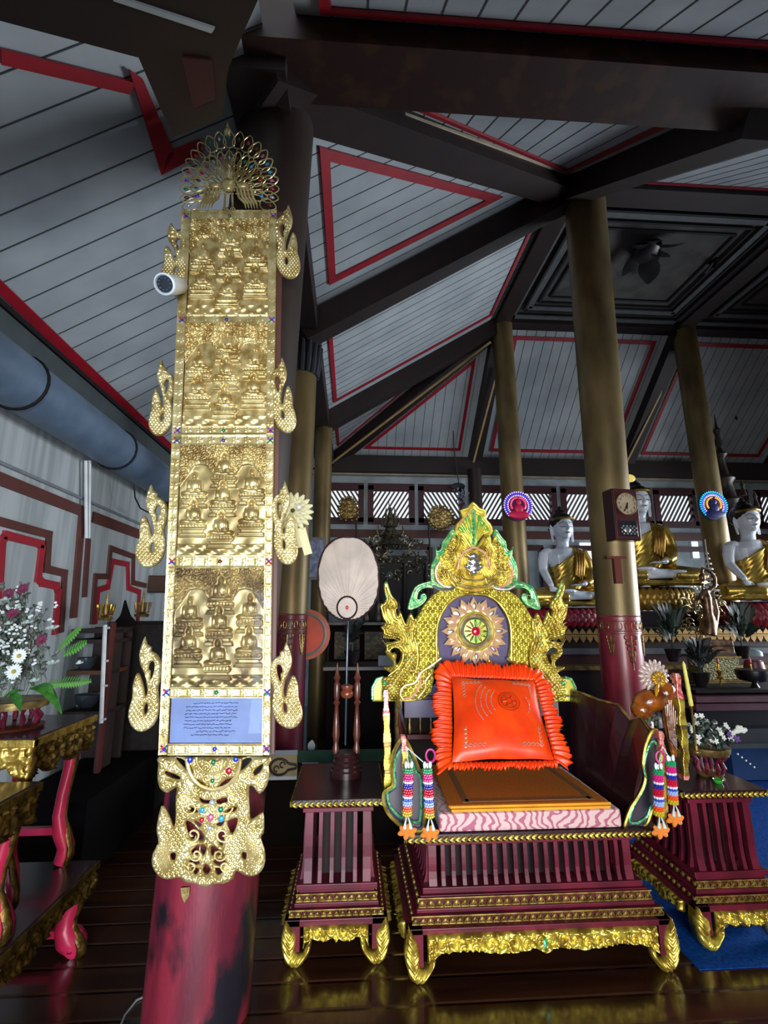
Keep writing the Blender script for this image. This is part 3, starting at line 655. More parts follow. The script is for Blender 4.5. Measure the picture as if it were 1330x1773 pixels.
# pierced pendant below
PD = [(275, 75), (450, 74), (620, 74), (800, 74), (985, 75), (972, 130), (978, 180), (962, 260), (915, 312), (880, 270), (852, 262), (848, 330), (852, 400), (858, 470), (900, 450), (938, 428), (945, 500), (942, 560), (922, 590), (946, 660), (952, 740), (925, 805), (870, 835), (815, 825), (765, 800), (748, 850), (690, 882), (620, 882), (575, 905), (520, 885), (440, 870), (408, 843), (330, 855), (270, 830), (232, 765), (236, 690), (272, 620), (262, 560), (264, 500), (290, 388), (322, 410), (355, 480), (372, 520), (382, 450), (382, 330), (388, 268), (330, 305), (280, 272), (266, 200), (272, 120)]
PH = [[(385, 85), (470, 175), (482, 150), (430, 92)], [(785, 170), (865, 95), (835, 82), (778, 130)], [(480, 215), (560, 272), (600, 278), (520, 222)], [(650, 278), (762, 212), (700, 222)], [(450, 480), (522, 530), (492, 600), (460, 560)], [(710, 490), (777, 468), (742, 565)], [(505, 545), (545, 545), (562, 600), (520, 600)], [(650, 590), (668, 545), (694, 550), (676, 640)], [(575, 755), (602, 790), (578, 822), (556, 795)], [(480, 680), (532, 632), (522, 700)], [(620, 635), (688, 700), (645, 695)], [(350, 690), (382, 688), (376, 728), (354, 725)], [(808, 680), (832, 690), (826, 728), (804, 715)], [(488, 775), (530, 788), (505, 825)], [(636, 780), (684, 795), (650, 828)], [(318, 165), (405, 200), (400, 218), (330, 195)], [(880, 165), (935, 120), (925, 160), (885, 195)], [(535, 335), (565, 350), (600, 352), (590, 372), (545, 365)], [(640, 355), (690, 335), (720, 340), (700, 365), (655, 375)], [(462, 395), (500, 402), (525, 425), (480, 425)], [(705, 425), (735, 400), (770, 395), (755, 420)], [(545, 635), (575, 650), (560, 700), (540, 670)], [(612, 640), (632, 660), (618, 705), (606, 680)], [(470, 735), (508, 725), (535, 750), (490, 762)], [(622, 740), (668, 722), (700, 745), (660, 765)], [(500, 480), (545, 500), (530, 520)], [(640, 505), (690, 480), (670, 515)]]
Yb = YP-.0
c0 = P(362, 1400, Yb)
def pend_h(u, v, D):
    x = (u-c0.x); k = np.clip(D/.012, 0, 1)
    lo_ = v < P(362, 1432, Yb).z; body = np.where(lo_, np.abs(np.abs(x)-.135) < .062, np.abs(np.abs(x)-.098) < .03)
    return np.where(body & (v < P(362, 1355, Yb).z), scales(u, v, .017, .006), scroll(u, v, .034, .007, 2.0, 3))*k+.004*k
mb = MB(); plate(mb, pxs(PD, Yb, 200, 1290, 3.67), wall_map(Yb), .0028, .006, pend_h, [pxs(h, Yb, 200, 1290, 3.67) for h in PH], smooth=2)
pend = mb.build('pierced_pendant', mat('bright_embossed_brass', '#e4d294', .32, .7, col2='#b59d5c', scale=14, bump=.1, bscale=50), PR, smooth='all')
mb = MB(); mb.tube([P(370+46*math.cos(t), 1311+(-1 if 0 else 1)*56*math.sin(t)**.9 if math.sin(t) > 0 else 1311, Yb-.012) for t in np.linspace(.02, 3.12, 24)], .008, 8); mb.tube([P(368+28*math.cos(t), 1311+28*max(0, math.sin(t)), Yb-.012) for t in np.linspace(0, 3.14, 16)], .006, 8)
for s_ in (-1, 1):
    for cx_, cy_, r_ in ((30, 1398, 13), (26, 1445, 15), (20, 1480, 12), (42, 1382, 10), (30, 1500, 11)):
        mb.tube([P(360+s_*(cx_+(r_*(1-t/9))*math.cos(t)), cy_+(r_*(1-t/9))*math.sin(t), Yb-.012) for t in np.linspace(0, 8, 22)], .0035, 6)
    for k in range(6): mb.tube([P(360+s_*(62+k*5), 1448+k*3, Yb-.01), P(360+s_*(70+k*3.5), 1480+k*2, Yb-.014), P(360+s_*(60+k*3), 1508+k, Yb-.01)], .003, 5)
mb.build('scroll_wires', gold_pale, pend, smooth=True)
for x, y, c, r in ((328, 1316, 'blue', .012), (408, 1315, 'blue', .010), (369, 1320, 'green', .009), (368, 1352, 'green', .008), (350, 1403, 'cyan', .010), (382, 1402, 'green', .010), (364, 1416, 'pink', .013), (383, 1418, 'cyan', .011), (349, 1420, 'red', .009), (367, 1390, 'clear', .01), (363, 1434, 'clear', .009), (396, 1335, 'red', .012)): gem(pend, x, y, r, c, Yb-.016)
mb = MB(); p = P(320, 1545, 2.06); mb.prism([P(a, b, 2.075) for a, b in ((313, 1537), (329, 1535), (328, 1550), (320, 1562), (315, 1552))], (0, -.004, 0)); tag(mb.build('gold_leaf_scrap', gold_dark), 'small gold leaf scrap stuck to the red pillar just under the pendant', 'ornament')
# security camera
cv = thing('security_camera', P(308, 505, 2.0), 'white bullet security camera beside the upper left of the gilt plaque', 'camera')
wp = mat('white_plastic', '#d9dde2', .35); a = P(286, 492, 1.86); b_ = P(311, 494, 2.0)
mb = MB(); mb.tube([a, a.lerp(b_, .5), b_], [.040, .042, .036], 20); mb.build('camera_body', wp, cv, smooth=True)
d = (a-b_).normalized(); mb = MB(); M = Vector((0, 0, 1)).rotation_difference(d).to_matrix(); mb.lathe([(.042, -.004), (.043, .01), (.036, .014), (.034, .004)], a, 24, M); mb.build('lens_ring', mat('lit_white_ring', '#e8f4ff', .3), cv, smooth=True)
mb = MB(); mb.lathe([(.034, 0), (.033, .006), (.0, .006)], a, 20, M); ln = mb.build('lens', mat('dark_lens', '#101624', .08, coat=.6), cv, smooth=True)
mb = MB()
for k in range(10): t = k*.628; mb.ell(a+M @ Vector((.023*math.cos(t), .023*math.sin(t), .008)), .0045, 6, 4)
mb.build('led', mat('led_grey', '#50607a', .3), ln)
mb = MB(); mb.tube([b_, P(316, 508, 2.05)], [.022, .018], 10); mb.lathe([(.03, 0), (.03, .02), (.0, .02)], P(314, 510, 2.06), 14, Matrix.Rotation(math.pi/2, 3, 'X')); mb.build('mounting_foot', wp, cv, smooth=True)
# cream fabric rosette with ribbon tails
rs = thing('fabric_rosette', P(512, 888, 2.1), 'cream pleated fabric rosette with ribbon tails behind a right-hand bracket of the plaque', 'rosette'); cream = mat('cream_fabric', '#cfc79a', .7, sheen=.3)
def rosette(root, c, R, m, n=18, ny=3):
    mb = MB()
    for lay in range(ny):
        r = R*(1-.25*lay)
        for k in range(n-3*lay):
            t = 2*math.pi*k/(n-3*lay)+lay*.2; d = Vector((math.cos(t), 0, math.sin(t))); nn = Vector((-math.sin(t), 0, math.cos(t)))
            mb.ell(c+d*r*.62+Vector((0, -.012*lay, 0)), (r*.42, .012, r*.15), 8, 5, Matrix((d, Vector((0, 1, 0)), nn)).transposed() @ Matrix.Rotation(.5*(1 if k % 2 else -1), 3, 'X'))
    return mb.build('pleated_petals', m, root, smooth=True)
rosette(rs, P(508, 886, 2.09), .085, cream); mb = MB(); mb.ell(P(518, 878, 2.02), .010, 10, 6); mb.build('pearl', petal_white, rs, smooth=True)
for k, (a, b) in enumerate((((522, 915), (534, 960)), ((515, 915), (520, 948)))):
    mb = MB(); p = P(*a, 2.1); q = P(*b, 2.1); mb.bar(p, q, .035, .003, (.2*k, -1, 0)); mb.build('ribbon_tail', cream, rs)
# ================================================================ pedestal furniture
def leafrow(mb, p, q, n, r, tilt=.5): # braided row of small leaves from p to q
    p = Vector(p); q = Vector(q); d = (q-p).normalized(); nrm = Vector((d.y, -d.x, 0))
    for k in range(n):
        for s_ in (-1, 1):
            a = p.lerp(q, (k+.5)/n); X = (d+Vector((0, 0, s_*tilt))).normalized(); Z = nrm.cross(X)
            mb.ell(a+Vector((0, 0, s_*r*.42)), (r*1.35, r*.6, r*.55), 7, 5, Matrix((X, nrm, Z)).transposed())
def pedestal(root, cx, y0, y1, hw, L, ns, nside, gd=gold_bright, mr=maroon):
    """waisted stand; hw = half widths (top, slats, band1, band2, base); L = levels top, cove, slat top, slat bottom, band1 hi/lo, band2 hi/lo, apron hi/lo"""
    t, s, b1, b2, bs = hw; T, cv, st, sb, b1h, b1l, b2h, b2l, ah, al = L; yc = (y0+y1)/2; hd = (y1-y0)/2
    def slab(h, za, zb, e=0): mb = MB(); f = h-bs; mb.span((cx-h, y0-f+e, za), (cx+h, y1+f, zb)); return mb
    f = lambda h: h-bs
    slab(t, cv+.006, T).build('table_top', maroon_dark, root, bevel=.004)
    mb = MB(); r = .011; z = cv+.006+(T-cv)*.3
    leafrow(mb, (cx-t, y0-f(t)-.004, z), (cx+t, y0-f(t)-.004, z), int(t*2/.026), r); leafrow(mb, (cx-t-.004, y1+f(t), z), (cx-t-.004, y0-f(t), z), int(hd*2/.03), r); leafrow(mb, (cx+t+.004, y0-f(t), z), (cx+t+.004, y1+f(t), z), int(hd*2/.03), r)
    mb.build('rope_trim', gd, root, smooth=True)
    # cove moulding
    mb = MB(); n = 6; P0 = []
    for k in range(n+1):
        a = k/n; h = t-.012-(t-s-.01)*a**.6; z = cv-(cv-st)*a; g = h-bs; P0.append([(cx-h, y0-g, z), (cx+h, y0-g, z), (cx+h, y1+g, z), (cx-h, y1+g, z)])
    v = [p for q in P0 for p in q]; fs = [(i*4+j, i*4+(j+1) % 4, i*4+4+(j+1) % 4, i*4+4+j)[::-1] for i in range(n) for j in range(4)]; mb.add(v, fs); mb.build('cove_moulding', mr, root)
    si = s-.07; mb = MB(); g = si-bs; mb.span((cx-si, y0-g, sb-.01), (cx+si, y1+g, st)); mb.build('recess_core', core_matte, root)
    # curved slats
    def slat(x, front, wd):
        mb = MB(); pts = []
        for k in range(7):
            a = k/6; z = st-(st-sb)*a; off = .006*math.sin(a*3.1)+.03*max(0, a-.72)**1.2*3
            pts.append((z, off))
        if front: 
            g = s-bs; 
            for (za, oa), (zb, ob) in zip(pts, pts[1:]):
                v = [(x-wd/2, y0-g-oa, za), (x+wd/2, y0-g-oa, za), (x+wd/2, y0-g-ob, zb), (x-wd/2, y0-g-ob, zb)]; v2 = [(a_, b_+.03, c_) for a_, b_, c_ in v]
                mb.add(v+v2, [(0, 3, 2, 1), (4, 5, 6, 7), (0, 4, 7, 3), (1, 2, 6, 5), (0, 1, 5, 4), (2, 3, 7, 6)])
        else:
            sd = front is None; sg = -1 if sd else 1
            for (za, oa), (zb, ob) in zip(pts, pts[1:]):
                xa = cx+sg*(s+oa); xb = cx+sg*(s+ob); xi = cx+sg*(s-.03); y = x
                v = [(xa, y-wd/2, za), (xa, y+wd/2, za), (xb, y+wd/2, zb), (xb, y-wd/2, zb), (xi, y-wd/2, za), (xi, y+wd/2, za), (xi, y+wd/2, zb), (xi, y-wd/2, zb)]
                mb.add(v, [(0, 3, 2, 1), (4, 5, 6, 7), (0, 4, 7, 3), (1, 2, 6, 5), (0, 1, 5, 4), (2, 3, 7, 6)])
        mb.build('slat', mr, root)
    for k in range(ns):
        x = cx-s+.02+(2*s-.04)*k/(ns-1); slat(x, True, .036 if k in (0, ns-1) else .018)
    for k in range(nside):
        y = y0-(s-bs)+.03+(2*hd+2*(s-bs)-.06)*k/(nside-1); slat(y, None, .021); slat(y, False, .021)
    for a, b, h in ((st+.012, st-.006, s+.012), (sb+.004, sb-.02, s+.03), (sb-.02, b1h, b1-.012)):
        slab(h, min(a, b), max(a, b)).build('moulding', mr, root, bevel=.003)
    def band(za, zb, h):
        slab(h-.008, zb, za).build('moulding', mr, root); g = h-bs; mb = MB(); hh = za-zb; st_ = hh*1.0
        n = int(2*h/st_)
        for k in range(n):
            x = cx-h+2*h*(k+.5)/n; mb.ell((x, y0-g+.006, (za+zb)/2), (st_*.36, .009, hh*.36), 8, 6); mb.tube([(x-st_*.45, y0-g+.002, zb+.003), (x-st_*.3, y0-g-.003, (za+zb)/2), (x, y0-g-.004, za-.004), (x+st_*.3, y0-g-.003, (za+zb)/2), (x+st_*.45, y0-g+.002, zb+.003)], .0028, 5)
        for z in (za-.002, zb+.002): mb.tube([(cx-h, y0-g+.004, z), (cx+h, y0-g+.004, z)], .0035, 6)
        n = int((2*hd+2*g)/st_/1.3)
        for sg in (-1, 1):
            for k in range(n): mb.ell((cx+sg*(h-.006), y0-g+(2*hd+2*g)*(k+.5)/n, (za+zb)/2), (.009, st_*.4, hh*.36), 6, 5)
        mb.build('gold_band', mat('dull_carved_gold', '#a88c48', .45, .6, col2='#705826', scale=30), root, smooth=True)
    band(b1h, b1l, b1); slab(b1+.006, b2h, b1l).build('moulding', mr, root, bevel=.003); band(b2h, b2l, b2)
    # apron frame: maroon board with gold carved scallop
    zf = b2l; fw = bs; mb = MB()
    mb.span((cx-fw, y0, ah-.005), (cx+fw, y1, zf)); 
    for sx in (-1, 1):
        for yy in (y0+.02, y1-.04): mb.span((cx+sx*fw, yy-.02, .05), (cx+sx*(fw-.07), yy+.03, zf))
    mb.build('base_frame', mr, root, bevel=.003)
    w2 = fw-.085; N = 15; top = [(cx-w2+2*w2*k/10, ah) for k in range(11)]; bot = []
    for k in range(23):
        a = k/22; x = cx+w2-2*w2*a; e = abs(a-.5)*2
        z = al+.007*math.cos(e*9)+(.0 if e < .9 else -.3*(e-.9)); 
        if abs(a-.5) < .03: z -= .02
        bot.append((x, z))
    hf = lambda u, v, D: scroll(u-cx, v, .052, .016, 1.7, 5)*np.clip(D/.006, 0, 1)+np.where(D < .010, .006, 0)
    mb = MB(); plate(mb, top+bot, wall_map(y0-.004), .0035, .012, hf, smooth=0, edge=.004); mb.build('carved_apron', gd, root, smooth='all')
    for sg in (-1, 1):
        X = cx+sg*(fw+.003); mb = MB(); tp = [(y0+.09+(2*hd-.18)*k/8, ah) for k in range(9)]; bt = [(y1-.09-(2*hd-.18)*k/14, al+.008*math.cos(k)) for k in range(15)]
        plate(mb, tp+bt, (lambda u, v, h, X=X, sg=sg: (X+sg*h, u, v)), .006, .012, hf, smooth=0); mb.build('carved_apron', gd, root, smooth='all')
    # flame-shaped feet
    for sx in (-1, 1):
        for yy, ff in ((y0, 1), (y1, 0)):
            ft = [(-.032, ah+.022), (-.008, ah-.012), (.010, .12), (.013, .09), (.008, .06), (.022, .042), (.044, .045), (.056, .07), (.062, al-.005), (.068, ah-.015), (.080, ah+.002), (.085, ah-.03), (.080, .075), (.070, .045), (.05, .018), (.03, .0), (-.006, .0), (-.03, .02), (-.042, .055), (-.050, .09), (-.046, .13)]
            pl = [(cx-sx*(-fw-.0+.035-.0)*1, 0)]; poly = [(cx+sx*(fw-.04-u), z) for u, z in ft]
            if sx > 0: poly = poly[::-1]
            hh_ = lambda u, v, D, c=cx+sx*(fw-.03): .009*(.5+.5*np.sin((np.abs(u-c)*1.2-v)*240))*np.clip(D/.006, 0, 1)+.012*np.clip(D/.02, 0, 1)
            if ff: mb = MB(); plate(mb, poly, wall_map(yy-.004), .0035, .055, hh_, smooth=2); mb.build('carved_foot', gd, root, smooth='all')
            else:
                mb = MB(); mb.span((cx+sx*fw, yy-.05, 0), (cx+sx*(fw-.06), yy, al)); mb.build('carved_foot', gd, root)
# side tables
LT = (.65, .615, .585, .285, .25, .218, .20, .172, .150, .098)
TL_ = thing('side_table', (-.06, 2.82, 0), 'maroon slatted side table with gold trim left of the throne, under the fan stand', 'table', 'maroon side tables beside the throne')
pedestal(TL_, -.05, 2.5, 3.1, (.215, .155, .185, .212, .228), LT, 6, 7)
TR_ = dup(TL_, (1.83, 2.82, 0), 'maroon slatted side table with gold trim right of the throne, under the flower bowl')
TR_.location = (TL_.location.x+1.875, TL_.location.y-.02, .0045)
# ================================================================ throne
TH_ = thing('throne', (.83, 2.75, 0), 'ornate maroon and gold throne with a naga crest backrest', 'throne')
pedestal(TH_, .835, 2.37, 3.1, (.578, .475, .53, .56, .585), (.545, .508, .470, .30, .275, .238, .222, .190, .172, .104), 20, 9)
gem_ap = MB(); gem_ap.ell((.835, 2.352, .13), (.014, .008, .02), 8, 6); gem_ap.build('apron_gem', green_glass, TH_, smooth=True)
# backrest: velvet board, posts, rail, spindles
YBK = 3.06; B = lambda l, m=None: pxs(l, YBK, 640, 850, 3.595, m)
def mid(l): return l+[(2*650-a, b) for a, b in l[::-1]]
mb = MB(); vb = [(430, 1300), (425, 1060), (425, 880), (445, 790), (500, 700), (570, 655), (650, 640)]
plate(mb, B(mid([(300, 1330), (425, 1200)]+vb[1:])), wall_map(YBK+.03), .02, .02, None, smooth=0); mb.build('velvet_panel', velvet, TH_)
zS = .545; zR = P(700, 1212, YBK).z
for px in (690, 962): p = P(px, 1250, YBK); mb = MB(); mb.span((p.x-.024, YBK-.01, zS), (p.x+.024, YBK+.04, zR)); mb.build('back_post', maroon_dark, TH_, bevel=.004)
a = P(700, 1212, YBK); b = P(955, 1240, YBK)
MB().span((a.x, YBK-.0, b.z), (b.x, YBK+.035, a.z)).build('headrail', mat('lilac_grey_rail', '#6c6880', .6), TH_, bevel=.004)
MB().span((a.x, YBK, P(700, 1272, YBK).z-.03), (b.x, YBK+.035, P(700, 1272, YBK).z)).build('lower_rail', maroon, TH_, bevel=.004)
MB().span((a.x, YBK+.04, zS), (b.x, YBK+.05, zR)).build('back_board', dark, TH_)
for k in range(14):
    x = a.x+(b.x-a.x)*(k+.5)/14; z0_ = P(700, 1272, YBK).z; z1_ = b.z
    mb = MB(); mb.lathe([(.005, 0), (.009, .01), (.012, (z1_-z0_)*.35), (.006, (z1_-z0_)*.7), (.009, z1_-z0_)], (x, YBK+.012, z0_), 8); mb.build('spindle', gold_dark, TH_, smooth=True)
MB().span((a.x, YBK-.012, P(680, 1206, YBK).z-.012), (P(985, 1206, YBK).x, YBK+.04, P(680, 1206, YBK).z)).build('top_rail', maroon_dark, TH_)
# arch with scales
outer = [(75, 1312), (85, 1240), (108, 1175), (150, 1135), (190, 1080), (212, 1010), (225, 930), (250, 870), (285, 800), (330, 720), (385, 650), (450, 610), (540, 590), (650, 585)]
inner = [(650, 648), (560, 660), (490, 708), (445, 785), (425, 880), (428, 960), (440, 1045), (400, 1100), (400, 1180), (385, 1250), (330, 1300), (250, 1312)]
arc = P(822, 1100, YBK); 
def arch_h(u, v, D): return scales(u, v, .031, .014)*np.clip((D-.008)/.006, 0, 1)+np.where(D < .012, .012, .004)*np.clip(D/.004, 0, 1)
mb = MB(); full = B(outer)+B([(1300-a, b) for a, b in outer[:-1][::-1]])
inn = B([(1300-a, b) for a, b in inner[1:][::-1]])+B(inner)
mb = MB(); plate(mb, full+inn, wall_map(YBK), .0035, .025, arch_h, smooth=0, edge=.004)
arch = mb.build('scaled_arch', mat('gilt_mosaic_scales', '#cfc552', .28, .6, col2='#98882e', scale=30), TH_, smooth='all')  # second colour puts recess shade into the scales as random mottling
# sweeping gold and pink bands on the lower arch
mb = MB()
def bands(pts, r, m, name, par, Y=YBK-.018, both=True, flat=1):
    out = []
    for mir in ((None, 820.8) if both else (None,)):
        mb = MB(); L = cat_rom_open(pts); L = [(640+a/3.595, 850+b/3.595) for a, b in L]; L = [(2*mir-x, y) if mir else (x, y) for x, y in L]
        mb.tube([P(x, y, Y) for x, y in L], r, 7); out.append(mb.build(name, m, par, smooth=True))
    return out
def cat_rom_open(pts, k=5):
    q = [pts[0]]+list(pts)+[pts[-1]]; out = []
    for i in range(1, len(q)-2):
        p0, p1, p2, p3 = [np.array(q[i+j], float) for j in (-1, 0, 1, 2)]
        for t in np.arange(k)/k: out.append(.5*((2*p1)+(-p0+p2)*t+(2*p0-5*p1+4*p2-p3)*t*t+(-p0+3*p1-3*p2+p3)*t**3))
    out.append(np.array(q[-1], float)); return [tuple(p) for p in out]
bands([(445, 1040), (380, 1090), (320, 1130), (285, 1190), (215, 1215), (190, 1260), (210, 1300)], .009, gold, 'arch_band', arch)
bands([(300, 1120), (318, 1180), (300, 1230), (270, 1275), (205, 1300)], .008, pink_glass, 'pink_band', arch)
bands([(400, 1120), (350, 1180), (345, 1230), (300, 1290)], .007, gold, 'arch_band', arch)
bands([(240, 1080), (262, 1105), (245, 1130), (225, 1115)], .006, gold, 'arch_band', arch)
bands([(418, 1060), (418, 880), (438, 785), (490, 702), (560, 652), (650, 640)], .007, gold_bright, 'arch_rim', arch)
# base ends in green mosaic
for mir in (None, 820.8):
    mb = MB(); plate(mb, pxs([(20, 1312), (18, 1225), (45, 1170), (85, 1160), (95, 1200), (78, 1250), (80, 1312)], YBK, 640, 850, 3.595, mir), wall_map(YBK+.01), .006, .03, None, smooth=0); mb.build('side_block', mat('yellow_enamel', '#d9cf52', .35, .2), TH_, smooth='all')
    mb = MB(); L = [(18, 1300), (18, 1225), (45, 1172), (85, 1160)]; L = [P((2*mir-(640+a/3.595)) if mir else 640+a/3.595, 850+b/3.595, YBK) for a, b in L]; mb.tube(L, .008, 6); mb.build('green_edge', green_glass, TH_, smooth=True)
# naga heads
NG = [(245, 58), (262, 110), (285, 180), (322, 262), (362, 300), (395, 360), (398, 430), (372, 455), (385, 520), (400, 530), (425, 452), (470, 560), (508, 645), (520, 590), (575, 490), (620, 570), (655, 560), (665, 680), (640, 800), (660, 900), (690, 1000), (690, 1240), (560, 1360), (440, 1500), (420, 1700), (250, 1680), (170, 1500), (175, 1400), (240, 1385), (290, 1335), (240, 1300), (190, 1250), (310, 1238), (330, 1195), (300, 1150), (240, 1090), (222, 1030), (232, 990), (214, 930), (180, 872), (150, 815), (208, 905), (250, 922), (330, 895), (400, 878), (420, 860), (370, 845), (300, 832), (240, 815), (192, 790), (188, 742), (160, 712), (165, 678), (205, 655), (155, 625), (225, 632), (195, 590), (168, 510), (158, 430), (152, 362), (185, 365), (205, 350), (232, 290), (212, 230), (195, 150), (205, 90)]
NHL = [[(295, 1025), (345, 985), (402, 1000), (438, 1060), (430, 1130), (395, 1200), (362, 1185), (384, 1090), (350, 1045), (322, 1055)]]
def naga_relief(u, v, D):
    k = np.clip(D/.008, 0, 1); z1 = P(700, 1128, YBK).z
    hd = .012*(.5+.5*np.sin(D*420))*k+.004*(.5+.5*np.sin(u*240+v*90)); bd = scales(u, v, .021, .009)*k
    return np.where(v < z1, bd+.004*k, hd*.8)+.02*np.clip(D/.04, 0, 1)
hb = [(205, 90), (245, 58), (285, 180), (322, 262), (362, 300), (392, 360), (360, 450), (330, 480), (240, 430), (205, 350), (232, 290), (212, 230), (195, 150)]
for mir in (None, 820.8):
    mb = MB(); plate(mb, pxs(NG, YBK-.02, 640, 1000, 8.056, mir), wall_map(YBK-.02), .0032, .012, naga_relief, [pxs(h, YBK-.02, 640, 1000, 8.056, mir) for h in NHL], smooth=2, edge=.008, eh=.006)
    ng = mb.build('naga_head', mat('naga_gold', '#d4c058', .3, .65, col2='#9c8430', scale=18, bump=.1), TH_, smooth='all')  # darker noise colour stands in for shaded hollows of the carving
    X = lambda a, b: P((2*mir-(640+a/8.056)) if mir else 640+a/8.056, 1000+b/8.056, YBK-.048)
    mb = MB(); plate(mb, pxs([(200, 90), (245, 60), (285, 180), (318, 262), (345, 300), (300, 310), (240, 300), (215, 230)], YBK-.03, 640, 1000, 8.056, mir), wall_map(YBK-.03), .004, .01, None, smooth=2); mb.build('crest_horn', mat('green_gold_horn', '#b9d06a', .25, .5, col2='#4fae70', scale=25), ng, smooth='all')
    mb = MB()
    for pts in ([(165, 690), (230, 700), (300, 740), (380, 790), (450, 850), (440, 900), (350, 930), (250, 950)], [(190, 800), (260, 830), (340, 850), (410, 880), (330, 900), (230, 915)], [(160, 400), (200, 520), (260, 600), (340, 640)], [(250, 440), (290, 540), (340, 600), (420, 640)], [(330, 460), (360, 560), (430, 620)], [(210, 640), (300, 660), (400, 690), (480, 720), (560, 790), (560, 860)], [(600, 760), (640, 720), (660, 760), (620, 840), (600, 900), (540, 930)], [(470, 1060), (460, 1150), (400, 1260), (260, 1370)], [(650, 960), (670, 1060), (670, 1180), (640, 1290), (560, 1300)], [(560, 1200), (620, 1230), (640, 1290), (590, 1330), (550, 1310), (570, 1280)], [(225, 1030), (270, 1060), (350, 1150), (360, 1230), (300, 1280)], [(420, 700), (470, 650), (500, 700)], [(520, 650), (570, 560), (590, 640), (560, 720)]):
        L = cat_rom_open(pts, 4); n = len(L); mb.tube([X(a, b) for a, b in L], [.0045*(1-.5*i/n) for i in range(n)], 6)
    for k in range(9): mb.ell(X(200+k*22, 845-(k-4)**2*.8), (.003, .004, .006), 6, 4)
    mb.build('carved_ridges', gold_bright, ng, smooth=True)
    mb = MB(); mb.ell(X(545, 915), (.010, .008, .012), 8, 6); mb.ell(X(545, 800), .009, 8, 6); mb.ell(X(600, 1130), .008, 8, 6); mb.ell(X(530, 1140), .008, 8, 6); mb.ell(X(210, 1470), .013, 8, 6); mb.build('eye_gem', green_glass, ng, smooth=True)
    mb = MB(); mb.ell(X(290, 1500), (.014, .006, .01), 8, 6); mb.build('pink_gem', pink_glass, ng, smooth=True)
# crown: green side flames, volutes, kala face, leaf
YK = YBK-.01
def dplate(name, pts, Y, m, hf, mirror=True, res=.0035, holes=(), thick=.015, smooth=2, label=None, par=TH_):
    o = []
    for mir in ((None, 820.8) if mirror else (None,)):
        mb = MB(); plate(mb, pxs(pts, Y, 640, 850, 3.595, mir), wall_map(Y), res, thick, hf, [pxs(h, Y, 640, 850, 3.595, mir) for h in holes], smooth=smooth); o.append(mb.build(name, m, par, smooth='all', label=label))
    return o
rg = lambda f, a: (lambda u, v, D: a*(.5+.5*np.sin(D*f))*np.clip(D/.004, 0, 1)+.004*np.clip(D/.01, 0, 1))
gd_g = mat('green_glass_flame', '#3c9c62', .22, .4, col2='#93c47e', scale=45, bump=.15, bscale=80)
dplate('green_volute', [(400, 556), (330, 572), (280, 600), (252, 668), (236, 736), (272, 738), (330, 708), (358, 668), (345, 636), (318, 645), (312, 672), (298, 668), (312, 625), (350, 605), (400, 608), (440, 612), (540, 600), (520, 570), (450, 552)], YK+.004, gd_g, rg(500, .006))
dplate('green_flame', [(515, 232), (478, 285), (450, 315), (445, 355), (425, 372), (405, 345), (412, 400), (385, 452), (378, 520), (390, 580), (440, 590), (470, 520), (500, 430), (535, 340), (535, 270)], YK+.01, gd_g, rg(450, .007))
dplate('gold_flame', [(520, 270), (480, 350), (470, 330), (455, 400), (425, 400), (430, 450), (405, 480), (400, 550), (440, 590), (520, 590), (560, 520), (548, 430), (545, 330)], YK, gold_bright, lambda u, v, D: scroll(u, v, .03, .010, 1.8, 9)*np.clip(D/.005, 0, 1)+.006)
bands([(440, 440), (412, 490), (420, 550), (455, 588), (500, 600)], .008, pink_glass, 'orange_rim', TH_, YK-.018)
bands([(395, 590), (440, 612), (520, 605), (560, 560)], .010, silver, 'silver_cord', TH_, YK-.016)
dplate('kala_face', mid([(470, 495), (490, 560), (530, 605), (590, 625), (650, 632)]) + mid([(650, 535), (600, 530), (560, 505), (520, 490)])[::1][:0] + [(830, 495), (790, 480), (775, 430), (785, 380), (760, 330), (750, 260), (720, 265), (690, 310), (665, 345), (635, 345), (610, 310), (580, 265), (550, 260), (540, 330), (515, 380), (525, 430), (510, 480)], YK-.012, gold_bright, lambda u, v, D: .010*(.5+.5*np.sin(D*330))*np.clip(D/.005, 0, 1)+.008*np.clip(D/.02, 0, 1), False, .0035, smooth=2)
bands([(550, 490), (560, 430), (585, 385), (620, 365), (650, 350), (680, 365), (715, 385), (740, 430), (750, 490)], .0075, pink_glass, 'orange_rim', TH_, YK-.034, both=False)
for k, pts in enumerate(([(490, 505), (560, 545), (650, 560), (740, 545), (810, 505)], [(500, 545), (570, 590), (650, 602), (730, 590), (800, 545)])): bands(pts, .006, gold, 'jaw_ridge', TH_, YK-.03, both=False)
bands([(565, 545), (570, 570), (578, 545)], .004, gold_bright, 'fang', TH_, YK-.034)
mb = MB(); X3 = lambda a, b, Y=YK-.03: P(640+a/3.595, 850+b/3.595, Y)
for a, b, rx, rz in ((650, 480, .05, .035), (650, 440, .042, .035), (650, 405, .03, .026), (650, 505, .028, .02), (610, 470, .022, .02), (690, 470, .022, .02)): mb.ell(X3(a, b), (rx*.85, .016, rz*.85), 12, 7)
for s_ in (-1, 1):
    for k in range(4): mb.tube([X3(650, 400+k*30, YK-.046), X3(650+s_*22, 412+k*28, YK-.046), X3(650+s_*42, 400+k*28, YK-.04)], .0035, 5)
mb.build('silver_emblem', silver, TH_, smooth=True)
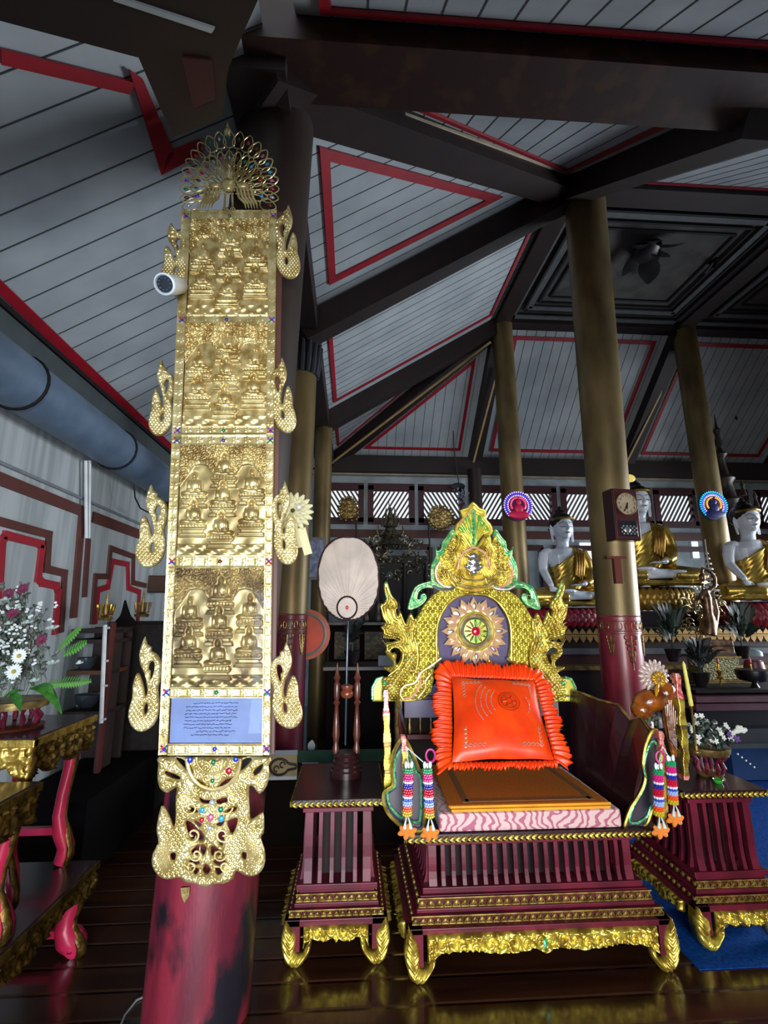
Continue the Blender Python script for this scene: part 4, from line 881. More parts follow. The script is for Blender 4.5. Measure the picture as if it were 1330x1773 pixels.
# top leaf: gold frame, green glass leaf
dplate('crest_frame', mid([(642, 65), (605, 105), (562, 122), (575, 160), (540, 205), (528, 250), (548, 285), (575, 270), (600, 300), (625, 330), (650, 345)])[:-0 or None] if 0 else [(642, 65), (605, 105), (560, 120), (575, 165), (540, 205), (528, 250), (548, 285), (580, 272), (610, 310), (645, 340), (680, 310), (710, 272), (745, 285), (768, 250), (755, 205), (720, 165), (728, 120), (685, 105)], YK-.005, mat('flame_yellow_gold', '#e6d24e', .3, .5, col2='#cdb238', scale=30), rg(330, .006), False)
dplate('green_leaf', [(643, 105), (600, 155), (560, 210), (545, 250), (580, 262), (610, 300), (625, 345), (665, 345), (680, 300), (705, 262), (745, 250), (730, 210), (688, 155)], YK-.012, leaf_green, lambda u, v, D: .009*(.5+.5*np.cos(np.arctan2(np.abs(u-P(819, 900, YK).x), np.abs(v-P(819, 945, YK).z))*26))*np.clip(D/.006, 0, 1), False)
bands([(643, 105), (600, 155), (560, 210)], .004, pink_glass, 'leaf_rim', TH_, YK-.022, both=False)
bands([(650, 130), (648, 200), (650, 270), (645, 335)], .009, green_glass, 'leaf_spine', TH_, YK-.022, both=False)
mb = MB(); random.seed(3)
for k in range(70):
    s_ = random.choice((-1, 1)); t = random.random(); a = 650+s_*(120+260*t*random.uniform(.7, 1)); b = 420+230*t+random.uniform(-30, 30); mb.ell(X3(a, b, YK-.03), .003, 5, 4)
mb.k = 0; mb.build('mirror_studs', mat('tiny_mirrors', '#f2fff4', .05, .9), TH_, label='scattered tiny mirror studs')
# flower medallion
mc = P(640+652/3.595, 850+872/3.595, YBK-.002); px2m = (P(823, 1092, YBK)-P(822, 1092, YBK)).length/3.595
def petal(mb, ang, r0, r1, w_, y, th=.012):
    d = Vector((math.sin(ang), 0, math.cos(ang))); nn = Vector((math.cos(ang), 0, -math.sin(ang))); c = Vector((mc.x, y, mc.z)); N = 7; v = []; 
    for i in range(N+1):
        t = i/N; ww = w_*math.sin(math.pi*min(1, .25+.75*t))**.8*(1-t)**.35 if i < N else 0
        ctrp = c+d*(r0+(r1-r0)*t); v += [ctrp-nn*ww, ctrp+Vector((0, -th*math.sin(math.pi*(.15+.85*t)), 0)), ctrp+nn*ww]
    f = []
    for i in range(N): a = i*3; f += [(a, a+1, a+4, a+3), (a+1, a+2, a+5, a+4)]
    mb.add(v, [q[::-1] for q in f])
med = MB(); med.lathe([(.0, 0), (150*px2m, 0), (150*px2m, .012), (0, .012)], (mc.x, mc.y, mc.z), 32, Matrix.Rotation(math.pi/2, 3, 'X')); medo = med.build('medallion', gold, TH_, smooth=True)
pm = {0: mat('petal_gold', '#ddc07e', .35, .35, col2='#d8a088', scale=40), 1: pink_glass, 2: silver}
for k in range(16):
    mb = MB(); petal(mb, k*math.pi/8, 90*px2m, 208*px2m, 40*px2m, mc.y-.010); mb.build('outer_petal', pm[0], medo, smooth=True)
for k in range(16):
    mb = MB(); petal(mb, k*math.pi/8+math.pi/16, 90*px2m, 180*px2m, 32*px2m, mc.y-.022); mb.build('inner_petal', pm[0], medo, smooth=True)
mb = MB(); mb2 = MB()
for k in range(16): a = k*math.pi/8; (mb if k % 2 else mb2).ell(mc+Vector((math.sin(a)*150*px2m, -.03, math.cos(a)*150*px2m)), (10*px2m, .004, 22*px2m), 7, 5, Matrix.Rotation(a, 3, 'Y'))
mb.build('petal_inlay', pink_glass, medo, smooth=True); mb2.build('petal_inlay', silver, medo, smooth=True)
for r, w_, m, yy in ((112, 7, lime, .03), (98, 14, gold, .026), (80, 6, silver, .032)):
    mb = MB(); mb.tube([mc+Vector((r*px2m*math.sin(t), -yy, r*px2m*math.cos(t))) for t in np.linspace(0, 6.2832, 41)], w_*px2m*.8, 8); mb.build('ring', m, medo, smooth=True)
mb = MB(); mb.lathe([(0, 0), (76*px2m, 0), (70*px2m, .01), (0, .014)], (mc.x, mc.y-.02, mc.z), 24, Matrix.Rotation(math.pi/2, 3, 'X')); mb.build('green_disc', leaf_green, medo, smooth=True)
mb = MB()
for k in range(12): a = k*math.pi/6; mb.ell(mc+Vector((math.sin(a)*48*px2m, -.036, math.cos(a)*48*px2m)), (7*px2m, .004, 22*px2m), 7, 5, Matrix.Rotation(a, 3, 'Y'))
mb.build('disc_petals', gold_dark, medo, smooth=True)
mb = MB(); mb.ell(mc+Vector((0, -.04, 0)), (27*px2m, .012, 27*px2m), 14, 8); mb.build('ruby', mat('ruby', '#d8103c', .15, .2, coat=.6), medo, smooth=True)
for x, y in ((400, 1090), (560, 1075), (650, 1110), (745, 1060), (870, 1020)):
    mb = MB(); p = X3(x, y, YBK-.002); mb.ell(p, (.009, .006, .014), 6, 5); mb.build('stud', gold, TH_, smooth=True)
# ---- arms
def arm(sg):
    """sg=-1 left, +1 right"""
    if sg > 0: bot = [(1.30, 2.42), (1.30, 3.05)]; top = [(1.43, 2.42, .93), (1.44, 2.52, .985), (1.43, 2.6, .955), (1.40, 2.66, 1.02), (1.37, 2.8, 1.02), (1.34, 2.93, 1.035), (1.33, 3.05, 1.035)]
    else: bot = [(.345, 2.42), (.345, 3.05)]; top = [(.235, 2.42, .90), (.235, 2.52, .96), (.24, 2.6, .94), (.25, 2.66, 1.0), (.27, 2.8, 1.0), (.28, 2.93, 1.01), (.29, 3.05, 1.01)]
    mb = MB(); n = len(top); v = []
    for x, y, z in top:
        for k in range(6): t = k/5; v.append((bot[0][0]+(x-bot[0][0])*t**1.6, y, .545+(z-.545)*t))
    m_ = len(v); v += [(x+sg*.022, y, z) for x, y, z in v]; f = []
    for i in range(n-1):
        for k in range(5): a = i*6+k; f += [(a, a+1, a+7, a+6), (a+m_, a+6+m_, a+7+m_, a+1+m_)]
    for i in range(n-1): a = i*6+5; f.append((a, a+m_, a+m_+6, a+6))
    for k in range(5): f.append((k, k+m_, k+1+m_, k+1)); b_ = (n-1)*6+k; f.append((b_, b_+1, b_+1+m_, b_+m_))
    o = MB().add(v, f).build('arm_panel', maroon_dark, TH_)
    mb = MB(); mb.tube([(x+sg*.011, y, z+.004) for x, y, z in top], .008, 6); mb.build('arm_gold_edge', gold_dark, o, smooth=True)
arm(1); arm(-1)
def finial(pts, Y, w0, name='arm_finial'): # edge-on carved strip: gold with red mosaic caps, px centre line
    n = len(pts)-1
    for k in range(n):
        pass
    root = None; p = [P(a, b, Y) for a, b in pts]
    mb = MB(); mats = [gold_bright, mat('red_mosaic', '#c23a4a', .25, .3, col2='#e6a090', scale=60), gold_dark]
    L = cat_rom_open([tuple(q) for q in p], 8); m_ = len(L)
    for i in range(m_-1):
        t = i/m_; mb.k = 1 if t < .22 or .9 < t < .95 else (2 if (i % 7 == 0) else 0); a = Vector(L[i]); b = Vector(L[i+1])
        ww = w0*(.55+.35*math.sin(t*math.pi)+.12*math.sin(i*1.1)); dd = .035*(1+.5*math.sin(i*.9)); mb.box((a+b)/2+Vector((0, dd*.3, 0)), (ww, dd, (b-a).length*1.15))
    return mb.build(name, mats, TH_, bevel=.002)
finial([(698, 1274), (701, 1300), (703, 1340), (704, 1390), (704, 1445)], 2.38, .036)
finial([(668, 1194), (669, 1240), (671, 1300), (671, 1350), (670, 1385)], 2.47, .038)
finial([(1143, 1266), (1147, 1300), (1148, 1350), (1150, 1400), (1150, 1438)], 2.38, .034)
finial([(1172, 1166), (1178, 1210), (1184, 1270), (1187, 1310), (1187, 1350)], 2.47, .036)
# carved cartouche plates on the arm fronts
def cart(pts, Y, mir=False):
    lime_e = mat('green_gold_edge', '#6fb27a', .28, .5, col2='#c9b95a', scale=30)
    pp = [(P(a, b, Y).x, P(a, b, Y).z) for a, b in pts]
    mb = MB(); plate(mb, pp, wall_map(Y), .004, .012, lambda u, v, D: np.where(D < .012, .008, -.0), smooth=2); o = mb.build('arm_front_plate', mat('dark_slate_panel', '#3a3440', .4), TH_, smooth='all')
    q = cat_rom(pp, 4); mb = MB(); L = [Vector((x, Y-.01, z)) for x, z in q]; mb.tube(L+[L[0]], .0075, 6); mb.build('gold_outline', gold_bright, o, smooth=True)
    c = sum(L, Vector())/len(L); mb = MB(); L2 = [a+(c-a)*.2+Vector((0, -.002, 0)) for a in L]; mb.tube(L2+[L2[0]], .0055, 6); mb.build('green_outline', green_glass, o, smooth=True)
cart([(698, 1277), (715, 1305), (725, 1330), (735, 1345), (735, 1420), (725, 1438), (690, 1425), (668, 1400), (664, 1372), (680, 1360), (678, 1330), (682, 1300)], 2.42)
cart([(1133, 1262), (1118, 1285), (1112, 1320), (1116, 1345), (1108, 1370), (1090, 1400), (1080, 1432), (1095, 1438), (1118, 1425), (1128, 1400), (1145, 1400), (1146, 1300)], 2.42)
# ---- mattress, folded cloth, cushion
zq = .55
def pad(name, x0, x1, y0, y1, z0, z1, m, lab, cat, rnd=.012, skew=0):
    mb = MB(); v = []; nx, ny = 24, 18
    mb.prism([(x0, y0, z0), (x1, y0, z0), (x1-skew, y1, z0), (x0+skew, y1, z0)], (0, 0, z1-z0)); o = mb.build(name, m, bevel=rnd); return tag(o, lab, cat)
bro = mat('pink_brocade', '#b78a92', .5, 0, sheen=.3); nt = bro.node_tree; b = nt.nodes['Principled BSDF']
for l in list(b.inputs['Base Color'].links): nt.links.remove(l)
tc = nt.nodes.new('ShaderNodeTexCoord'); mp_ = nt.nodes.new('ShaderNodeMapping'); mp_.inputs['Scale'].default_value = (9, 9, 18); wv = nt.nodes.new('ShaderNodeTexWave'); wv.inputs['Scale'].default_value = .9; wv.inputs['Distortion'].default_value = 14; wv.inputs['Detail'].default_value = 2; r = nt.nodes.new('ShaderNodeValToRGB'); r.color_ramp.elements[0].color = lin('#a2566c'); r.color_ramp.elements[1].color = lin('#c9a9a6'); r.color_ramp.elements[0].position = .25; r.color_ramp.elements[1].position = .4
nt.links.new(tc.outputs['Object'], mp_.inputs[0]); nt.links.new(mp_.outputs[0], wv.inputs[0]); nt.links.new(wv.outputs[1], r.inputs[0]); nt.links.new(r.outputs[0], b.inputs['Base Color'])
pad('seat_mattress', .40, 1.235, 2.385, 3.03, .548, .625, bro, 'thin pink brocade mattress on the throne seat', 'mattress')
fc = thing('folded_cloth', (.8, 2.6, .63), 'folded saffron cloth laid over the mattress under the cushion', 'cloth')
for k, (dx, dz) in enumerate(((0, 0), (-.012, .016))):
    mb = MB(); nx, ny = 30, 20; v = []
    x0, x1, y0, y1 = .455+dx, 1.19+dx*.5, 2.385+k*.004, 3.0; z = .627+dz
    mb.prism([(x0, y0, z), (x1, y0, z), (x1-.02, y1, z), (x0+.02, y1, z)], (0, 0, .013)); o = mb.build('cloth_layer', saffron_edge if k == 0 else saffron, fc, bevel=.005)
mb = MB(); mb.tube([(.45, 2.386, .650), (1.188, 2.386, .650)], .006, 6); mb.build('hem', saffron_edge, fc, smooth=True)
mb = MB()
for p, q in (((.53, 2.42), (.55, 2.95)), ((1.12, 2.42), (1.10, 2.95)), ((.53, 2.44), (1.12, 2.44))): mb.bar((p[0], p[1], .657), (q[0], q[1], .657), .03, .002, (0, 0, 1))
mb.build('woven_stripe', mat('mauve_stripe', '#8a6238', .8), fc)
# cushion with ruffle
cu = thing('cushion', (.82, 2.75, .66), 'orange satin cushion with a frilled edge and silver lettering, leaning on the throne back', 'cushion')
Yc = 2.72
cor = [P(782, 1172, 2.92), P(926, 1178, 2.92), P(960, 1316, 2.6), P(783, 1320, 2.6)]
def cush(s, t): # s,t in 0..1
    p = cor[0]*(1-s)*(1-t)+cor[1]*s*(1-t)+cor[2]*s*t+cor[3]*(1-s)*t; return p
nrm = (cor[1]-cor[0]).cross(cor[3]-cor[0]).normalized()
if nrm.y > 0: nrm = -nrm
N = 24; v = []; f = []
for side in (1, -1):
    for i in range(N+1):
        for j in range(N+1):
            s = i/N; t = j/N; bul = (max(0, 16*s*(1-s)*t*(1-t)))**.42; pin = 1-.05*(math.sin(math.pi*s)+math.sin(math.pi*t))*(1 if 1 else 0)
            s2 = .5+(s-.5)*(1-.05*math.sin(math.pi*t)); t2 = .5+(t-.5)*(1-.05*math.sin(math.pi*s))
            wr = .004*math.sin(s*14+t*9)*(1-bul*.6)
            v.append(cush(s2, t2)+nrm*(side*(.075*bul)+wr))
n1 = (N+1)**2
for sd in (0, 1):
    for i in range(N):
        for j in range(N):
            a = sd*n1+i*(N+1)+j; q = (a, a+1, a+N+2, a+N+1); f.append(q if sd == 0 else q[::-1])
mb = MB(); mb.add(v, f); mb.build('cushion_body', orange, cu, smooth='all')
# ruffle
def ruffle():
    mb = MB(); K = 640; rows = 7; v = []; f = []
    per = []
    for k in range(K):
        u = 4*k/K; e = int(u); w_ = u-e; s, t = [(w_, 0), (1, w_), (1-w_, 1), (0, 1-w_)][e % 4]
        c_ = cush(.5, .5); p = cush(s, t); out = (p-c_); dx = [(s-.5), (t-.5)]
        cx_ = max(-.5, min(.5, dx[0])); cy_ = dx[1]; sd = [(0, -1), (1, 0), (0, 1), (-1, 0)][e % 4]; cr = abs(2*w_-1)**6
        du = (cor[1]-cor[0]).normalized(); dv = (cor[3]-cor[0]).normalized()
        o = du*(sd[0]*(1-cr)+cr*math.copysign(.75, dx[0]))+dv*(sd[1]*(1-cr)+cr*math.copysign(.75, dx[1])); per.append((p, o.normalized(), e))
    rnd = np.random.RandomState(4); ph = np.cumsum(rnd.uniform(.45, 1.15, K)); wl = .098
    for k, (p, o, e) in enumerate(per):
        big = wl*(1.0+.12*math.sin(k*.11)+.06*math.sin(k*.37)) * (.45 if e == 2 else (1.15 if e in (0, 3) else 1.0))
        for r in range(rows):
            t = r/(rows-1); amp = (.003+.0075*t); v.append(p+o*big*t*(1-.15*t)+nrm*(amp*math.sin(ph[k])+.01*math.sin(t*3)-.05*t*t*(e == 0)*-.2)+o*.007*math.sin(ph[k]*1.3)*t)
    for k in range(K):
        for r in range(rows-1): a = k*rows+r; b = ((k+1) % K)*rows+r; f.append((a, b, b+1, a+1))
    mb.add(v, f); o = mb.build('ruffle', orange, cu, smooth='all'); md = o.modifiers.new('s', 'SOLIDIFY'); md.thickness = .002
ruffle()
sil = mat('silver_thread', '#d3b8a8', .35, .5)
fr = lambda s, t, h=.0: cush(s, t)+nrm*(.075*(max(0, 16*s*(1-s)*t*(1-t)))**.42+.002+h)
mb = MB(); random.seed(11)
for r in range(4):
    R = .20+.055*r; 
    for k in range(11-0*r):
        a = 2.45+1.35*k/11; L = [fr(.60+R*math.cos(a+da)*1.0, .40-R*math.sin(a+da)*1.0+random.uniform(-.008, .008)) for da in (0, .035, .07, .1)]; mb.tube(L, .0028, 4)
for k in range(5): a = -.5+.22*k; mb.tube([fr(.62+.2*math.cos(a), .42+.2*math.sin(a)), fr(.62+.2*math.cos(a+.15), .42+.21*math.sin(a+.15))], .0025, 4)
for sx, tx in ((.12, .13), (.88, .13), (.12, .87), (.88, .87)):
    dx = 1 if sx < .5 else -1; dy = 1 if tx < .5 else -1
    for k in range(5): 
        mb.tube([fr(sx+dx*(.045*k+.02*math.cos(q)), tx+dy*.014*math.sin(q)) for q in np.linspace(0, 5, 7)], .0018, 4); mb.tube([fr(sx+dx*.014*math.sin(q), tx+dy*(.045*k+.02*math.cos(q))) for q in np.linspace(0, 5, 7)], .0018, 4)
mb.build('silver_embroidery', sil, cu, label='silver lettering in arcs and corner scrolls')
mb = MB()
for R in (.115, .085, .035): mb.tube([fr(.60+R*math.cos(q), .40+R*math.sin(q)) for q in np.linspace(0, 6.2832, 26)], .0035, 5)
for k in range(6): a = k*math.pi/3; mb.tube([fr(.60+.03*math.cos(a), .40+.03*math.sin(a)), fr(.60+.075*math.cos(a), .40+.075*math.sin(a))], .006, 5)
mb.build('stitched_crest', mat('dark_orange_thread', '#d8480f', .4, .3), cu, smooth=True)
# ================================================================ garlands on the throne arms
felt = mat('orange_felt', '#e8811c', .9, sheen=.3); ribbon = mat('magenta_ribbon', '#c0287c', .5); drop = mat('milky_drops', '#d8e4e2', .25, coat=.3)
bandc = [('#149a5a', 2), ('#d0267c', 3), ('#e9e4f4', 1), ('#2c2f9c', 2), ('#c41230', 3), ('#e9e4f4', 1), ('#2f4fb8', 1), ('#9ab4ea', 2), ('#ee5418', 2), ('#c8b428', 2)]
def garland(top, bot, label, loop=True):
    hook = P(702 if P(900, 1330, 2.3).x > top[0] else 1147, 1292, 2.365)
    top = Vector(top); bot = Vector(bot); g = thing('beaded_garland', bot, label, 'garland', 'beaded garlands on the throne arms')
    d = (bot-top); n = sum(k for c, k in bandc); R = .0165; z = 0; r0 = 0
    for c, k in bandc:
        mb = MB()
        for i in range(k):
            t = (r0+.5)/n; r0 += 1; ctr = top+d*t
            for q in range(10):
                a = 2*math.pi*q/10+(i % 2)*.35; mb.ell(ctr+Vector((R*math.cos(a), R*math.sin(a), 0)), .0066, 6, 4)
        mb.build('bead_band', mat('beads_'+c[1:], c, .22, coat=.5), g, smooth=True)
    for dx in (-.009, .010):
        mb = MB(); mb.tube([bot+Vector((dx*.3, -.008, 0)), bot+Vector((dx, -.012, -.022)), bot+Vector((dx*1.4, -.012, -.045)), bot+Vector((dx*1.5, -.012, -.05))], [.002, .004, .0085, .003], 7); mb.build('glass_drop', drop, g, smooth=True)
    mb = MB(); mb.tube([top, top+Vector((0, .003, .02))], .004, 6); mb.ell(top+Vector((-.012, -.004, .014)), (.008, .006, .016), 7, 5); mb.ell(top+Vector((.012, -.004, .014)), (.008, .006, .016), 7, 5); mb.build('bell_beads', drop, g, smooth=True)
    mb = MB(); c = bot+Vector((0, -.004, -.062))
    for k in range(6): a = k*math.pi/3+.3; mb.ell(c+Vector((.022*math.cos(a), .004*(k % 2), .012*math.sin(a))), (.021, .008, .012), 8, 5, Matrix.Rotation(-a, 3, 'Y'))
    mb.build('felt_flower', felt, g, smooth=True)
    mb = MB(); mb.tube([top+Vector((0, 0, .01)), Vector((hook[0], hook[1], hook[2]))], .0025, 5); mb.build('string', drop, g)
    if loop:
        mb = MB(); mb.tube([top+Vector((.015+.020*math.cos(t), 0, .05+.026*math.sin(t))) for t in np.linspace(0, 6.2832, 20)], .005, 5, flat=1); mb.build('ribbon_loop', ribbon, g, smooth=True)
garland(P(708, 1330, 2.31), P(705, 1412, 2.31), 'left beaded garland of the pair on the left throne arm', False)
garland(P(740, 1330, 2.31), P(744, 1415, 2.31), 'right beaded garland of the pair on the left throne arm, with magenta ribbon loop')
garland(P(1140, 1332, 2.31), P(1141, 1412, 2.31), 'left beaded garland of the pair on the right throne arm, with pink ribbon')
garland(P(1161, 1318, 2.36), P(1166, 1392, 2.36), 'right beaded garland of the pair on the right throne arm', False)
# ================================================================ fan and stand
ZT = .65; xf = P(601, 1200, 2.86).x
st = thing('fan_stand', (xf, 2.86, ZT), 'dark turned wood fan stand with two spindles on the left side table', 'stand')
mb = MB(); mb.lathe([(.086, 0), (.086, .03), (.078, .036), (.078, .052), (.07, .058), (.072, .075), (.064, .082), (.066, .1), (.058, .106), (.054, .118), (.0, .12)], (xf, 2.86, ZT), 28); mb.build('turned_base', mat('dark_turned_base', '#2c1314', .25, coat=.4), st, smooth=True)
for s_ in (-1, 1):
    mb = MB(); h = P(600, 1148, 2.86).z-ZT-.11
    mb.lathe([(r, .11+h*t) for r, t in ((.016, 0), (.019, .05), (.012, .1), (.015, .14), (.021, .2), (.016, .35), (.010, .52), (.02, .55), (.011, .58), (.017, .62), (.017, .76), (.011, .79), (.02, .83), (.012, .87), (.008, .93), (.003, 1))], (xf+s_*.056, 2.86, ZT), 14); mb.build('spindle', wood, st, smooth=True)
mb = MB(); mb.lathe([(.024, 0), (.036, .012), (.036, .03), (.028, .04), (.034, .055), (.034, .065), (.02, .07)], (xf, 2.86, P(601, 1208, 2.86).z), 18); mb.build('handle_collar', mat('mid_brown_wood', '#7c3c22', .3, coat=.3), st, smooth=True)
fn = thing('ceremonial_fan', (xf, 2.86, P(601, 1300, 2.86).z), 'large cream pleated hand fan with dark rim standing in the turned stand', 'fan')
YF = 2.86; fo = [(603, 930), (632, 938), (650, 965), (656, 1000), (652, 1035), (638, 1058), (620, 1071), (603, 1073), (586, 1071), (568, 1057), (556, 1035), (551, 1000), (556, 965), (574, 938)]
pf = [(P(a, b, YF).x, P(a, b, YF).z) for a, b in fo]; fc_ = P(601, 1052, YF)
mb = MB(); plate(mb, pf, wall_map(YF), .004, .003, lambda u, v, D: .011*np.abs(np.sin(np.arctan2(u-fc_.x, v-fc_.z+.0)*12)), smooth=4, eh=0); mb.build('pleated_leaf', mat('cream_pleated_paper', '#c2b3a6', .8, 0, sheen=.2), fn, smooth='all')
L = [Vector((x, YF-.003, z)) for x, z in cat_rom(pf, 4)]; mb = MB(); mb.tube(L+[L[0]], .0065, 8); mb.build('dark_rim', mat('dark_wood_rim', '#2a1416', .4), fn, smooth=True)
mb = MB(); mb.tube([fc_+Vector((.056*math.sin(t), -.008, .062*math.cos(t))) for t in np.linspace(0, 6.2832, 33)], .0055, 8); mb.build('inner_ring', MATS['dark_wood_rim'], fn, smooth=True)
mb = MB(); mb.lathe([(0, 0), (.052, .004), (0, .006)], fc_+Vector((0, -.006, 0)), 24, Matrix.Rotation(math.pi/2, 3, 'X')); mb.build('inner_disc', MATS['cream_pleated_paper'], fn, smooth=True)
mb = MB(); mb.ell(fc_+Vector((0, -.014, 0)), (.009, .004, .012), 10, 6); mb.build('red_dot', mat('red_dot', '#d0202c', .4), fn, smooth=True)
mb = MB(); mb.tube([P(603, 1072, YF), P(602, 1100, YF), P(601, 1140, YF), P(598, 1290, YF)], [.004, .005, .0065, .005], 8); mb.build('handle', mat('steel_grey_handle', '#59636e', .25, .6), fn, smooth=True)
of = thing('orange_fan', P(530, 1300, 4.62), 'round orange embroidered fan with silver ring half hidden behind the grey-capped column', 'fan')
oc = P(529, 1098, 4.62); Rr = (P(572, 1098, 4.62)-oc).length; RX = Matrix.Rotation(math.pi/2, 3, 'X')
for r, m, y in ((1, mat('salmon_rim', '#c4664a', .6), 0), (.9, mat('fan_orange', '#d2441c', .55), .006)):
    mb = MB(); mb.lathe([(0, 0), (Rr*r, 0), (Rr*r, .012), (0, .014)], oc-Vector((0, y, 0)), 36, RX); mb.build('fan_disc', m, of, smooth=True)
mb = MB(); mb.tube([oc+Vector((Rr*.8*math.sin(t), -.022, Rr*.8*math.cos(t))) for t in np.linspace(0, 6.2832, 37)], .016, 6); mb.build('silver_ring', mat('grey_braid', '#8f8c88', .6, .3), of, smooth=True)
mb = MB(); mb.tube([oc, (oc.x, 4.62, 0)], .012, 8); mb.build('pole', dark, of)
# ================================================================ right table things
def flower(mb, c, n, r, pw, M): # petals
    for k in range(n):
        a = 2*math.pi*k/n; d = M @ Vector((math.cos(a), math.sin(a), .12)); nn = M @ Vector((-math.sin(a), math.cos(a), 0)); zz = d.cross(nn)
        mb.ell(Vector(c)+d*r*.55, (r*.5, pw, r*.06), 6, 4, Matrix((d, nn, zz)).transposed())
def rmat(rnd, mx=.9): return Matrix.Rotation(rnd.uniform(-mx, mx), 3, 'Y') @ Matrix.Rotation(rnd.uniform(.2, 1.5), 3, 'X')
def leafblade(mb, p, q, wd, droop=.0, n=7, notch=0):
    p = Vector(p); q = Vector(q); d = (q-p).normalized(); s_ = d.cross(Vector((0, -.6, 1))).normalized(); v = []
    for i in range(n+1):
        t = i/n; c = p.lerp(q, t)+Vector((0, 0, droop*math.sin(math.pi*t))); ww = wd*math.sin(math.pi*min(.97, .12+.86*t)); v += [c-s_*ww+Vector((0, 0, ww*.25)), c, c+s_*ww+Vector((0, 0, ww*.25))]
    f = []
    for i in range(n): a = i*3; f += [(a, a+1, a+4, a+3), (a+1, a+2, a+5, a+4)]
    mb.add(v, f)
bl = thing('flower_bowl', P(1226, 1345, 2.72)*0+Vector((P(1225, 1300, 2.72).x, 2.72, .65)), 'gilt and maroon footed bowl of small white flowers on the right side table', 'bowl')
bx_, by_ = P(1225, 1300, 2.72).x, 2.72
mb = MB(); mb.lathe([(.06, 0), (.065, .012), (.05, .02), (0, .02)], (bx_, by_, .655), 24); mb.build('foot_ring', gold_dark, bl, smooth=True)
for k in range(8):
    a = k*math.pi/4; mb = MB(); mb.tube([(bx_+.055*math.cos(a), by_+.055*math.sin(a), .67), (bx_+.068*math.cos(a), by_+.068*math.sin(a), .70), (bx_+.06*math.cos(a), by_+.06*math.sin(a), .73), (bx_+.09*math.cos(a), by_+.09*math.sin(a), .765)], [.008, .012, .007, .009], 7); mb.build('turned_leg', maroon, bl, smooth=True)
mb = MB(); mb.lathe([(.04, .10), (.095, .112), (.105, .125), (.108, .15), (.1, .152), (.0, .14)], (bx_, by_, .65), 28); mb.build('bowl_rim', gold_dark, bl, smooth=True)
rnd = random.Random(5)
fb = thing('white_flower_posy', (bx_, by_, .79), 'posy of white and violet everlasting flowers in the footed bowl on the right table', 'flowers')
mb = MB(); 
for k in range(150):
    a = rnd.uniform(0, 6.28); rr_ = rnd.uniform(0, .13); z = .80+.13*math.sqrt(max(0, 1-(rr_/.14)**2))*rnd.uniform(.2, 1); mb.ell((bx_+rr_*math.cos(a), by_+rr_*math.sin(a)*.8, z), (rnd.uniform(.008, .018),)*3, 5, 4)
mb.build('dark_foliage', mat('dusty_green', '#2a3a34', .7), fb, smooth=True)['kind'] = 'stuff'
for c, m, n_, r in (('white', petal_white, 46, .015), ('violet', mat('violet_petal', '#5d3a86', .6), 6, .018), ('pale', mat('sage_bud', '#7e8f86', .6), 24, .012)):
    for k in range(n_):
        a = rnd.uniform(0, 6.28); rr_ = rnd.uniform(.0, .15); z = .80+.15*math.sqrt(max(0, 1-(rr_/.16)**2))*rnd.uniform(.35, 1.02)
        if c != 'pale' and k > n_*.6: a = rnd.uniform(3.3, 6.1)
        mb = MB(); flower(mb, (bx_+rr_*math.cos(a), by_+rr_*math.sin(a)*.8, z), 5, r, r*.35, rmat(rnd)); mb.build('flower_head', m, fb, smooth=True)
mb = MB(); prev = None
for k in range(16): t = k/15; mb.ell((bx_+.12+.085*t, by_-.03, .84+.05*math.sin(t*2.2)+rnd.uniform(-.012, .012)), .012, 6, 4)
for k in range(5): mb.ell((bx_+.10+.02*k, by_-.09, .78-.016*k), .005, 5, 4)
mb.build('trailing_sprig', petal_white, fb, smooth=True)
cd = thing('yellow_candle', P(1197, 1225, 2.62), 'twisted pale yellow candle standing behind the right throne arm', 'candle')
mb = MB(); a = P(1197, 1222, 2.62); b_ = P(1183, 1145, 2.62); Lc = [a.lerp(b_, k/12) for k in range(13)]; mb.tube(Lc, [.0105-(.0085 if k == 12 else .004*(k/12)**2)+(.0012 if k % 2 else 0) for k in range(13)], 9); mb.build('candle_wax', mat('yellow_wax', '#d8cf58', .4), cd, smooth=True)
mb = MB(); mb.tube([a+Vector((0, 0, -.22)), a], .006, 6); mb.lathe([(.02, 0), (.02, .005), (.008, .01), (.008, .03)], (a.x, a.y, a.z-.225-.001), 12); mb.build('candle_stick', gold_dark, cd, smooth=True)
am = mat('amber_cellophane', '#6e3410', .2, 0, col2='#9a5518', scale=14, coat=.4, bump=.8, bscale=22); amy = mat('golden_bow', '#d8a018', .15, .2, coat=.6, bump=.5, bscale=30); clr = mat('clear_cellophane', '#c9b3a8', .12, 0, coat=.5, bump=.4, bscale=30)
ab = thing('wrapped_gift_vase', P(1135, 1260, 2.75)*1.0, 'amber cellophane wrapped ornament with gold and clear ruffled bow beside the right arm', 'ornament')
YA = 2.72; mb = MB(); 
prof = [(1102, 1210, .02), (1112, 1212, .05), (1130, 1212, .062), (1150, 1208, .055), (1165, 1200, .035)]
c = P(1128, 1212, YA); mb.ell(c, (.105, .07, .062), 18, 10, Matrix.Rotation(-.25, 3, 'Y')); mb.ell(P(1150, 1200, YA), (.065, .06, .065), 14, 8); mb.ell(P(1112, 1228, YA), (.06, .05, .05), 12, 8); mb.build('amber_wrap', am, ab, smooth=True)
mb = MB(); mb.tube([P(1160, 1195, YA-.02), P(1158, 1225, YA-.03), P(1160, 1260, YA-.03), P(1168, 1310, YA-.03)], [.042, .038, .03, .016], 10, flat=.6)
for k in range(7): mb.tube([P(1150+k*4, 1200+k*4, YA-.05), P(1153+k*3, 1235+k*5, YA-.055), P(1160+k*2, 1280+k*3, YA-.05)], .0028, 5)
mb.build('amber_tail', am, ab, smooth=True)
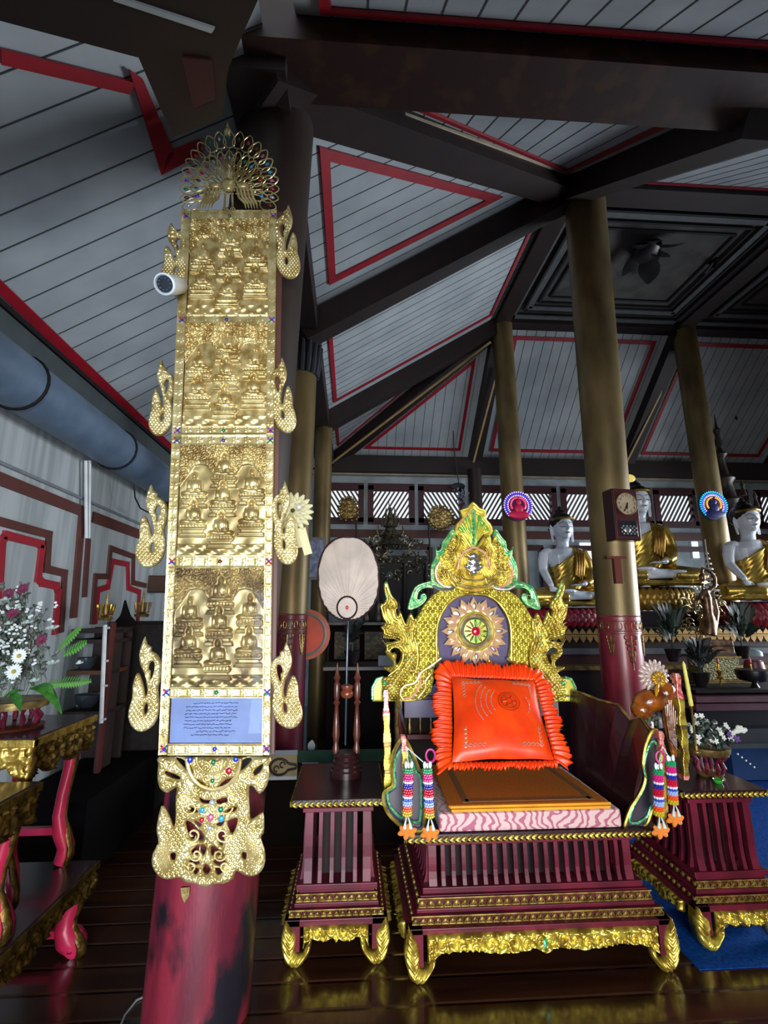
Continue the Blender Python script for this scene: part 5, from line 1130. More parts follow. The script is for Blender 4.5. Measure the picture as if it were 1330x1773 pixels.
rosette(ab, P(1132, 1170, YA-.02), .085, clr, 18, 2)
mb = MB(); rnd = random.Random(8)
for k in range(14): a = 2*math.pi*k/14; mb.ell(P(1141, 1176, YA-.05)+Vector((.027*math.cos(a), -.004*(k % 3), .024*math.sin(a))), (.018, .01, .009), 7, 5, Matrix.Rotation(-a, 3, 'Y'))
mb.tube([P(1139, 1186, YA-.07), P(1137, 1195, YA-.08), P(1136, 1205, YA-.075)], [.006, .012, .004], 7); mb.build('gold_bow', amy, ab, smooth=True)
mb = MB()
for k in range(60): mb.ell(P(1122+rnd.uniform(-14, 16), 1242+rnd.uniform(-12, 14), YA+.03+rnd.uniform(-.03, .03)), rnd.uniform(.005, .012), 5, 4)
mb.build('dried_flowers', mat('dried_grey_green', '#55604e', .8), ab, smooth=True)['kind'] = 'stuff'
mb = MB(); mb.tube([P(1135, 1225, YA+.02), (P(1135, 1250, YA).x, YA+.02, .656)], .012, 8); mb.build('support_stem', dark, ab)
gs = P(1248, 1352, 2.58); mb = MB(); mb.lathe([(.012, 0), (.02, .008), (.024, .02), (.022, .022), (.014, .01), (0, .008)], (gs.x, 2.6, .651), 16); tag(mb.build('green_glass_dish', mat('lit_green_glass', '#3fae3a', .1, coat=.8), smooth=True), 'tiny green glass dish on the right side table before the flower bowl', 'dish')
# carpet and dark carved plinth
cp = MB(); q = [Vector((1.505, 2.36, 0.001)), Vector((5.2, 2.36, .001)), Vector((5.4, 5.42, .001)), Vector((1.56, 5.42, .001))]; cp.prism(q, (0, 0, .003)); tag(cp.build('blue_carpet', mat('blue_carpet', '#0a4a9c', .95, 0, col2='#073a80', scale=60, spec=.1, bump=.3, bscale=200)), 'bright blue carpet under the right side table', 'carpet')
pz = thing('carved_plinth', (1.86, 2.74, .013), 'low dark carved beaded plinth under the right side table', 'plinth')
mb = MB(); mb.span((1.70, 2.6, .05), (1.975, 2.8, .10)); mb.build('plinth_block', mat('dark_slate', '#23262c', .4, bump=.4, bscale=30), pz, bevel=.01)
mb = MB(); mb.span((1.715, 2.62, .005), (1.96, 2.8, .05)); mb.build('plinth_foot', black, pz)
for k in range(6): mb = MB(); mb.ell((1.715+.049*k, 2.605, .035), .018, 8, 6); mb.build('bead', mat('grey_bead', '#4a4c50', .35), pz, smooth=True)
# ================================================================ left altar tables
gcar = mat('antique_gold_carving', '#70561f', .42, .7, col2='#42300f', scale=25, bump=.3, bscale=60)
gcarb = mat('bright_gold_fascia', '#c9a650', .36, .7, col2='#a08035', scale=25, bump=.3, bscale=60)
tabt = mat('dark_plum_top', '#2b151e', .3, coat=.4)
def ctable(name, label, x0, x1, y0, y1, zt_, zb_, depth, front, legs=((1, 0), (1, 1), (0, 0), (0, 1)), lr=.05, gfront=gcar):
    t = thing(name, ((x0+x1)/2, (y0+y1)/2, zb_), label, 'table', 'stepped altar tables at the left')
    mb = MB(); mb.span((x0, y0, zt_-.025), (x1, y1, zt_)); mb.build('table_top', tabt, t, bevel=.004)
    hf = lambda u, v, D: scroll(u, v, .07, .018, 1.7, 2)*np.clip(D/.008, 0, 1)+np.where(D < .014, .008, 0)
    n = 14; m_ = (y1-y0)
    tp = [(y0+m_*k/n, zt_-.03) for k in range(n+1)]; bt = [(y1-m_*k/20, zt_-depth*(.62+.38*abs(math.cos(k/20*math.pi*3)))) for k in range(21)]
    mb = MB(); plate(mb, tp+bt, lambda u, v, h: (x1-.01+h, u, v), .009, .02, hf, smooth=0); mb.build('carved_apron', gcar, t, smooth='all')
    mb = MB(); mb.span((x1-.03, y0-.01, zt_-.035), (x1+.012, y1+.01, zt_-.004)); mb.span((x0, y0-.012, zt_-.035), (x1+.012, y0+.02, zt_-.004)); mb.build('edge_moulding', gfront, t, bevel=.004)
    m_ = x1-x0; tp = [(x0+m_*k/n, zt_-.03) for k in range(n+1)]; bt = [(x1-m_*k/20, zt_-depth*(.62+.38*abs(math.cos(k/20*math.pi*3)))) for k in range(21)]
    mb = MB(); plate(mb, tp+bt, wall_map(y0+.01), .009, .02, hf, smooth=0); mb.build('carved_apron', gfront, t, smooth='all')
    for sx, sy in legs:
        cx = x1-.055 if sx else x0+.055; cy = y1-.055 if sy else y0+.055; ox = 1 if sx else -1; oy = 1 if sy else -1; H = zt_-.04-zb_
        pr = [(0, 1, 1.0), (.0, .85, .95), (-.005, .7, .78), (-.02, .5, .68), (-.025, .35, .72), (-.008, .22, 1.0), (.012, .12, .95), (.012, .06, 1.0), (.0, 0, .85)]
        mb = MB(); mb.tube([(cx+ox*a, cy+oy*a*.6, zb_+H*h) for a, h, r in pr], [lr*r for a, h, r in pr], 12); mb.build('leg', pinklac, t, smooth=True)
        mb = MB(); mb.tube([(cx+ox*(a+lr*r*.75), cy-lr*r*.3, zb_+H*h) for a, h, r in pr], [lr*r*.42 for a, h, r in pr], 8); mb.build('gold_leg_facing', gcar, t, smooth=True)
    for yy in (y1-.06,):
        mb = MB(); mb.span((x0+.05, yy-.015, zb_+(zt_-zb_)*.2), (x1-.06, yy+.015, zb_+(zt_-zb_)*.2+.03)); mb.build('stretcher', pinklac, t)
    return t
ctable('altar_table', 'low plum-topped altar table with gold side apron and pink legs, bottom left', XW+.07, -1.19, 1.15, 2.70, .35, 0, .13, False, lr=.058)
ctable('altar_table', 'tall gold-edged altar table with pink back leg, carrying the flower bouquet', XW+.07, -1.285, 2.23, 2.72, 1.0, .352, .17, True, lr=.038, gfront=gcarb)
ctable('altar_table', 'middle altar table with grooved gold front leg, cut by the left frame edge', XW+.07, -1.20, 1.66, 2.16, .86, .352, .15, True, lr=.045)
# bouquet
bq = thing('footed_bowl', (-1.46, 2.42, 1.0), 'maroon and gilt footed bowl under the bouquet on the tall altar table', 'bowl')
bcx, bcy = P(25, 1240, 2.42).x, 2.42; bq.location = (bcx, bcy, 1.001); WL[bq.name] = Vector(bq.location)
mb = MB(); mb.lathe([(.115, 0), (.12, .012), (.1, .02), (0, .02)], (bcx, bcy, 1.001), 24); mb.build('foot_ring', mat('maroon_gilt', '#5a2a20', .3, .3, coat=.3), bq, smooth=True)
for k in range(9):
    a = k*math.pi*2/9; mb = MB(); mb.tube([(bcx+.09*math.cos(a), bcy+.09*math.sin(a), 1.02), (bcx+.1*math.cos(a), bcy+.1*math.sin(a), 1.045), (bcx+.085*math.cos(a), bcy+.085*math.sin(a), 1.07), (bcx+.1*math.cos(a), bcy+.1*math.sin(a), 1.09)], [.008, .012, .007, .01], 7); mb.build('turned_leg', maroon, bq, smooth=True)
mb = MB(); mb.lathe([(.07, .085), (.125, .09), (.13, .12), (.12, .122), (0, .11)], (bcx, bcy, 1.001), 24); mb.build('bowl_rim', gold_dark, bq, smooth=True)
bo = thing('flower_bouquet', (bcx, bcy, 1.11), 'large bouquet of daisies, small white blossoms and ferns at the left frame edge', 'bouquet')
rnd = random.Random(21); BY = 2.38
mb = MB(); mbs = MB()
for k in range(620):
    x = rnd.gauss(10, 38); y = 1110+rnd.gauss(0, 45)
    if x > 100 or y > 1195 or y < 1010 or x-10 > (1200-y)*.9+45: continue
    c = P(x, y, BY+rnd.uniform(-.02, .14)); mbs.tube([c, c+Vector((rnd.uniform(-.03, .03), rnd.uniform(-.02, .02), -rnd.uniform(.03, .08)))], .0015, 3); (mb).ell(c, (rnd.uniform(.004, .016), .008, rnd.uniform(.004, .012)), 5, 4, Matrix.Rotation(rnd.uniform(0, 3), 3, 'Y'))
mb.build('grey_foliage', mat('grey_green_foliage', '#3c433c', .8, col2='#6a6662', scale=40), bo, smooth=True)['kind'] = 'stuff'
mbs.build('stems', mat('stem_green', '#46583c', .7), bo)['kind'] = 'stuff'
mb = MB(); 
for k in range(70):
    x = rnd.gauss(15, 32); y = 1095+rnd.gauss(0, 48)
    if x > 110 or y > 1190 or y < 1005: continue
    for j in range(3): mb.ell(P(x+rnd.uniform(-5, 5), y+rnd.uniform(-5, 5), BY-.03+rnd.uniform(-.02, .02)), (.007, .006, .006), 5, 4)
mb.build('small_white_blossoms', petal_white, bo, smooth=True)['kind'] = 'stuff'
for x, y, r, c in ((34, 1136, .033, 1), (25, 1163, .034, 1), (91, 1087, .028, 0), (92, 1147, .027, 0), (-4, 1152, .03, 0), (10, 1038, .022, 0), (48, 1078, .024, 0), (34, 1052, .018, 0), (138, 1148, .016, 0), (15, 1080, .016, 0), (60, 1178, .02, 0)):
    m4 = Matrix.Rotation(1.35 if c else .35, 3, 'X') if c else Matrix.Rotation(.35, 3, 'X'); p = P(x, y, BY-.07); mb = MB(); flower(mb, p, 16 if c else 11, r, r*.16 if c else r*.2, m4); d_ = mb.build('daisy', petal_white, bo, smooth=True)
    mb = MB(); mb.ell(p+(m4 @ Vector((0, 0, .005))), (.009, .009, .009), 8, 5); mb.build('daisy_eye', mat('daisy_yellow', '#b99a3c', .7) if c else mat('sage_eye', '#9fb8a8', .6), d_, smooth=True)
for x, y in ((15, 1028), (22, 1062), (72, 1108), (40, 1020)):
    mb = MB(); flower(mb, P(x, y, BY-.05), 12, .026, .006, Matrix.Rotation(1.2, 3, 'X')); mb.build('purple_aster', mat('dark_magenta_petal', '#6a1c3c', .6), bo, smooth=True)
for (p, q, wd, dr, m) in (((52, 1192), (107, 1236), .024, .035, green_leaf), ((20, 1200), (36, 1232), .018, .01, green_leaf), ((40, 1196), (4, 1210), .014, .01, green_leaf), ((60, 1190), (96, 1212), .014, .03, green_leaf)):
    mb = MB(); leafblade(mb, P(*p, BY-.05), P(*q, BY-.10), wd, dr, 9); mb.build('broad_leaf', m, bo, smooth=True)
for p, q, n_ in (((82, 1184), (158, 1179), 17), ((100, 1125), (140, 1088), 10), ((108, 1135), (150, 1112), 9)):
    mb = MB(); a = P(*p, BY-.06); b_ = P(*q, BY-.08)
    for k in range(n_):
        t = (k+.5)/n_; c = a.lerp(b_, t); ln = .022*math.sin(math.pi*(.1+.85*t))+.004; d = (b_-a).normalized(); up_ = Vector((0, 0, 1))
        for s_ in (-1, 1): leafblade(mb, c, c+up_*s_*ln+d*ln*.5, .005, 0, 3)
    mb.tube([a, b_], .002, 4); mb.build('fern_frond', mat('fern_green', '#4f8a34', .5), bo, smooth=True)
mb = MB(); mb.tube([PZ(205, 1785, .005), PZ(216, 1758, .005), PZ(236, 1732, .005), PZ(262, 1720, .006), PZ(300, 1722, .006)], .004, 6); tag(mb.build('floor_cable', mat('pale_cable', '#8b8d88', .5), smooth=True), 'thin pale cable on the floor left of the red pillar foot', 'cable')
# ================================================================ altar and statues at the back right
def warp(mb):
    out = []
    for x, y, z in mb.v:
        t = min(1, max(0, (z-.77)/.07)); k = 1+.27*t; zz_ = z*.825 if z < .80 else .66+(z-.80)*1.3; out.append((x*k, y*k, zz_))
    mb.v = out; return mb
def remesh(o, vox, sm=4):
    md = o.modifiers.new('remesh', 'REMESH'); md.mode = 'VOXEL'; md.voxel_size = vox; md.use_smooth_shade = True
    if sm: s2 = o.modifiers.new('smooth', 'SMOOTH'); s2.iterations = sm; s2.factor = .5
    return o
def statue(name, label):
    r = thing(name, (0, 0, 0), label, 'statue', 'marble seated figures on the altar')
    V = Vector
    mb = MB() # body: one continuous surface
    mb.tube([V((0, .02, .06)), V((0, .01, .2)), V((0, 0, .36)), V((0, 0, .52)), V((0, 0, .62)), V((0, .01, .70)), V((0, .015, .73))], [.17, .155, .135, .165, .185, .15, .06], 20, flat=.66)
    mb.tube([V((0, .01, .70)), V((0, .0, .80)), V((0, -.01, .84))], [.07, .058, .06], 14)
    mb.ell((0, -.012, .925), (.086, .1, .118), 20, 14); mb.ell((0, -.045, .865), (.055, .055, .05), 12, 8)
    mb.tube([V((0, -.108, .945)), V((0, -.122, .915)), V((0, -.128, .895))], [.007, .011, .015], 8)
    mb.ell((0, -.108, .868), (.024, .012, .008), 10, 6); mb.ell((0, -.082, .838), (.028, .022, .02), 10, 6)
    for s in (-1, 1):
        mb.tube([V((s*.085, 0, .955)), V((s*.094, .004, .92)), V((s*.092, .0, .86)), V((s*.096, -.01, .81)), V((s*.108, -.012, .795))], [.014, .018, .013, .014, .006], 8, flat=.6)
        mb.ell((s*.175, .01, .665), (.075, .07, .062), 12, 8)
    mb.tube([V((-.205, .01, .66)), V((-.235, .0, .55)), V((-.25, -.02, .42)), V((-.26, -.13, .31)), V((-.275, -.235, .22))], [.062, .058, .047, .040, .029], 14)
    mb.tube([V((.205, .01, .66)), V((.24, .0, .55)), V((.25, -.02, .42)), V((.18, -.15, .29)), V((.08, -.22, .235))], [.062, .058, .047, .040, .029], 14)
    for s in (-1, 1):
        mb.tube([V((s*.08, .02, .1)), V((s*.28, -.08, .1)), V((s*.42, -.17, .085))], [.12, .10, .075], 14); mb.tube([V((s*.42, -.17, .08)), V((s*.2, -.26, .09)), V((-s*.1, -.30, .09+.03*(s > 0)))], [.07, .055, .04], 12)
    def hand(w, d, n, size=1): # wrist, finger direction, palm normal
        d = V(d).normalized(); n = V(n).normalized(); s = d.cross(n); w = V(w); Mx = Matrix((d, s, n)).transposed()
        mb.ell(w+d*.045, (.052, .036, .017), 10, 7, Mx)
        for k, (o, l) in enumerate(((-.028, .062), (-.010, .075), (.009, .07), (.027, .055))):
            a = w+d*.075+s*o; mb.tube([a, a+d*l*.55+n*.004, a+d*l-n*.004], [.0105, .0095, .007], 8)
        a = w+d*.02-s*.032; mb.tube([a, a-s*.022+d*.03, a-s*.026+d*.062], [.012, .010, .007], 8)
    hand((-.275, -.235, .215), (.05, -.38, -.75), (0, -.9, .4)); hand((.08, -.22, .235), (-1, -.15, -.08), (0, .1, 1))
    for s in (-1, 1): # feet
        mb.ell((-s*.13, -.31, .12+.035*(s > 0)), (.10, .04, .022), 12, 7, Matrix.Rotation(.1*s, 3, 'Z'))
    b = remesh(warp(mb).build('body', white_marble, r, smooth='all'), .0085, 3)
    rb = MB() # robe: legs, torso wrap, sleeve over the left arm
    for s in (-1, 1):
        rb.tube([V((s*.06, .02, .1)), V((s*.28, -.08, .1)), V((s*.43, -.175, .085))], [.135, .115, .088], 16); rb.tube([V((s*.43, -.175, .082)), V((s*.3, -.24, .085)), V((s*.12, -.285, .085))], [.084, .074, .06], 14)
        rb.tube([V((s*.50, -.15, .0)), V((s*.35, -.27, .0)), V((0, -.31, .0))], [.035, .035, .03], 8)
    rb.ell((0, -.02, .10), (.27, .2, .11), 18, 9)
    rb.tube([V((.2, .015, .69)), V((.245, .0, .55)), V((.262, -.015, .41)), V((.19, -.14, .285)), V((.12, -.195, .25))], [.072, .072, .07, .06, .05], 14)
    rb.tube([V((.2, .05, .5)), V((.25, .06, .25)), V((.27, .05, .05))], [.07, .09, .11], 12)
    remesh(warp(rb).build('robe_skirt_and_sleeve', gold_robe, r, smooth='all'), .012, 2)
    # diagonal wrap with folds
    N = 56; Mv = 40; v = []; f = []; keep = {}
    rad = [(.10, .19, .14), (.2, .168, .118), (.36, .150, .104), (.52, .178, .122), (.62, .196, .132), (.70, .165, .112), (.745, .11, .08)]
    def rr(z):
        for (za, a, b2), (zb, c, d) in zip(rad, rad[1:]):
            if z <= zb: t = (z-za)/(zb-za); return a+(c-a)*t, b2+(d-b2)*t
        return rad[-1][1:]
    for j in range(Mv+1):
        z = .10+.645*j/Mv; a, b2 = rr(z)
        for i in range(N):
            q = 2*math.pi*i/N; x = math.cos(q); y = math.sin(q); dg = (z-.47)-(x*.5)*.0; fold = .0045*math.sin((z*1.0-x*a*1.35)*95)
            v.append((x*(a+.006+fold), y*(b2+.006+fold)+.01*(z > .7), z))
    for j in range(Mv):
        for i in range(N):
            i2 = (i+1) % N; x = (v[j*N+i][0]+v[j*N+i2][0])/2; z = v[j*N+i][2]+.008; 
            if z < .455+(x+.17)/.34*.27: f.append((j*N+i, j*N+i2, (j+1)*N+i2, (j+1)*N+i))
    w_ = warp(MB().add(v, f)).build('diagonal_wrap', gold_robe, r, smooth='all'); md = w_.modifiers.new('s', 'SOLIDIFY'); md.thickness = .008
    mb = MB()
    for k in range(4): # folded shoulder cloth
        x = .075+.03*k; mb.tube([V((x*.9, .1, .60)), V((x, .05, .735-.01*k)), V((x, -.05, .72-.012*k)), V((x*.95, -.125, .62)), V((x*.9, -.13, .48)), V((x*.8, -.12, .36-.02*k))], [.018, .02, .02, .019, .018, .014], 8)
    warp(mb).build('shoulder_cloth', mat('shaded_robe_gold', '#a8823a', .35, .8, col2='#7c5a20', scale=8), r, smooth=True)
    hr = MB(); hr.ell((0, .014, .968), (.102, .112, .092), 20, 12); hr.ell((0, .02, 1.045), (.052, .055, .045), 14, 9); hr.ell((0, .02, 1.085), (.022, .024, .03), 10, 7); hr.tube([V((s_, .04, z_)) for s_, z_ in ((-.085, .93), (0, .87), (.085, .93))], .03, 8)
    warp(hr).build('hair_cap', black_hair, r, smooth=True)
    hb_ = MB(); hb_.tube([V((.094*math.sin(t), .0-.105*math.cos(t), .982+.012*math.cos(t))) for t in np.linspace(-1.35, 1.35, 17)], .013, 8, flat=.8); warp(hb_).build('gold_headband', gold_robe, r, smooth=True)
    fp = MB()
    for s in (-1, 1):
        fp.tube([V((s*(.018+.036*t), -.108+.022*t*t-.003, .921-.006*math.sin(3.14*t))) for t in np.linspace(0, 1, 7)], .0026, 5)
        fp.tube([V((s*(.012+.050*t), -.112+.028*t*t, .943+.014*math.sin(3.14*t))) for t in np.linspace(0, 1, 8)], .0018, 5)
    fp.tube([V((x, -.1225+abs(x)*.35, .868+abs(x)*.1)) for x in np.linspace(-.02, .02, 7)], .0028, 5)
    warp(fp).build('painted_eyes_and_mouth', mat('dark_face_paint', '#3a2830', .5), r, smooth=True)
    return r
ZA = P(1000, 1086, 5.75).z
S1 = statue('seated_buddha', 'white marble seated statue in gold robe just right of the throne crest'); 
pS1 = P(982, 1046, 6.05); S1.location = pS1; S1.rotation_euler.z = math.radians(3); S1.scale = (1.17,)*3
z1s = pS1.z
S2 = dup(S1, P(1118, 1012, 6.75), 'larger white marble seated statue half hidden behind the column with the clock', rot=(0, 0, math.radians(-5)), scale=1.46)
S3 = dup(S1, P(1312, 1036, 6.05), 'white marble seated statue in gold robe cut by the right frame edge', rot=(0, 0, math.radians(-4)), scale=1.24)
redp = mat('crimson_lotus', '#8a0f28', .45); plinth_m = mat('altar_maroon_black', '#241014', .4)
def lotus_base(c, r, h, m, label, n=44, gr=None):
    t = thing('lotus_pedestal', (c.x, c.y, c.z-h), label, 'pedestal', None)
    mb = MB(); mb.lathe([(r*.9, 0), (r*.98, h*.1), (r*.8, h*.35), (r*.9, h*.9), (r*.95, h-.004), (0, h-.004)], (c.x, c.y, c.z-h), 32, sy=.62); mb.build('pedestal_core', plinth_m, t, smooth=True)
    for k in range(n):
        a = 2*math.pi*k/n; 
        for lay in (0, 1):
            aa = a+lay*math.pi/n; p = Vector((c.x+r*1.0*math.cos(aa), c.y+r*.64*math.sin(aa), c.z-h*(.43 if lay == 0 else .68)))
            mb = MB(); Mq = Matrix.Rotation(aa, 3, 'Z') @ Matrix.Rotation((-.25 if lay == 0 else .3), 3, 'Y'); mb.ell(p, (r*.03, r*4.2/n, h*.40), 8, 6, Mq); mb.build('lotus_petal', m, t, smooth=True)
    return t
hB = .22
lotus_base(pS1-Vector((0, .05, .045)), .56, z1s-ZA-.056, redp, 'crimson lotus pedestal under the statue next to the throne crest')
lotus_base(P(1312, 1036, 6.05)-Vector((0, .05, .045)), .58, P(1312, 1036, 6.05).z-ZA-.056, redp, 'crimson lotus pedestal under the statue at the right frame edge')
pS2 = P(1118, 1012, 6.75); lotus_base(pS2-Vector((0, 0, .05)), .66, .30, mat('matte_gold_lotus', '#b08a38', .4, .6), 'gold lotus pedestal under the larger middle statue')
tag(MB().span((pS2.x-.75, 6.42, 0), (pS2.x+.75, 7.2, pS2.z-.37)).build('statue_plinth', plinth_m), 'dark raised plinth under the gold lotus pedestal', 'plinth')
al = thing('altar', (4.2, 6.6, 0), 'long tiered dark altar with gold lotus-fringe bands carrying the marble statues', 'altar')
def tier(zt_, zb_, y0, m, name, x0=1.7, x1=8.6, y1=6.40): return MB().span((x0, y0, zb_), (x1, y1, zt_)).build(name, m, al)
tier(ZA, ZA-.06, 5.72, dark, 'altar_top')
def fringe(zt_, zb_, Y, up_, m=gold_pale, x0=1.72, x1=7.2, n=66, nm='gold_fringe'):
    mb = MB(); w_ = (x1-x0)/n
    for k in range(n):
        a = x0+k*w_; 
        if up_: p = [(a, Y, zb_), (a+w_, Y, zb_), (a+w_*.85, Y, zb_+(zt_-zb_)*.45), (a+w_/2, Y, zt_), (a+w_*.15, Y, zb_+(zt_-zb_)*.45)]
        else: p = [(a, Y, zt_), (a+w_*.15, Y, zt_-(zt_-zb_)*.5), (a+w_/2, Y, zb_), (a+w_*.85, Y, zt_-(zt_-zb_)*.5), (a+w_, Y, zt_)]
        mb.prism(p, (0, .02, 0))
    mb.build(nm, m, al)
zz = lambda py: P(1000, py, 5.7).z
fr_g = mat('altar_gold', '#b8935a', .4, .6)
fringe(zz(1088), zz(1098), 5.69, True, fr_g); fringe(zz(1101), zz(1113), 5.69, False, fr_g)
tier(zz(1099), zz(1101), 5.66, fr_g, 'gold_strip'); tier(zz(1098), zz(1122), 5.75, plinth_m, 'fringe_board'); tier(zz(1122), zz(1132), 5.62, mat('grey_moulding', '#54585e', .4), 'grey_moulding'); tier(zz(1132), zz(1150), 5.7, mat('altar_maroon', '#3c141c', .4), 'maroon_panel')
tier(zz(1150), zz(1157), 5.5, gold_dark, 'dull_gold_strip'); tier(zz(1157), 0, 5.55, plinth_m, 'altar_base')
# lower right stepped table
s2_ = thing('offering_table', (3.7, 4.9, 0), 'dark mauve stepped offering table at the right, behind the flower bowl', 'table')
zo = lambda py: P(1280, py, 4.6).z; mv = mat('mauve_lacquer', '#5c3a44', .35, coat=.3)
for a, b, y, m in ((1195, 1200, 4.62, dark), (1204, 1214, 4.55, mv), (1218, 1230, 4.6, mv), (1230, 1262, 4.72, black), (1262, 1284, 4.6, mat('grey_step', '#30343a', .4)), (1284, 1292, 4.52, mat('dark_grey_edge', '#44484c', .4))):
    MB().span((P(1205, a, y).x if a < 1262 else P(1262, a, y).x, y, zo(b)), (6.5, 5.35, zo(a))).build('step', m, s2_)
MB().span((P(1268, 1300, 4.6).x, 4.62, 0.014), (6.5, 5.3, zo(1292))).build('table_skirt', mat('blue_skirt_cloth', '#0a3a6e', .8), s2_)
# columns of small things standing on it
zt_t = zo(1195)
def lathe_thing(name, label, cat, px, py, Y, prof, m, parent=None, n=18, group=None, zmin=None):
    p = P(px, py, Y); p.z = p.z if zmin is None else zmin; mb = MB(); mb.lathe(prof, p, n); o = mb.build(name, m, smooth=True); tag(o, label, cat, group); return o
for px, lab in ((1247, 'red-tipped candle lamp at the left of the offering table'), (1303, 'red-tipped candle lamp at the right of the offering table')):
    t = thing('candle_lamp', P(px, 1175, 4.9), lab.replace('at the left of', 'on the left of').replace('at the right of', 'on the right of'), 'lamp'); p = P(px, 1175, 4.9); p.z = max(p.z, zt_t+.002)
    mb = MB(); mb.lathe([(.03, 0), (.032, .01), (.012, .03), (.02, .06), (.03, .07), (.008, .08), (.008, .14)], p, 12); mb.build('brass_stem', mat('polished_brass', '#d8a53a', .2, .9), t, smooth=True)
    mb = MB(); mb.lathe([(.008, .14), (.012, .16), (.006, .19), (.001, .21)], p, 10); mb.build('flame_bulb', mat('red_flame_bulb', '#b02018', .3), t, smooth=True)
    mb = MB(); mb.tube([p+Vector((0, 0, .02)), (p.x, p.y, zt_t)], .008, 6); mb.build('lamp_foot', gold_dark, t)
t = thing('gilt_offering_box', P(1248, 1187, 5.1), 'dull gold fretwork box behind the brass candle lamp', 'box'); a = P(1215, 1140, 5.1); b = P(1285, 1185, 5.1)
b.z = max(b.z, zt_t+.03); MB().span((a.x, 5.1, b.z), (b.x, 5.33, a.z)).build('box_body', mat('gold_fretwork', '#8a8458', .4, .7, col2='#3a3626', scale=60, bump=.8, bscale=60), t)
MB().span((a.x-.02, 5.08, a.z), (b.x+.02, 5.37, a.z+.02)).build('lid', gold_dark, t)
for k in (0, 1): MB().span((a.x-.1-.05*k, 5.06-.03*k, zt_t+.002+.014*(1-k)), (b.x+.1, 5.34, zt_t+.014+.014*(1-k))).build('box_step', gold_dark, t)
o = lathe_thing('dark_alms_bowl', 'dark bronze bowl on a stem, lower right on the offering table', 'bowl', 1310, 1205, 4.75, [(.04, -.04), (.02, 0), (.06, .01), (.13, .03), (.15, .08), (.15, .12), (.14, .125), (.05, .11), (0, .11)], black, zmin=zt_t+.043)
o = lathe_thing('red_jar', 'dull red jar with pale domed lid near the right frame edge', 'jar', 1307, 1160, 5.2, [(.05, -.12), (.09, -.1), (.1, 0), (.085, .09), (.07, .1), (.07, .105), (0, .1)], mat('jar_red', '#6a2c38', .4))
o = lathe_thing('jar_lid', 'pale blue domed lid on the red jar', 'lid', 1307, 1134, 5.2, [(.075, -.008), (.07, .03), (.04, .055), (.0, .06)], mat('pale_blue_lid', '#9db4c0', .3))
# silver tazza at the left of it
o = lathe_thing('silver_pedestal_bowl', 'silver fluted pedestal bowl behind the maroon column foot', 'bowl', 1123, 1215, 4.9, [(.12, -.22), (.11, -.1), (.04, 0), (.035, .1), (.06, .13), (.13, .17), (.19, .24), (.2, .3), (.19, .31), (0, .25)], mat('dull_silver', '#8c868a', .3, .7, bump=.3), n=24)
p = P(1123, 1215, 4.9); tag(MB().span((p.x-.16, 4.75, 0.005), (p.x+.16, 5.05, p.z-.221)).build('bowl_stand', dark), 'dark square stand under the silver pedestal bowl', 'stand')
# tall brass tree-like figure and bronze figure
rnd = random.Random(12)
bt = thing('brass_tree_ornament', P(1205, 1110, 5.35), 'tangled brass tree ornament behind the bronze figure', 'ornament'); mb = MB()
for k in range(46):
    px = rnd.uniform(1180, 1250); py = rnd.uniform(1018, 1100); p = P(px, py, 5.35); mb.tube([p+Vector((.05*math.cos(q)*(1-q/9), rnd.uniform(-.02, .02), .04*math.sin(q)*(1-q/9))) for q in np.linspace(0, 5, 8)], .007, 5)
mb.build('brass_tendrils', mat('bright_brass_wire', '#b5a878', .28, .85), bt, smooth=True)['kind'] = 'stuff'
mb = MB(); mb.tube([P(1215, 1130, 5.4), P(1215, 1060, 5.4), P(1218, 1010, 5.4)], [.03, .02, .01], 8)
for s in (-1, 1): mb.tube([P(1215, 1070, 5.4), P(1215+s*20, 1050, 5.4), P(1215+s*32, 1030, 5.4)], [.015, .012, .008], 6)
mb.tube([P(1215, 1130, 5.4), (P(1215, 1130, 5.4).x, 5.4, ZA-.6)], .04, 8); mb.build('trunk', gold_dark, bt, smooth=True)
bf = thing('bronze_figure', P(1240, 1125, 5.0), 'bronze standing figure with raised curved arm before the brass tree', 'statue'); brz = mat('bronze', '#8a6a50', .35, .75, col2='#4c3628', scale=12)
mb = MB(); q = lambda a, b, Y=5.0: P(a, b, Y)
mb.tube([q(1228, 1100), q(1228, 1080), q(1226, 1060), q(1222, 1035), q(1220, 1020)], [.075, .065, .045, .055, .03], 14); mb.ell(q(1216, 1000), (.035, .035, .05), 12, 8); mb.tube([q(1216, 990), q(1215, 980)], [.02, .005], 8)
mb.tube([q(1224, 1025), q(1238, 1015), q(1238, 1000), q(1230, 990), q(1218, 984)], [.025, .024, .02, .018, .014], 8); mb.tube([q(1216, 1028), q(1205, 1040), q(1204, 1058)], [.024, .02, .014], 8)
mb.tube([q(1232, 1100), q(1240, 1060), q(1236, 1035)], [.05, .035, .02], 8)
remesh(mb.build('figure_body', brz, bf, smooth='all'), .012, 3)
mb = MB(); mb.span((q(1218, 1120).x, 4.93, q(1218, 1118).z), (q(1262, 1120).x, 5.1, q(1218, 1108).z)); mb.span((q(1222, 1120).x, 4.91, q(1218, 1130).z), (q(1260, 1120).x, 5.12, q(1218, 1118).z)); mb.build('figure_plinth', brz, bf, bevel=.006)
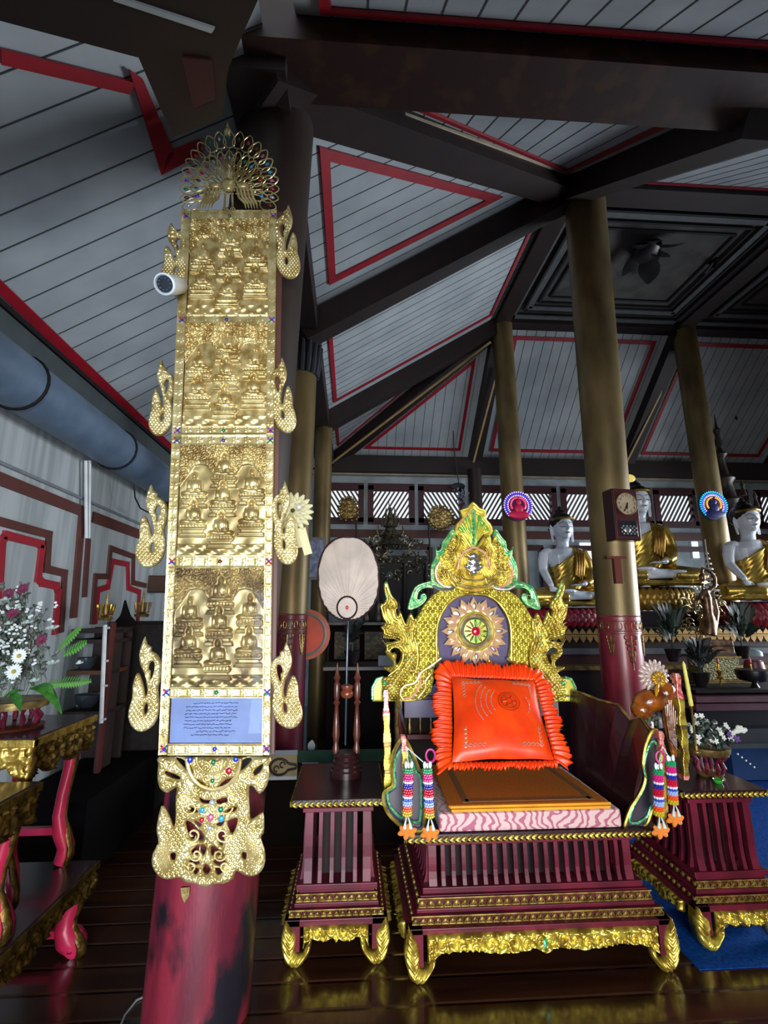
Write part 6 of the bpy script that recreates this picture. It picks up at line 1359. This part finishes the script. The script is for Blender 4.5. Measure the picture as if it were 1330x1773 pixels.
# tiered white parasol (chatra) miniature
ct = thing('tiered_parasol', P(1236, 1040, 5.9), 'small white nine-tiered ceremonial parasol in front of the right column', 'parasol'); p = P(1234, 1035, 5.9)
mb = MB(); H = P(1226, 934, 5.9).z-p.z; mb.tube([p+Vector((0, 0, -.25)), p+Vector((0, 0, H))], .006, 6); mb.build('pole', mat('ivory', '#b9bcc0', .4), ct)
for k in range(9):
    t = k/8; mb = MB(); r = .085*(1-t)+.02; z = H*(.02+.72*t); mb.lathe([(r, 0), (r*.98, .018), (r*.3, .034), (0, .036)], p+Vector((0, 0, z)), 16); mb.build('parasol_tier', MATS['ivory'], ct, smooth=True)
# dark plants
def plant(name, label, px, py, Y, w_, h_, n, seed, m=green_dark, z=None):
    rnd = random.Random(seed); b0 = P(px, py, Y); b0.z = b0.z if z is None else z; t = thing(name, b0, label, 'plant', 'dark potted plants'); mb = MB()
    for k in range(n):
        top_ = b0+Vector((rnd.gauss(0, .4)*w_, rnd.uniform(-.1, .1), rnd.uniform(.35, 1)*h_)); base = b0+Vector((0, 0, rnd.uniform(0, .5)*h_)); leafblade(mb, base.lerp(top_, .4), top_, rnd.uniform(.012, .026), .02, 4)
    mb.build('leaves', m, t, smooth=True)['kind'] = 'stuff'; mb = MB(); mb.tube([b0, b0+Vector((0, 0, h_*.6))], .01, 6); mb.build('stem', m, t)
    mb = MB(); mb.lathe([(.05, 0), (.08, .12), (.085, .13), (0, .12)], (b0.x, b0.y, b0.z-.12), 14); mb.build('pot', dark, t, smooth=True)
plant('potted_fern', 'dark green leafy plant between the maroon column foot and the brass tree', 1165, 1125, 5.15, .2, .5, 110, 3)
plant('potted_fern', 'dark green leafy plant right of the bronze figure', 1285, 1120, 5.15, .22, .48, 120, 4)
plant('potted_fern', 'dark leafy plant low behind the yellow candle', 1215, 1178, 4.85, .2, .36, 120, 6, mat('blackish_leaf', '#262a2a', .6), zt_t+.122)
# neon halos on the columns
def neon(px, py, Y, r, label, cols_):
    c = P(px, py, Y); t = thing('neon_halo', c, label, 'light'); RX = Matrix.Rotation(math.pi/2, 3, 'X')
    mb = MB(); mb.lathe([(0, 0), (r, 0), (r, .03), (0, .03)], c+Vector((0, .03, 0)), 32, RX); mb.build('back_disc', mat('halo_back_'+cols_[4][1:], cols_[4], .5), t, smooth=True)
    for R, n_, col, e, sz in ((.93, 30, cols_[0], 1.3, .045), (.70, 28, cols_[1], 1.2, .032)):
        mb = MB()
        for k in range(n_):
            a = -2.35+4.7*k/(n_-1); mb.ell(c+Vector((r*R*math.sin(a), -.012, r*R*math.cos(a))), (sz*r, .01, sz*r*1.5), 6, 4, Matrix.Rotation(a, 3, 'Y'))
        mb.build('light_ring', mat('neon_'+col[1:], col, .3, emit=e), t, smooth=True)
    mb = MB()
    mb.tube([c+Vector((r*.80*math.sin(a), -.004, r*.80*math.cos(a))) for a in np.linspace(-2.3, 2.3, 40)], .10*r, 6, flat=.3)
    mb.build('light_ring', mat('neon_'+cols_[2][1:], cols_[2], .3, emit=.8), t, smooth=True)
    mb = MB(); mb.tube([c+Vector((r*.5*math.sin(a), -.02, r*.06+r*.48*math.cos(a))) for a in np.linspace(-2.2, 2.2, 24)], .05*r, 6); mb.build('inner_arc', mat('neon_'+cols_[3][1:], cols_[3], .3, emit=1.3), t, smooth=True)
    mb = MB(); Yd = c.y-.03
    for a, b, rx, rz in ((0, .22, .17, .2), (0, .48, .07, .1), (0, -.22, .3, .3), (0, -.62, .72, .28)): mb.ell((c.x+a*r, Yd, c.z+b*r), (rx*r, .02, rz*r), 14, 8)
    mb.build('silhouette', mat('silhouette_'+cols_[5][1:], cols_[5], .5, emit=.5), t, smooth=True)
neon(897, 876, 6.38, .205, 'pink neon halo lamp with crimson seated silhouette on the column behind the crest', ('#b8b0ff', '#ffffff', '#3a20e8', '#ff3a6a', '#4a0a50', '#a00838'))
neon(1235, 875, 6.38, .205, 'cyan neon halo lamp with orange arc on the right column', ('#28c8f0', '#f4e8ff', '#5a68ff', '#ff9a20', '#0a3a60', '#1c1a50'))
mb = MB()
p = P(1090, 828, 6.5); mb.ell(p, (.09, .01, .06), 14, 6); tag(mb.build('small_lamp_disc', mat('pale_lit_disc', '#d8c060', .3, emit=.6), smooth=True), 'small pale lit disc above the larger middle statue', 'lamp')
# wall clock on the column
YCk = 4.0-.03; a = P(1046, 847, YCk); b = P(1107, 936, YCk)
ck = thing('wall_clock', Vector(((a.x+b.x)/2, YCk, b.z)), 'dark wooden pendulum wall clock hung on the gilded column', 'clock')
mh = mat('mahogany_case', '#351316', .35, coat=.3); Rz = Matrix.Rotation(math.radians(6), 3, 'Z'); cx_, cz_ = (a.x+b.x)/2+.03, (a.z+b.z)/2; W_, H_ = (b.x-a.x)*.88, a.z-b.z
def ck_box(name, x, z, w_, h_, y, d, m, par=ck, bev=.004): 
    mb = MB(); mb.box(Vector((cx_, YCk, cz_))+Rz @ Vector((x, y, z)), (w_, d, h_), M=Rz); return mb.build(name, m, par, bevel=bev)
ck_box('clock_case', 0, 0, W_, H_, .05, .14, mh); ck_box('case_frame', 0, 0, W_*.94, H_*.97, -.02, .02, mat('mahogany_front', '#4a1a1e', .35, coat=.3))
dz = H_*.20; R0 = W_*.41; cc = Vector((cx_, YCk, cz_))+Rz @ Vector((0, -.033, dz)); RXc = Rz @ Matrix.Rotation(math.pi/2, 3, 'X')
mb = MB(); mb.lathe([(0, 0), (R0, 0), (R0, .006), (0, .008)], cc, 36, RXc); dial = mb.build('dial', mat('ivory_dial', '#b9a78a', .5), ck, smooth=True)
mb = MB(); mb.tube([cc+RXc @ Vector((R0*math.cos(t), R0*math.sin(t), .006)) for t in np.linspace(0, 6.2832, 37)], .005, 6); mb.build('bezel', gold_dark, dial, smooth=True)
def text_mesh(txt, size):
    cu_ = bpy.data.curves.new('t', 'FONT'); cu_.body = txt; cu_.size = size; cu_.align_x = 'CENTER'; cu_.align_y = 'CENTER'; cu_.extrude = .0006
    o = bpy.data.objects.new('t', cu_); C.objects.link(o); bpy.context.view_layer.update(); me = o.evaluated_get(bpy.context.evaluated_depsgraph_get()).to_mesh()
    v = [tuple(x.co) for x in me.vertices]; f = [tuple(p.vertices) for p in me.polygons]; bpy.data.objects.remove(o); return v, f
mb = MB()
for k in range(1, 13):
    v, f = text_mesh(str(k), R0*.34); t = k*math.pi/6; base = Vector((R0*.76*math.sin(t), -.009, R0*.76*math.cos(t)))
    mb.add([cc+Rz @ (base+Vector((x, -z, y))) for x, y, z in v], f)
mb.build('numerals', mat('clock_ink', '#2a1c14', .6), dial)
for ang, L, w_ in ((math.radians(187), .52, .006), (math.radians(205), .78, .0045)):
    mb = MB(); dv = Vector((math.sin(ang), 0, math.cos(ang))); mb.bar(cc+Rz @ (Vector((0, -.012, 0))-dv*R0*.08), cc+Rz @ (Vector((0, -.012, 0))+dv*R0*L), w_*1.8, .003, Rz @ Vector((0, 1, 0))); mb.build('hand', black, dial)
ck_box('pendulum_window', 0, -H_*.28, W_*.70, H_*.30, -.032, .006, mat('dark_checked_glass', '#25282e', .15, coat=.5))
mb = MB()
for i in range(9):
    for j in range(5):
        if (i+j) % 2: mb.box(Vector((cx_, YCk, cz_))+Rz @ Vector(((i-4)*W_*.07, -.036, -H_*.31+(j-2)*W_*.07)), (W_*.055, .002, W_*.055), M=Matrix.Rotation(math.radians(6), 3, 'Z') @ Matrix.Rotation(.785, 3, 'Y'))
mb.build('check_pattern', mat('pale_check', '#9a9c9c', .4), ck)
mb = MB(); mb.ell(Vector((cx_, YCk, cz_))+Rz @ Vector((-.02, -.04, -H_*.31)), (.028, .006, .028), 14, 8); mb.build('pendulum_bob', silver, ck, smooth=True)
# T-shaped plaque below the clock
tp = P(1070, 965, 4.0); mb = MB(); mb.span((tp.x-.085, 4.015, tp.z-.01), (tp.x+.085, 4.05, tp.z+.012)); mb.span((tp.x-.03, 4.01, P(1071, 1010, 4).z), (tp.x+.03, 4.05, tp.z)); o = mb.build('t_shaped_plaque', mat('dull_red_plaque', '#6a2c20', .5)); tag(o, 'thin T-shaped red and gold plaque on the column below the clock', 'plaque')
# ---- hanging and standing things further back
hl = thing('hanging_lantern', P(1233, 470, 5.2), 'dark lantern hanging on a long cord from the painted ceiling', 'lantern'); p = P(1235, 445, 5.2)
mb = MB(); mb.lathe([(.01, -.16), (.05, -.1), (.075, 0), (.1, .03), (.1, .05), (.05, .1), (.012, .16)], p, 12); mb.build('lantern_body', dark, hl, smooth=True); mb = MB(); mb.tube([p+Vector((0, 0, .15)), (p.x, 5.2, 5.88)], .005, 5); mb.build('cord', black, hl)
mb = MB(); mb.tube([p+Vector((-.03, -.02, -.1)), p+Vector((-.18, -.05, -.28))], .012, 6); mb.build('glass_tube', mat('faint_tube', '#6a6488', .3), hl, smooth=True)
pe = thing('carved_peony', (3.0, 5.2, 5.7), 'black carved flower boss with leaves under the painted ceiling', 'carving'); 
mb = MB(); rnd = random.Random(2)
def pk(a, b, z=5.78): return PZ(a, b, z)
for a, b, w_ in (((1120, 425), (1190, 420), .10), ((1120, 425), (1095, 425), .14), ((1110, 432), (1078, 478), .09), ((1125, 440), (1122, 492), .13), ((1120, 430), (1160, 445), .12), ((1100, 440), (1140, 450), .16), ((1095, 420), (1150, 415), .1)):
    leafblade(mb, pk(*a), pk(*b), w_, -.05, 6)
mb.ell(pk(1120, 435), (.16, .2, .08), 12, 7); mb.build('carved_petals', black, pe, smooth=True)
cdl = thing('hanging_chandelier', P(803, 870, 8.1), 'small grey glass chandelier hanging above the left of the throne crest', 'chandelier'); mb = MB(); mb.tube([P(795, 840, 8.1), P(791, 812, 8.1), P(786, 775, 8.1), (P(786, 775, 8.1).x, 8.1, 4.66)], .009, 5); mb.lathe([(.13, 0), (.1, .03), (.02, .06), (0, .06)], P(793, 842, 8.1), 16); mb.build('canopy', mat('grey_metal', '#5a5c5e', .35, .6), cdl, smooth=True)
mb = MB(); rnd = random.Random(4)
for k in range(50): t = rnd.random(); q_ = P(795+rnd.gauss(0, 5)+12*t, 845+45*t, 8.1); mb.ell(q_, (.014, .014, .022), 6, 4)
mb.build('glass_drops', mat('blue_grey_glass', '#8a98a8', .1, .3, coat=.5), cdl, smooth=True)
# gilded fans on poles
def backfan(pts, px, pole, label):
    Y = 7.4; t = thing('gilt_processional_fan', P(px, pole, Y), label, 'fan'); mb = MB(); plate(mb, [(P(a, b, Y).x, P(a, b, Y).z) for a, b in pts], wall_map(Y), .012, .02, lambda u, v, D: scroll(u, v, .08, .02, 1.8, 1), smooth=4); mb.build('fan_leaf', gold_dark, t, smooth='all')
    c = np.array(pts).mean(0); mb = MB()
    for a, b in cat_rom(pts, 3): mb.ell(P(c[0]+(a-c[0])*1.1, c[1]+(b-c[1])*1.1, Y-.01), .022, 6, 4)
    mb.build('beaded_rim', gold_dark, t, smooth=True)
    mb = MB(); mb.tube([P(px, c[1]+5, Y+.02), P(px+2, pole, Y+.02), (P(px+2, pole, Y+.02).x, Y+.02, 0)], .014, 6); mb.build('pole', brownw, t)
backfan([(603, 862), (615, 868), (619, 885), (616, 897), (592, 897), (588, 882), (592, 868)], 616, 960, 'arched gilt processional fan on a pole before the first lattice window')
backfan([(762, 878), (778, 884), (784, 898), (776, 912), (760, 916), (747, 908), (744, 894), (750, 882)], 742, 940, 'round gilt processional fan on a pole left of the throne crest')
# old silver shrine with spire
sh = thing('ornate_shrine', (P(680, 1200, 6.8).x, 6.9, 0), 'tall dark silver-gilt shrine with crowned spire behind the cream fan', 'shrine'); sgm = mat('aged_silver_gilt', '#8f8a72', .32, .8, col2='#3c382c', scale=30, bump=.4, bscale=40); YS = 6.8
q = lambda a, b, Y=YS: P(a, b, Y)
for px in (636, 655, 700, 738): mb = MB(); mb.tube([q(px, 1200), q(px, 975)], .03, 8); mb.build('post', mat('dark_shrine_post', '#2c2824', .4, .4), sh, smooth=True)
mb = MB(); rnd = random.Random(31)
for px, py, n_ in [(x, 950+abs(x-678)*.2, 5) for x in range(628, 745, 9)]+[(x, 985, 3) for x in range(630, 745, 14)]:
    for k in range(n_):
        c = q(px+rnd.uniform(-5, 5), py+rnd.uniform(-25, 22)); r0_ = rnd.uniform(.03, .07); mb.tube([c+Vector((r0_*(1-t/9)*math.cos(t), rnd.uniform(-.01, .01), r0_*(1-t/9)*math.sin(t))) for t in np.linspace(rnd.uniform(0, 3), 7, 9)], .010, 5)
mb.build('scrollwork', sgm, sh, smooth=True)['kind'] = 'stuff'
for k, (py, w_, h_) in enumerate(((945, 62, 10), (928, 40, 9), (912, 26, 9), (898, 14, 9))):
    mb = MB(); c = q(676, py); r_ = w_*.5*.0078; mb.lathe([(r_, 0), (r_*.75, .05), (r_*.4, .12), (r_*.35, .16)], c, 14); mb.build('roof_tier', sgm, sh, smooth=True)
    for s in (-1, 1): mb = MB(); mb.tube([q(676+s*w_*.5, py), q(676+s*w_*.58, py-9), q(676+s*w_*.5, py-20)], [.02, .018, .002], 6); mb.build('corner_finial', sgm, sh, smooth=True)
mb = MB(); mb.tube([q(676, 900), q(675, 885), q(673, 866)], [.03, .016, .002], 8); mb.build('spire', mat('pinkish_finial', '#a08a8c', .3, .5), sh, smooth=True)
mb = MB(); mb.ell(q(675, 996), (.05, .03, .06), 12, 8); mb.build('mirror_disc', mat('pale_disc', '#7c8288', .2, .3), sh, smooth=True)
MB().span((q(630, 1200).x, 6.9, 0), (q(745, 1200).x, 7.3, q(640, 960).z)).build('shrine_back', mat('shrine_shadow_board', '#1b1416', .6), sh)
# dark cabinet behind the fan
a = P(548, 1085, 6.1); zc = P(650, 1082, 6.1).z
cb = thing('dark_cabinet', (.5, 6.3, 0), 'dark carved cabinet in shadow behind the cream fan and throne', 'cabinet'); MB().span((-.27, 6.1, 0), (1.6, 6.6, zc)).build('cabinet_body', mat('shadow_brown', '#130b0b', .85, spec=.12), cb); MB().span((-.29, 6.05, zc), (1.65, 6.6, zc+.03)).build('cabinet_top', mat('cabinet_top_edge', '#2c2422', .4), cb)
for k, (px, py) in enumerate(((634, 1040), (665, 1035), (655, 1060), (690, 1052), (712, 1030), (725, 1050))):
    p = P(px, py+22, 6.3); p.z = zc+.032; mb = MB(); mb.lathe([(.035, 0), (.045, .04), (.03, .1), (.02, .14), (.03, .18), (.012, .26), (.002, .32)], p, 10); tag(mb.build('small_votive_statue', mat('dim_silver_statue', '#5a544e', .35, .6), smooth=True), 'dim silver votive figure on the dark cabinet behind the fan, %s from the left' % ['first', 'third', 'second', 'fourth', 'fifth', 'last'][k], 'figurine', 'votive figures on the dark cabinet')
for k in range(5):
    x = -.2+k*.36; MB().span((x, 6.085, zc-.4), (x+.3, 6.1, zc-.08)).build('drawer_front', mat('carved_dull_gold', '#4c4028', .5, .4, col2='#1c1712', scale=30), cb)
mb = MB(); a = P(655, 1135, 4.9); b = P(683, 1153, 4.9); mb.span((a.x, 4.9, b.z), (b.x, 4.91, a.z)); tag(mb.build('grey_card', mat('grey_card', '#6c7076', .5)), 'small grey card standing on the dark shelf left of the naga head', 'card')
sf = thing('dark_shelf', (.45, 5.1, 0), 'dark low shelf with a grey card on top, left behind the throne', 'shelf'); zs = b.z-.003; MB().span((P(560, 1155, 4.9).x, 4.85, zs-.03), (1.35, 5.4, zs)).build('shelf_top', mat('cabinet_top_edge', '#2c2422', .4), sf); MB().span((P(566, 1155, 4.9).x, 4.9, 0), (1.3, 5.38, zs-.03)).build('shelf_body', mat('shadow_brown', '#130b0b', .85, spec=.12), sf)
plant('potted_fern', 'dim leafy plant below the cream fan, behind its handle', 610, 1110, 5.1, .14, .3, 90, 9, mat('blackish_leaf', '#262a2a', .6), zs+.122)
# framed print on the far side
fp = thing('framed_print', P(550, 1003, 6.42), 'pale framed print behind the slim column, left of the cream fan', 'picture'); a = P(534, 930, 6.42); b = P(563, 1004, 6.42)
MB().span((a.x, 6.42, b.z), (b.x, 6.44, a.z)).build('frame', mat('grey_frame', '#6c6a68', .5), fp); MB().span((a.x+.03, 6.412, b.z+.04), (b.x-.03, 6.42, a.z-.04)).build('print', mat('blue_grey_print', '#8a93ac', .5, col2='#5c6480', scale=12), fp)
# low bench with runner, tissue box behind the left table
bn = thing('low_bench', (-.2, 3.9, 0), 'dark low bench left of the side table with a patterned runner', 'bench'); zb = .46
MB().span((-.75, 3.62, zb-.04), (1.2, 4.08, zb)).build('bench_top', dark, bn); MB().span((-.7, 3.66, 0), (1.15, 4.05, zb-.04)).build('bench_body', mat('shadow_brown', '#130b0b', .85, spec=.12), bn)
rn = thing('patterned_runner', (-.43, 3.63, .3), 'beige patterned cloth hanging over the front of the low bench beside the column', 'cloth'); a = P(455, 1305, 3.6); b = P(514, 1346, 3.6)
MB().span((a.x, 3.6, b.z), (b.x, 3.61, a.z)).build('cloth_panel', mat('beige_cloth', '#a89a72', .8), rn); MB().span((a.x, 3.594, b.z-.012), (b.x, 3.6, b.z+.01)).build('white_edge', mat('white_edge', '#c4ccd8', .6), rn); MB().span((a.x, 3.594, a.z-.008), (b.x, 3.6, a.z+.02)).build('pale_top_edge', mat('pale_blue_edge', '#8a9cae', .6), rn)
mb = MB(); c = P(484, 1328, 3.59); mb.tube([c+Vector((.062*math.cos(t)+(.05 if abs(t) < .35 or abs(t-6.28) < .35 else 0), 0, .05*math.sin(t))) for t in np.linspace(0, 6.2832, 30)], .008, 5)
for s in (-1, 1): mb.tube([c+Vector((s*.02+.017*math.cos(t), 0, s*.012+.017*math.sin(t))) for t in np.linspace(0, 5, 10)], .005, 5)
mb.build('dark_motif', mat('dark_motif', '#3a2a26', .7), rn, smooth=True)
g_ = P(515, 1300, 3.6); g2 = P(660, 1318, 3.6); tag(MB().span((g_.x, 3.6, g2.z), (g2.x+.05, 3.612, g_.z)).build('green_runner', mat('dark_green_cloth', '#0f3c2a', .8)), 'dark green cloth strip along the front of the low bench', 'cloth')
tb = thing('tissue_box', P(537, 1296, 3.75), 'pale blue tissue box with a tissue sticking out on the low bench', 'box'); a = P(524, 1284, 3.75); b = P(551, 1295, 3.75)
MB().span((a.x, 3.75, zb+.001), (b.x, 3.85, zb+.001+a.z-b.z+.02)).build('box_body', mat('pale_blue_card', '#7fa0bc', .5), tb, bevel=.003)
mb = MB(); t0 = Vector(((a.x+b.x)/2, 3.8, zb+.02+a.z-b.z)); leafblade(mb, t0, t0+Vector((.01, -.01, .085)), .028, 0, 5); mb.build('tissue', mat('tissue_white', '#b8c4cc', .8), tb, smooth=True)
# dark wooden spire shrine at the far right
sp_ = thing('wooden_spire_shrine', (P(1270, 870, 7.3).x, 7.3, 0), 'tall dark carved wooden spire between the right column and the right statue', 'shrine'); dw = mat('dark_carved_wood', '#1f1716', .5, col2='#3a2a24', scale=20); q = lambda a, b: P(a, b, 7.3)
c0 = q(1272, 900); prof = []
for py, r in ((960, .30), (905, .26), (880, .17), (868, .22), (860, .14), (838, .11), (830, .16), (822, .08), (795, .05), (788, .1), (782, .05), (775, .035), (768, .055), (755, .03), (746, .06), (740, .02), (718, .004)): prof.append((r, q(1272, py).z-q(1272, 960).z))
mb = MB(); mb.lathe(prof, q(1272, 960), 10); mb.build('spire_body', dw, sp_, smooth=True); mb = MB(); mb.ell(q(1275, 724), (.025, .01, .04), 8, 5); mb.build('vane', black, sp_, smooth=True)
for px, py in ((1253, 830), (1288, 830), (1248, 875), (1300, 865), (1310, 850)): mb = MB(); b0 = q(px, py+28); mb.lathe([(.05, 0), (.035, .08), (.02, .14), (.035, .17), (.003, .27)], b0, 8); mb.build('corner_spirelet', dw, sp_, smooth=True)
MB().span((q(1250, 960).x, 7.25, 0), (q(1300, 960).x, 7.6, q(1272, 955).z)).build('shrine_body', dw, sp_)
# ================================================================ left back furniture
cw = mat('brown_cabinet_wood', '#2c160f', .6, col2='#1e0f0a', scale=8)
PXL = lambda a, b, X: PX(a, b, X)
lb = thing('platform_bench', (XW+.25, 4.6, 0), 'dark low platform along the left wall', 'platform'); MB().span((XW+.02, 3.2, 0), (XW+.5, 4.25, .44)).build('platform_body', mat('matte_black_wood', '#0a0708', .95, spec=.08), lb)
Xc = -1.78; y0c = 3.75; 
a = P(113, 1088, y0c); b = P(178, 1250, y0c)
cc_ = thing('glass_fronted_cabinet', (-1.8, 3.9, .44), 'brown open display cabinet with glass bowls against the left wall', 'cabinet'); x0c, x1c, z0c, z1c = a.x, b.x, .442, a.z
for nm, A_, B_ in (('side_panel', (x0c, y0c, z0c), (x0c+.03, y0c+.35, z1c)), ('side_panel', (x1c-.03, y0c, z0c), (x1c, y0c+.18, z1c)), ('back_panel', (x0c, y0c+.33, z0c), (x1c, y0c+.35, z1c))): MB().span(A_, B_).build(nm, cw, cc_)
for py, m in ((1092, cw), (1110, cw), (1164, mat('shelf_edge_wood', '#5a3418', .5)), (1235, cw)): z_ = P(140, py, y0c).z; MB().span((x0c, y0c, z_-.018), (x1c, y0c+.34, z_+.01)).build('shelf', m, cc_)
for px, py, lab, r in ((148, 1158, 'upper', .065), (150, 1222, 'lower', .085)):
    p = P(px, py+5, y0c+.14); mb = MB(); mb.lathe([(r*.4, 0), (r*.5, .008), (r*.9, .05), (r, .10), (r*.95, .10), (r*.5, .02), (0, .015)], p, 20); tag(mb.build('glass_bowl', mat('grey_blue_glass', '#4c565c', .08, .2, coat=.8), smooth=True), 'grey glass bowl on the %s shelf of the brown cabinet' % lab, 'bowl')
wp_ = thing('white_pole', P(178, 1250, 3.6), 'white upright pole with small brackets before the brown cabinet', 'pole'); mb = MB(); mb.tube([P(182, 1082, 3.6), P(175, 1252, 3.6)], .014, 8); mb.build('pole_body', pipe_w, wp_, smooth=True)
for py in (1088, 1145, 1188, 1246): mb = MB(); x_ = 182-(py-1082)*.04; mb.tube([P(x_, py, 3.6), P(x_+8, py-1, 3.6)], .008, 6); mb.build('bracket', pipe_w, wp_, smooth=True)
tag(MB().span((P(188, 1100, 3.7).x, 3.7, .442), (P(195, 1100, 3.7).x, 3.74, P(190, 1078, 3.7).z)).build('red_post', mat('dull_red_post', '#5a1c18', .5)), 'dull red post just right of the white pole', 'post')
def lamp(px, py, Y, label, m=gold_bright, s=1.0):
    p = P(px, py, Y); t = thing('brass_lamp', p, label, 'lamp')
    for k in range(8): a = k*math.pi/4; mb = MB(); mb.tube([p+Vector((.0, 0, .0)), p+Vector((.05*s*math.cos(a), .05*s*math.sin(a), .01)), p+Vector((.06*s*math.cos(a), .06*s*math.sin(a), .09*s))], [.008*s, .007*s, .013*s], 6); mb.build('lamp_arm', m, t, smooth=True)
    mb = MB(); mb.lathe([(.05*s, -.03*s), (.06*s, -.01*s), (.02*s, .01), (.012*s, .1*s), (.003, .2*s)], p, 12); mb.build('lamp_stem', gold_dark, t, smooth=True); return t
lamp(182, 1067, 3.65, 'small bright brass candle lamp on top of the white pole', mat('bright_brass', '#c8a040', .15, .9), .9)
lamp(246, 1062, 4.3, 'dim brass lamp left of the gilt plaque, on the carved cabinet', gold_dark, 1.0)
dc = thing('carved_cabinet', (-1.5, 4.5, 0), 'nearly black carved cabinet with peaked crest left of the gilt plaque', 'cabinet'); a = P(192, 1082, 4.3); x1_ = P(292, 1100, 4.3).x
MB().span((a.x, 4.3, 0.0), (x1_, 4.75, a.z)).build('cabinet_body', mat('near_black_wood', '#100a0a', .8, col2='#1e1614', scale=20), dc)
mb = MB(); Y = 4.31; plate(mb, [(P(a_, b_, Y).x, P(a_, b_, Y).z) for a_, b_ in ((196, 1090), (200, 1075), (208, 1066), (213, 1048), (216, 1038), (219, 1048), (225, 1066), (234, 1076), (240, 1090))], wall_map(Y), .008, .02, None, smooth=2); mb.build('peaked_crest', dark, dc, smooth='all')
MB().span((a.x, 4.27, a.z), (x1_, 4.78, a.z+.025)).build('cornice', dark, dc)
a = P(244, 996, 5.0); b = P(300, 1026, 5.0); tag(MB().span((a.x, 5.0, b.z), (b.x, 5.15, a.z)).build('brown_wall_box', mat('tan_wood', '#4e2e18', .55), bevel=.015), 'brown rounded wooden board hung high left of the gilt plaque', 'board')
a = P(250, 1030, 5.6); b = P(300, 1075, 5.6); struct(MB().span((a.x, 5.6, b.z), (b.x, 5.62, a.z)), 'wall_left', MATS['whitewashed_panel_wall'])
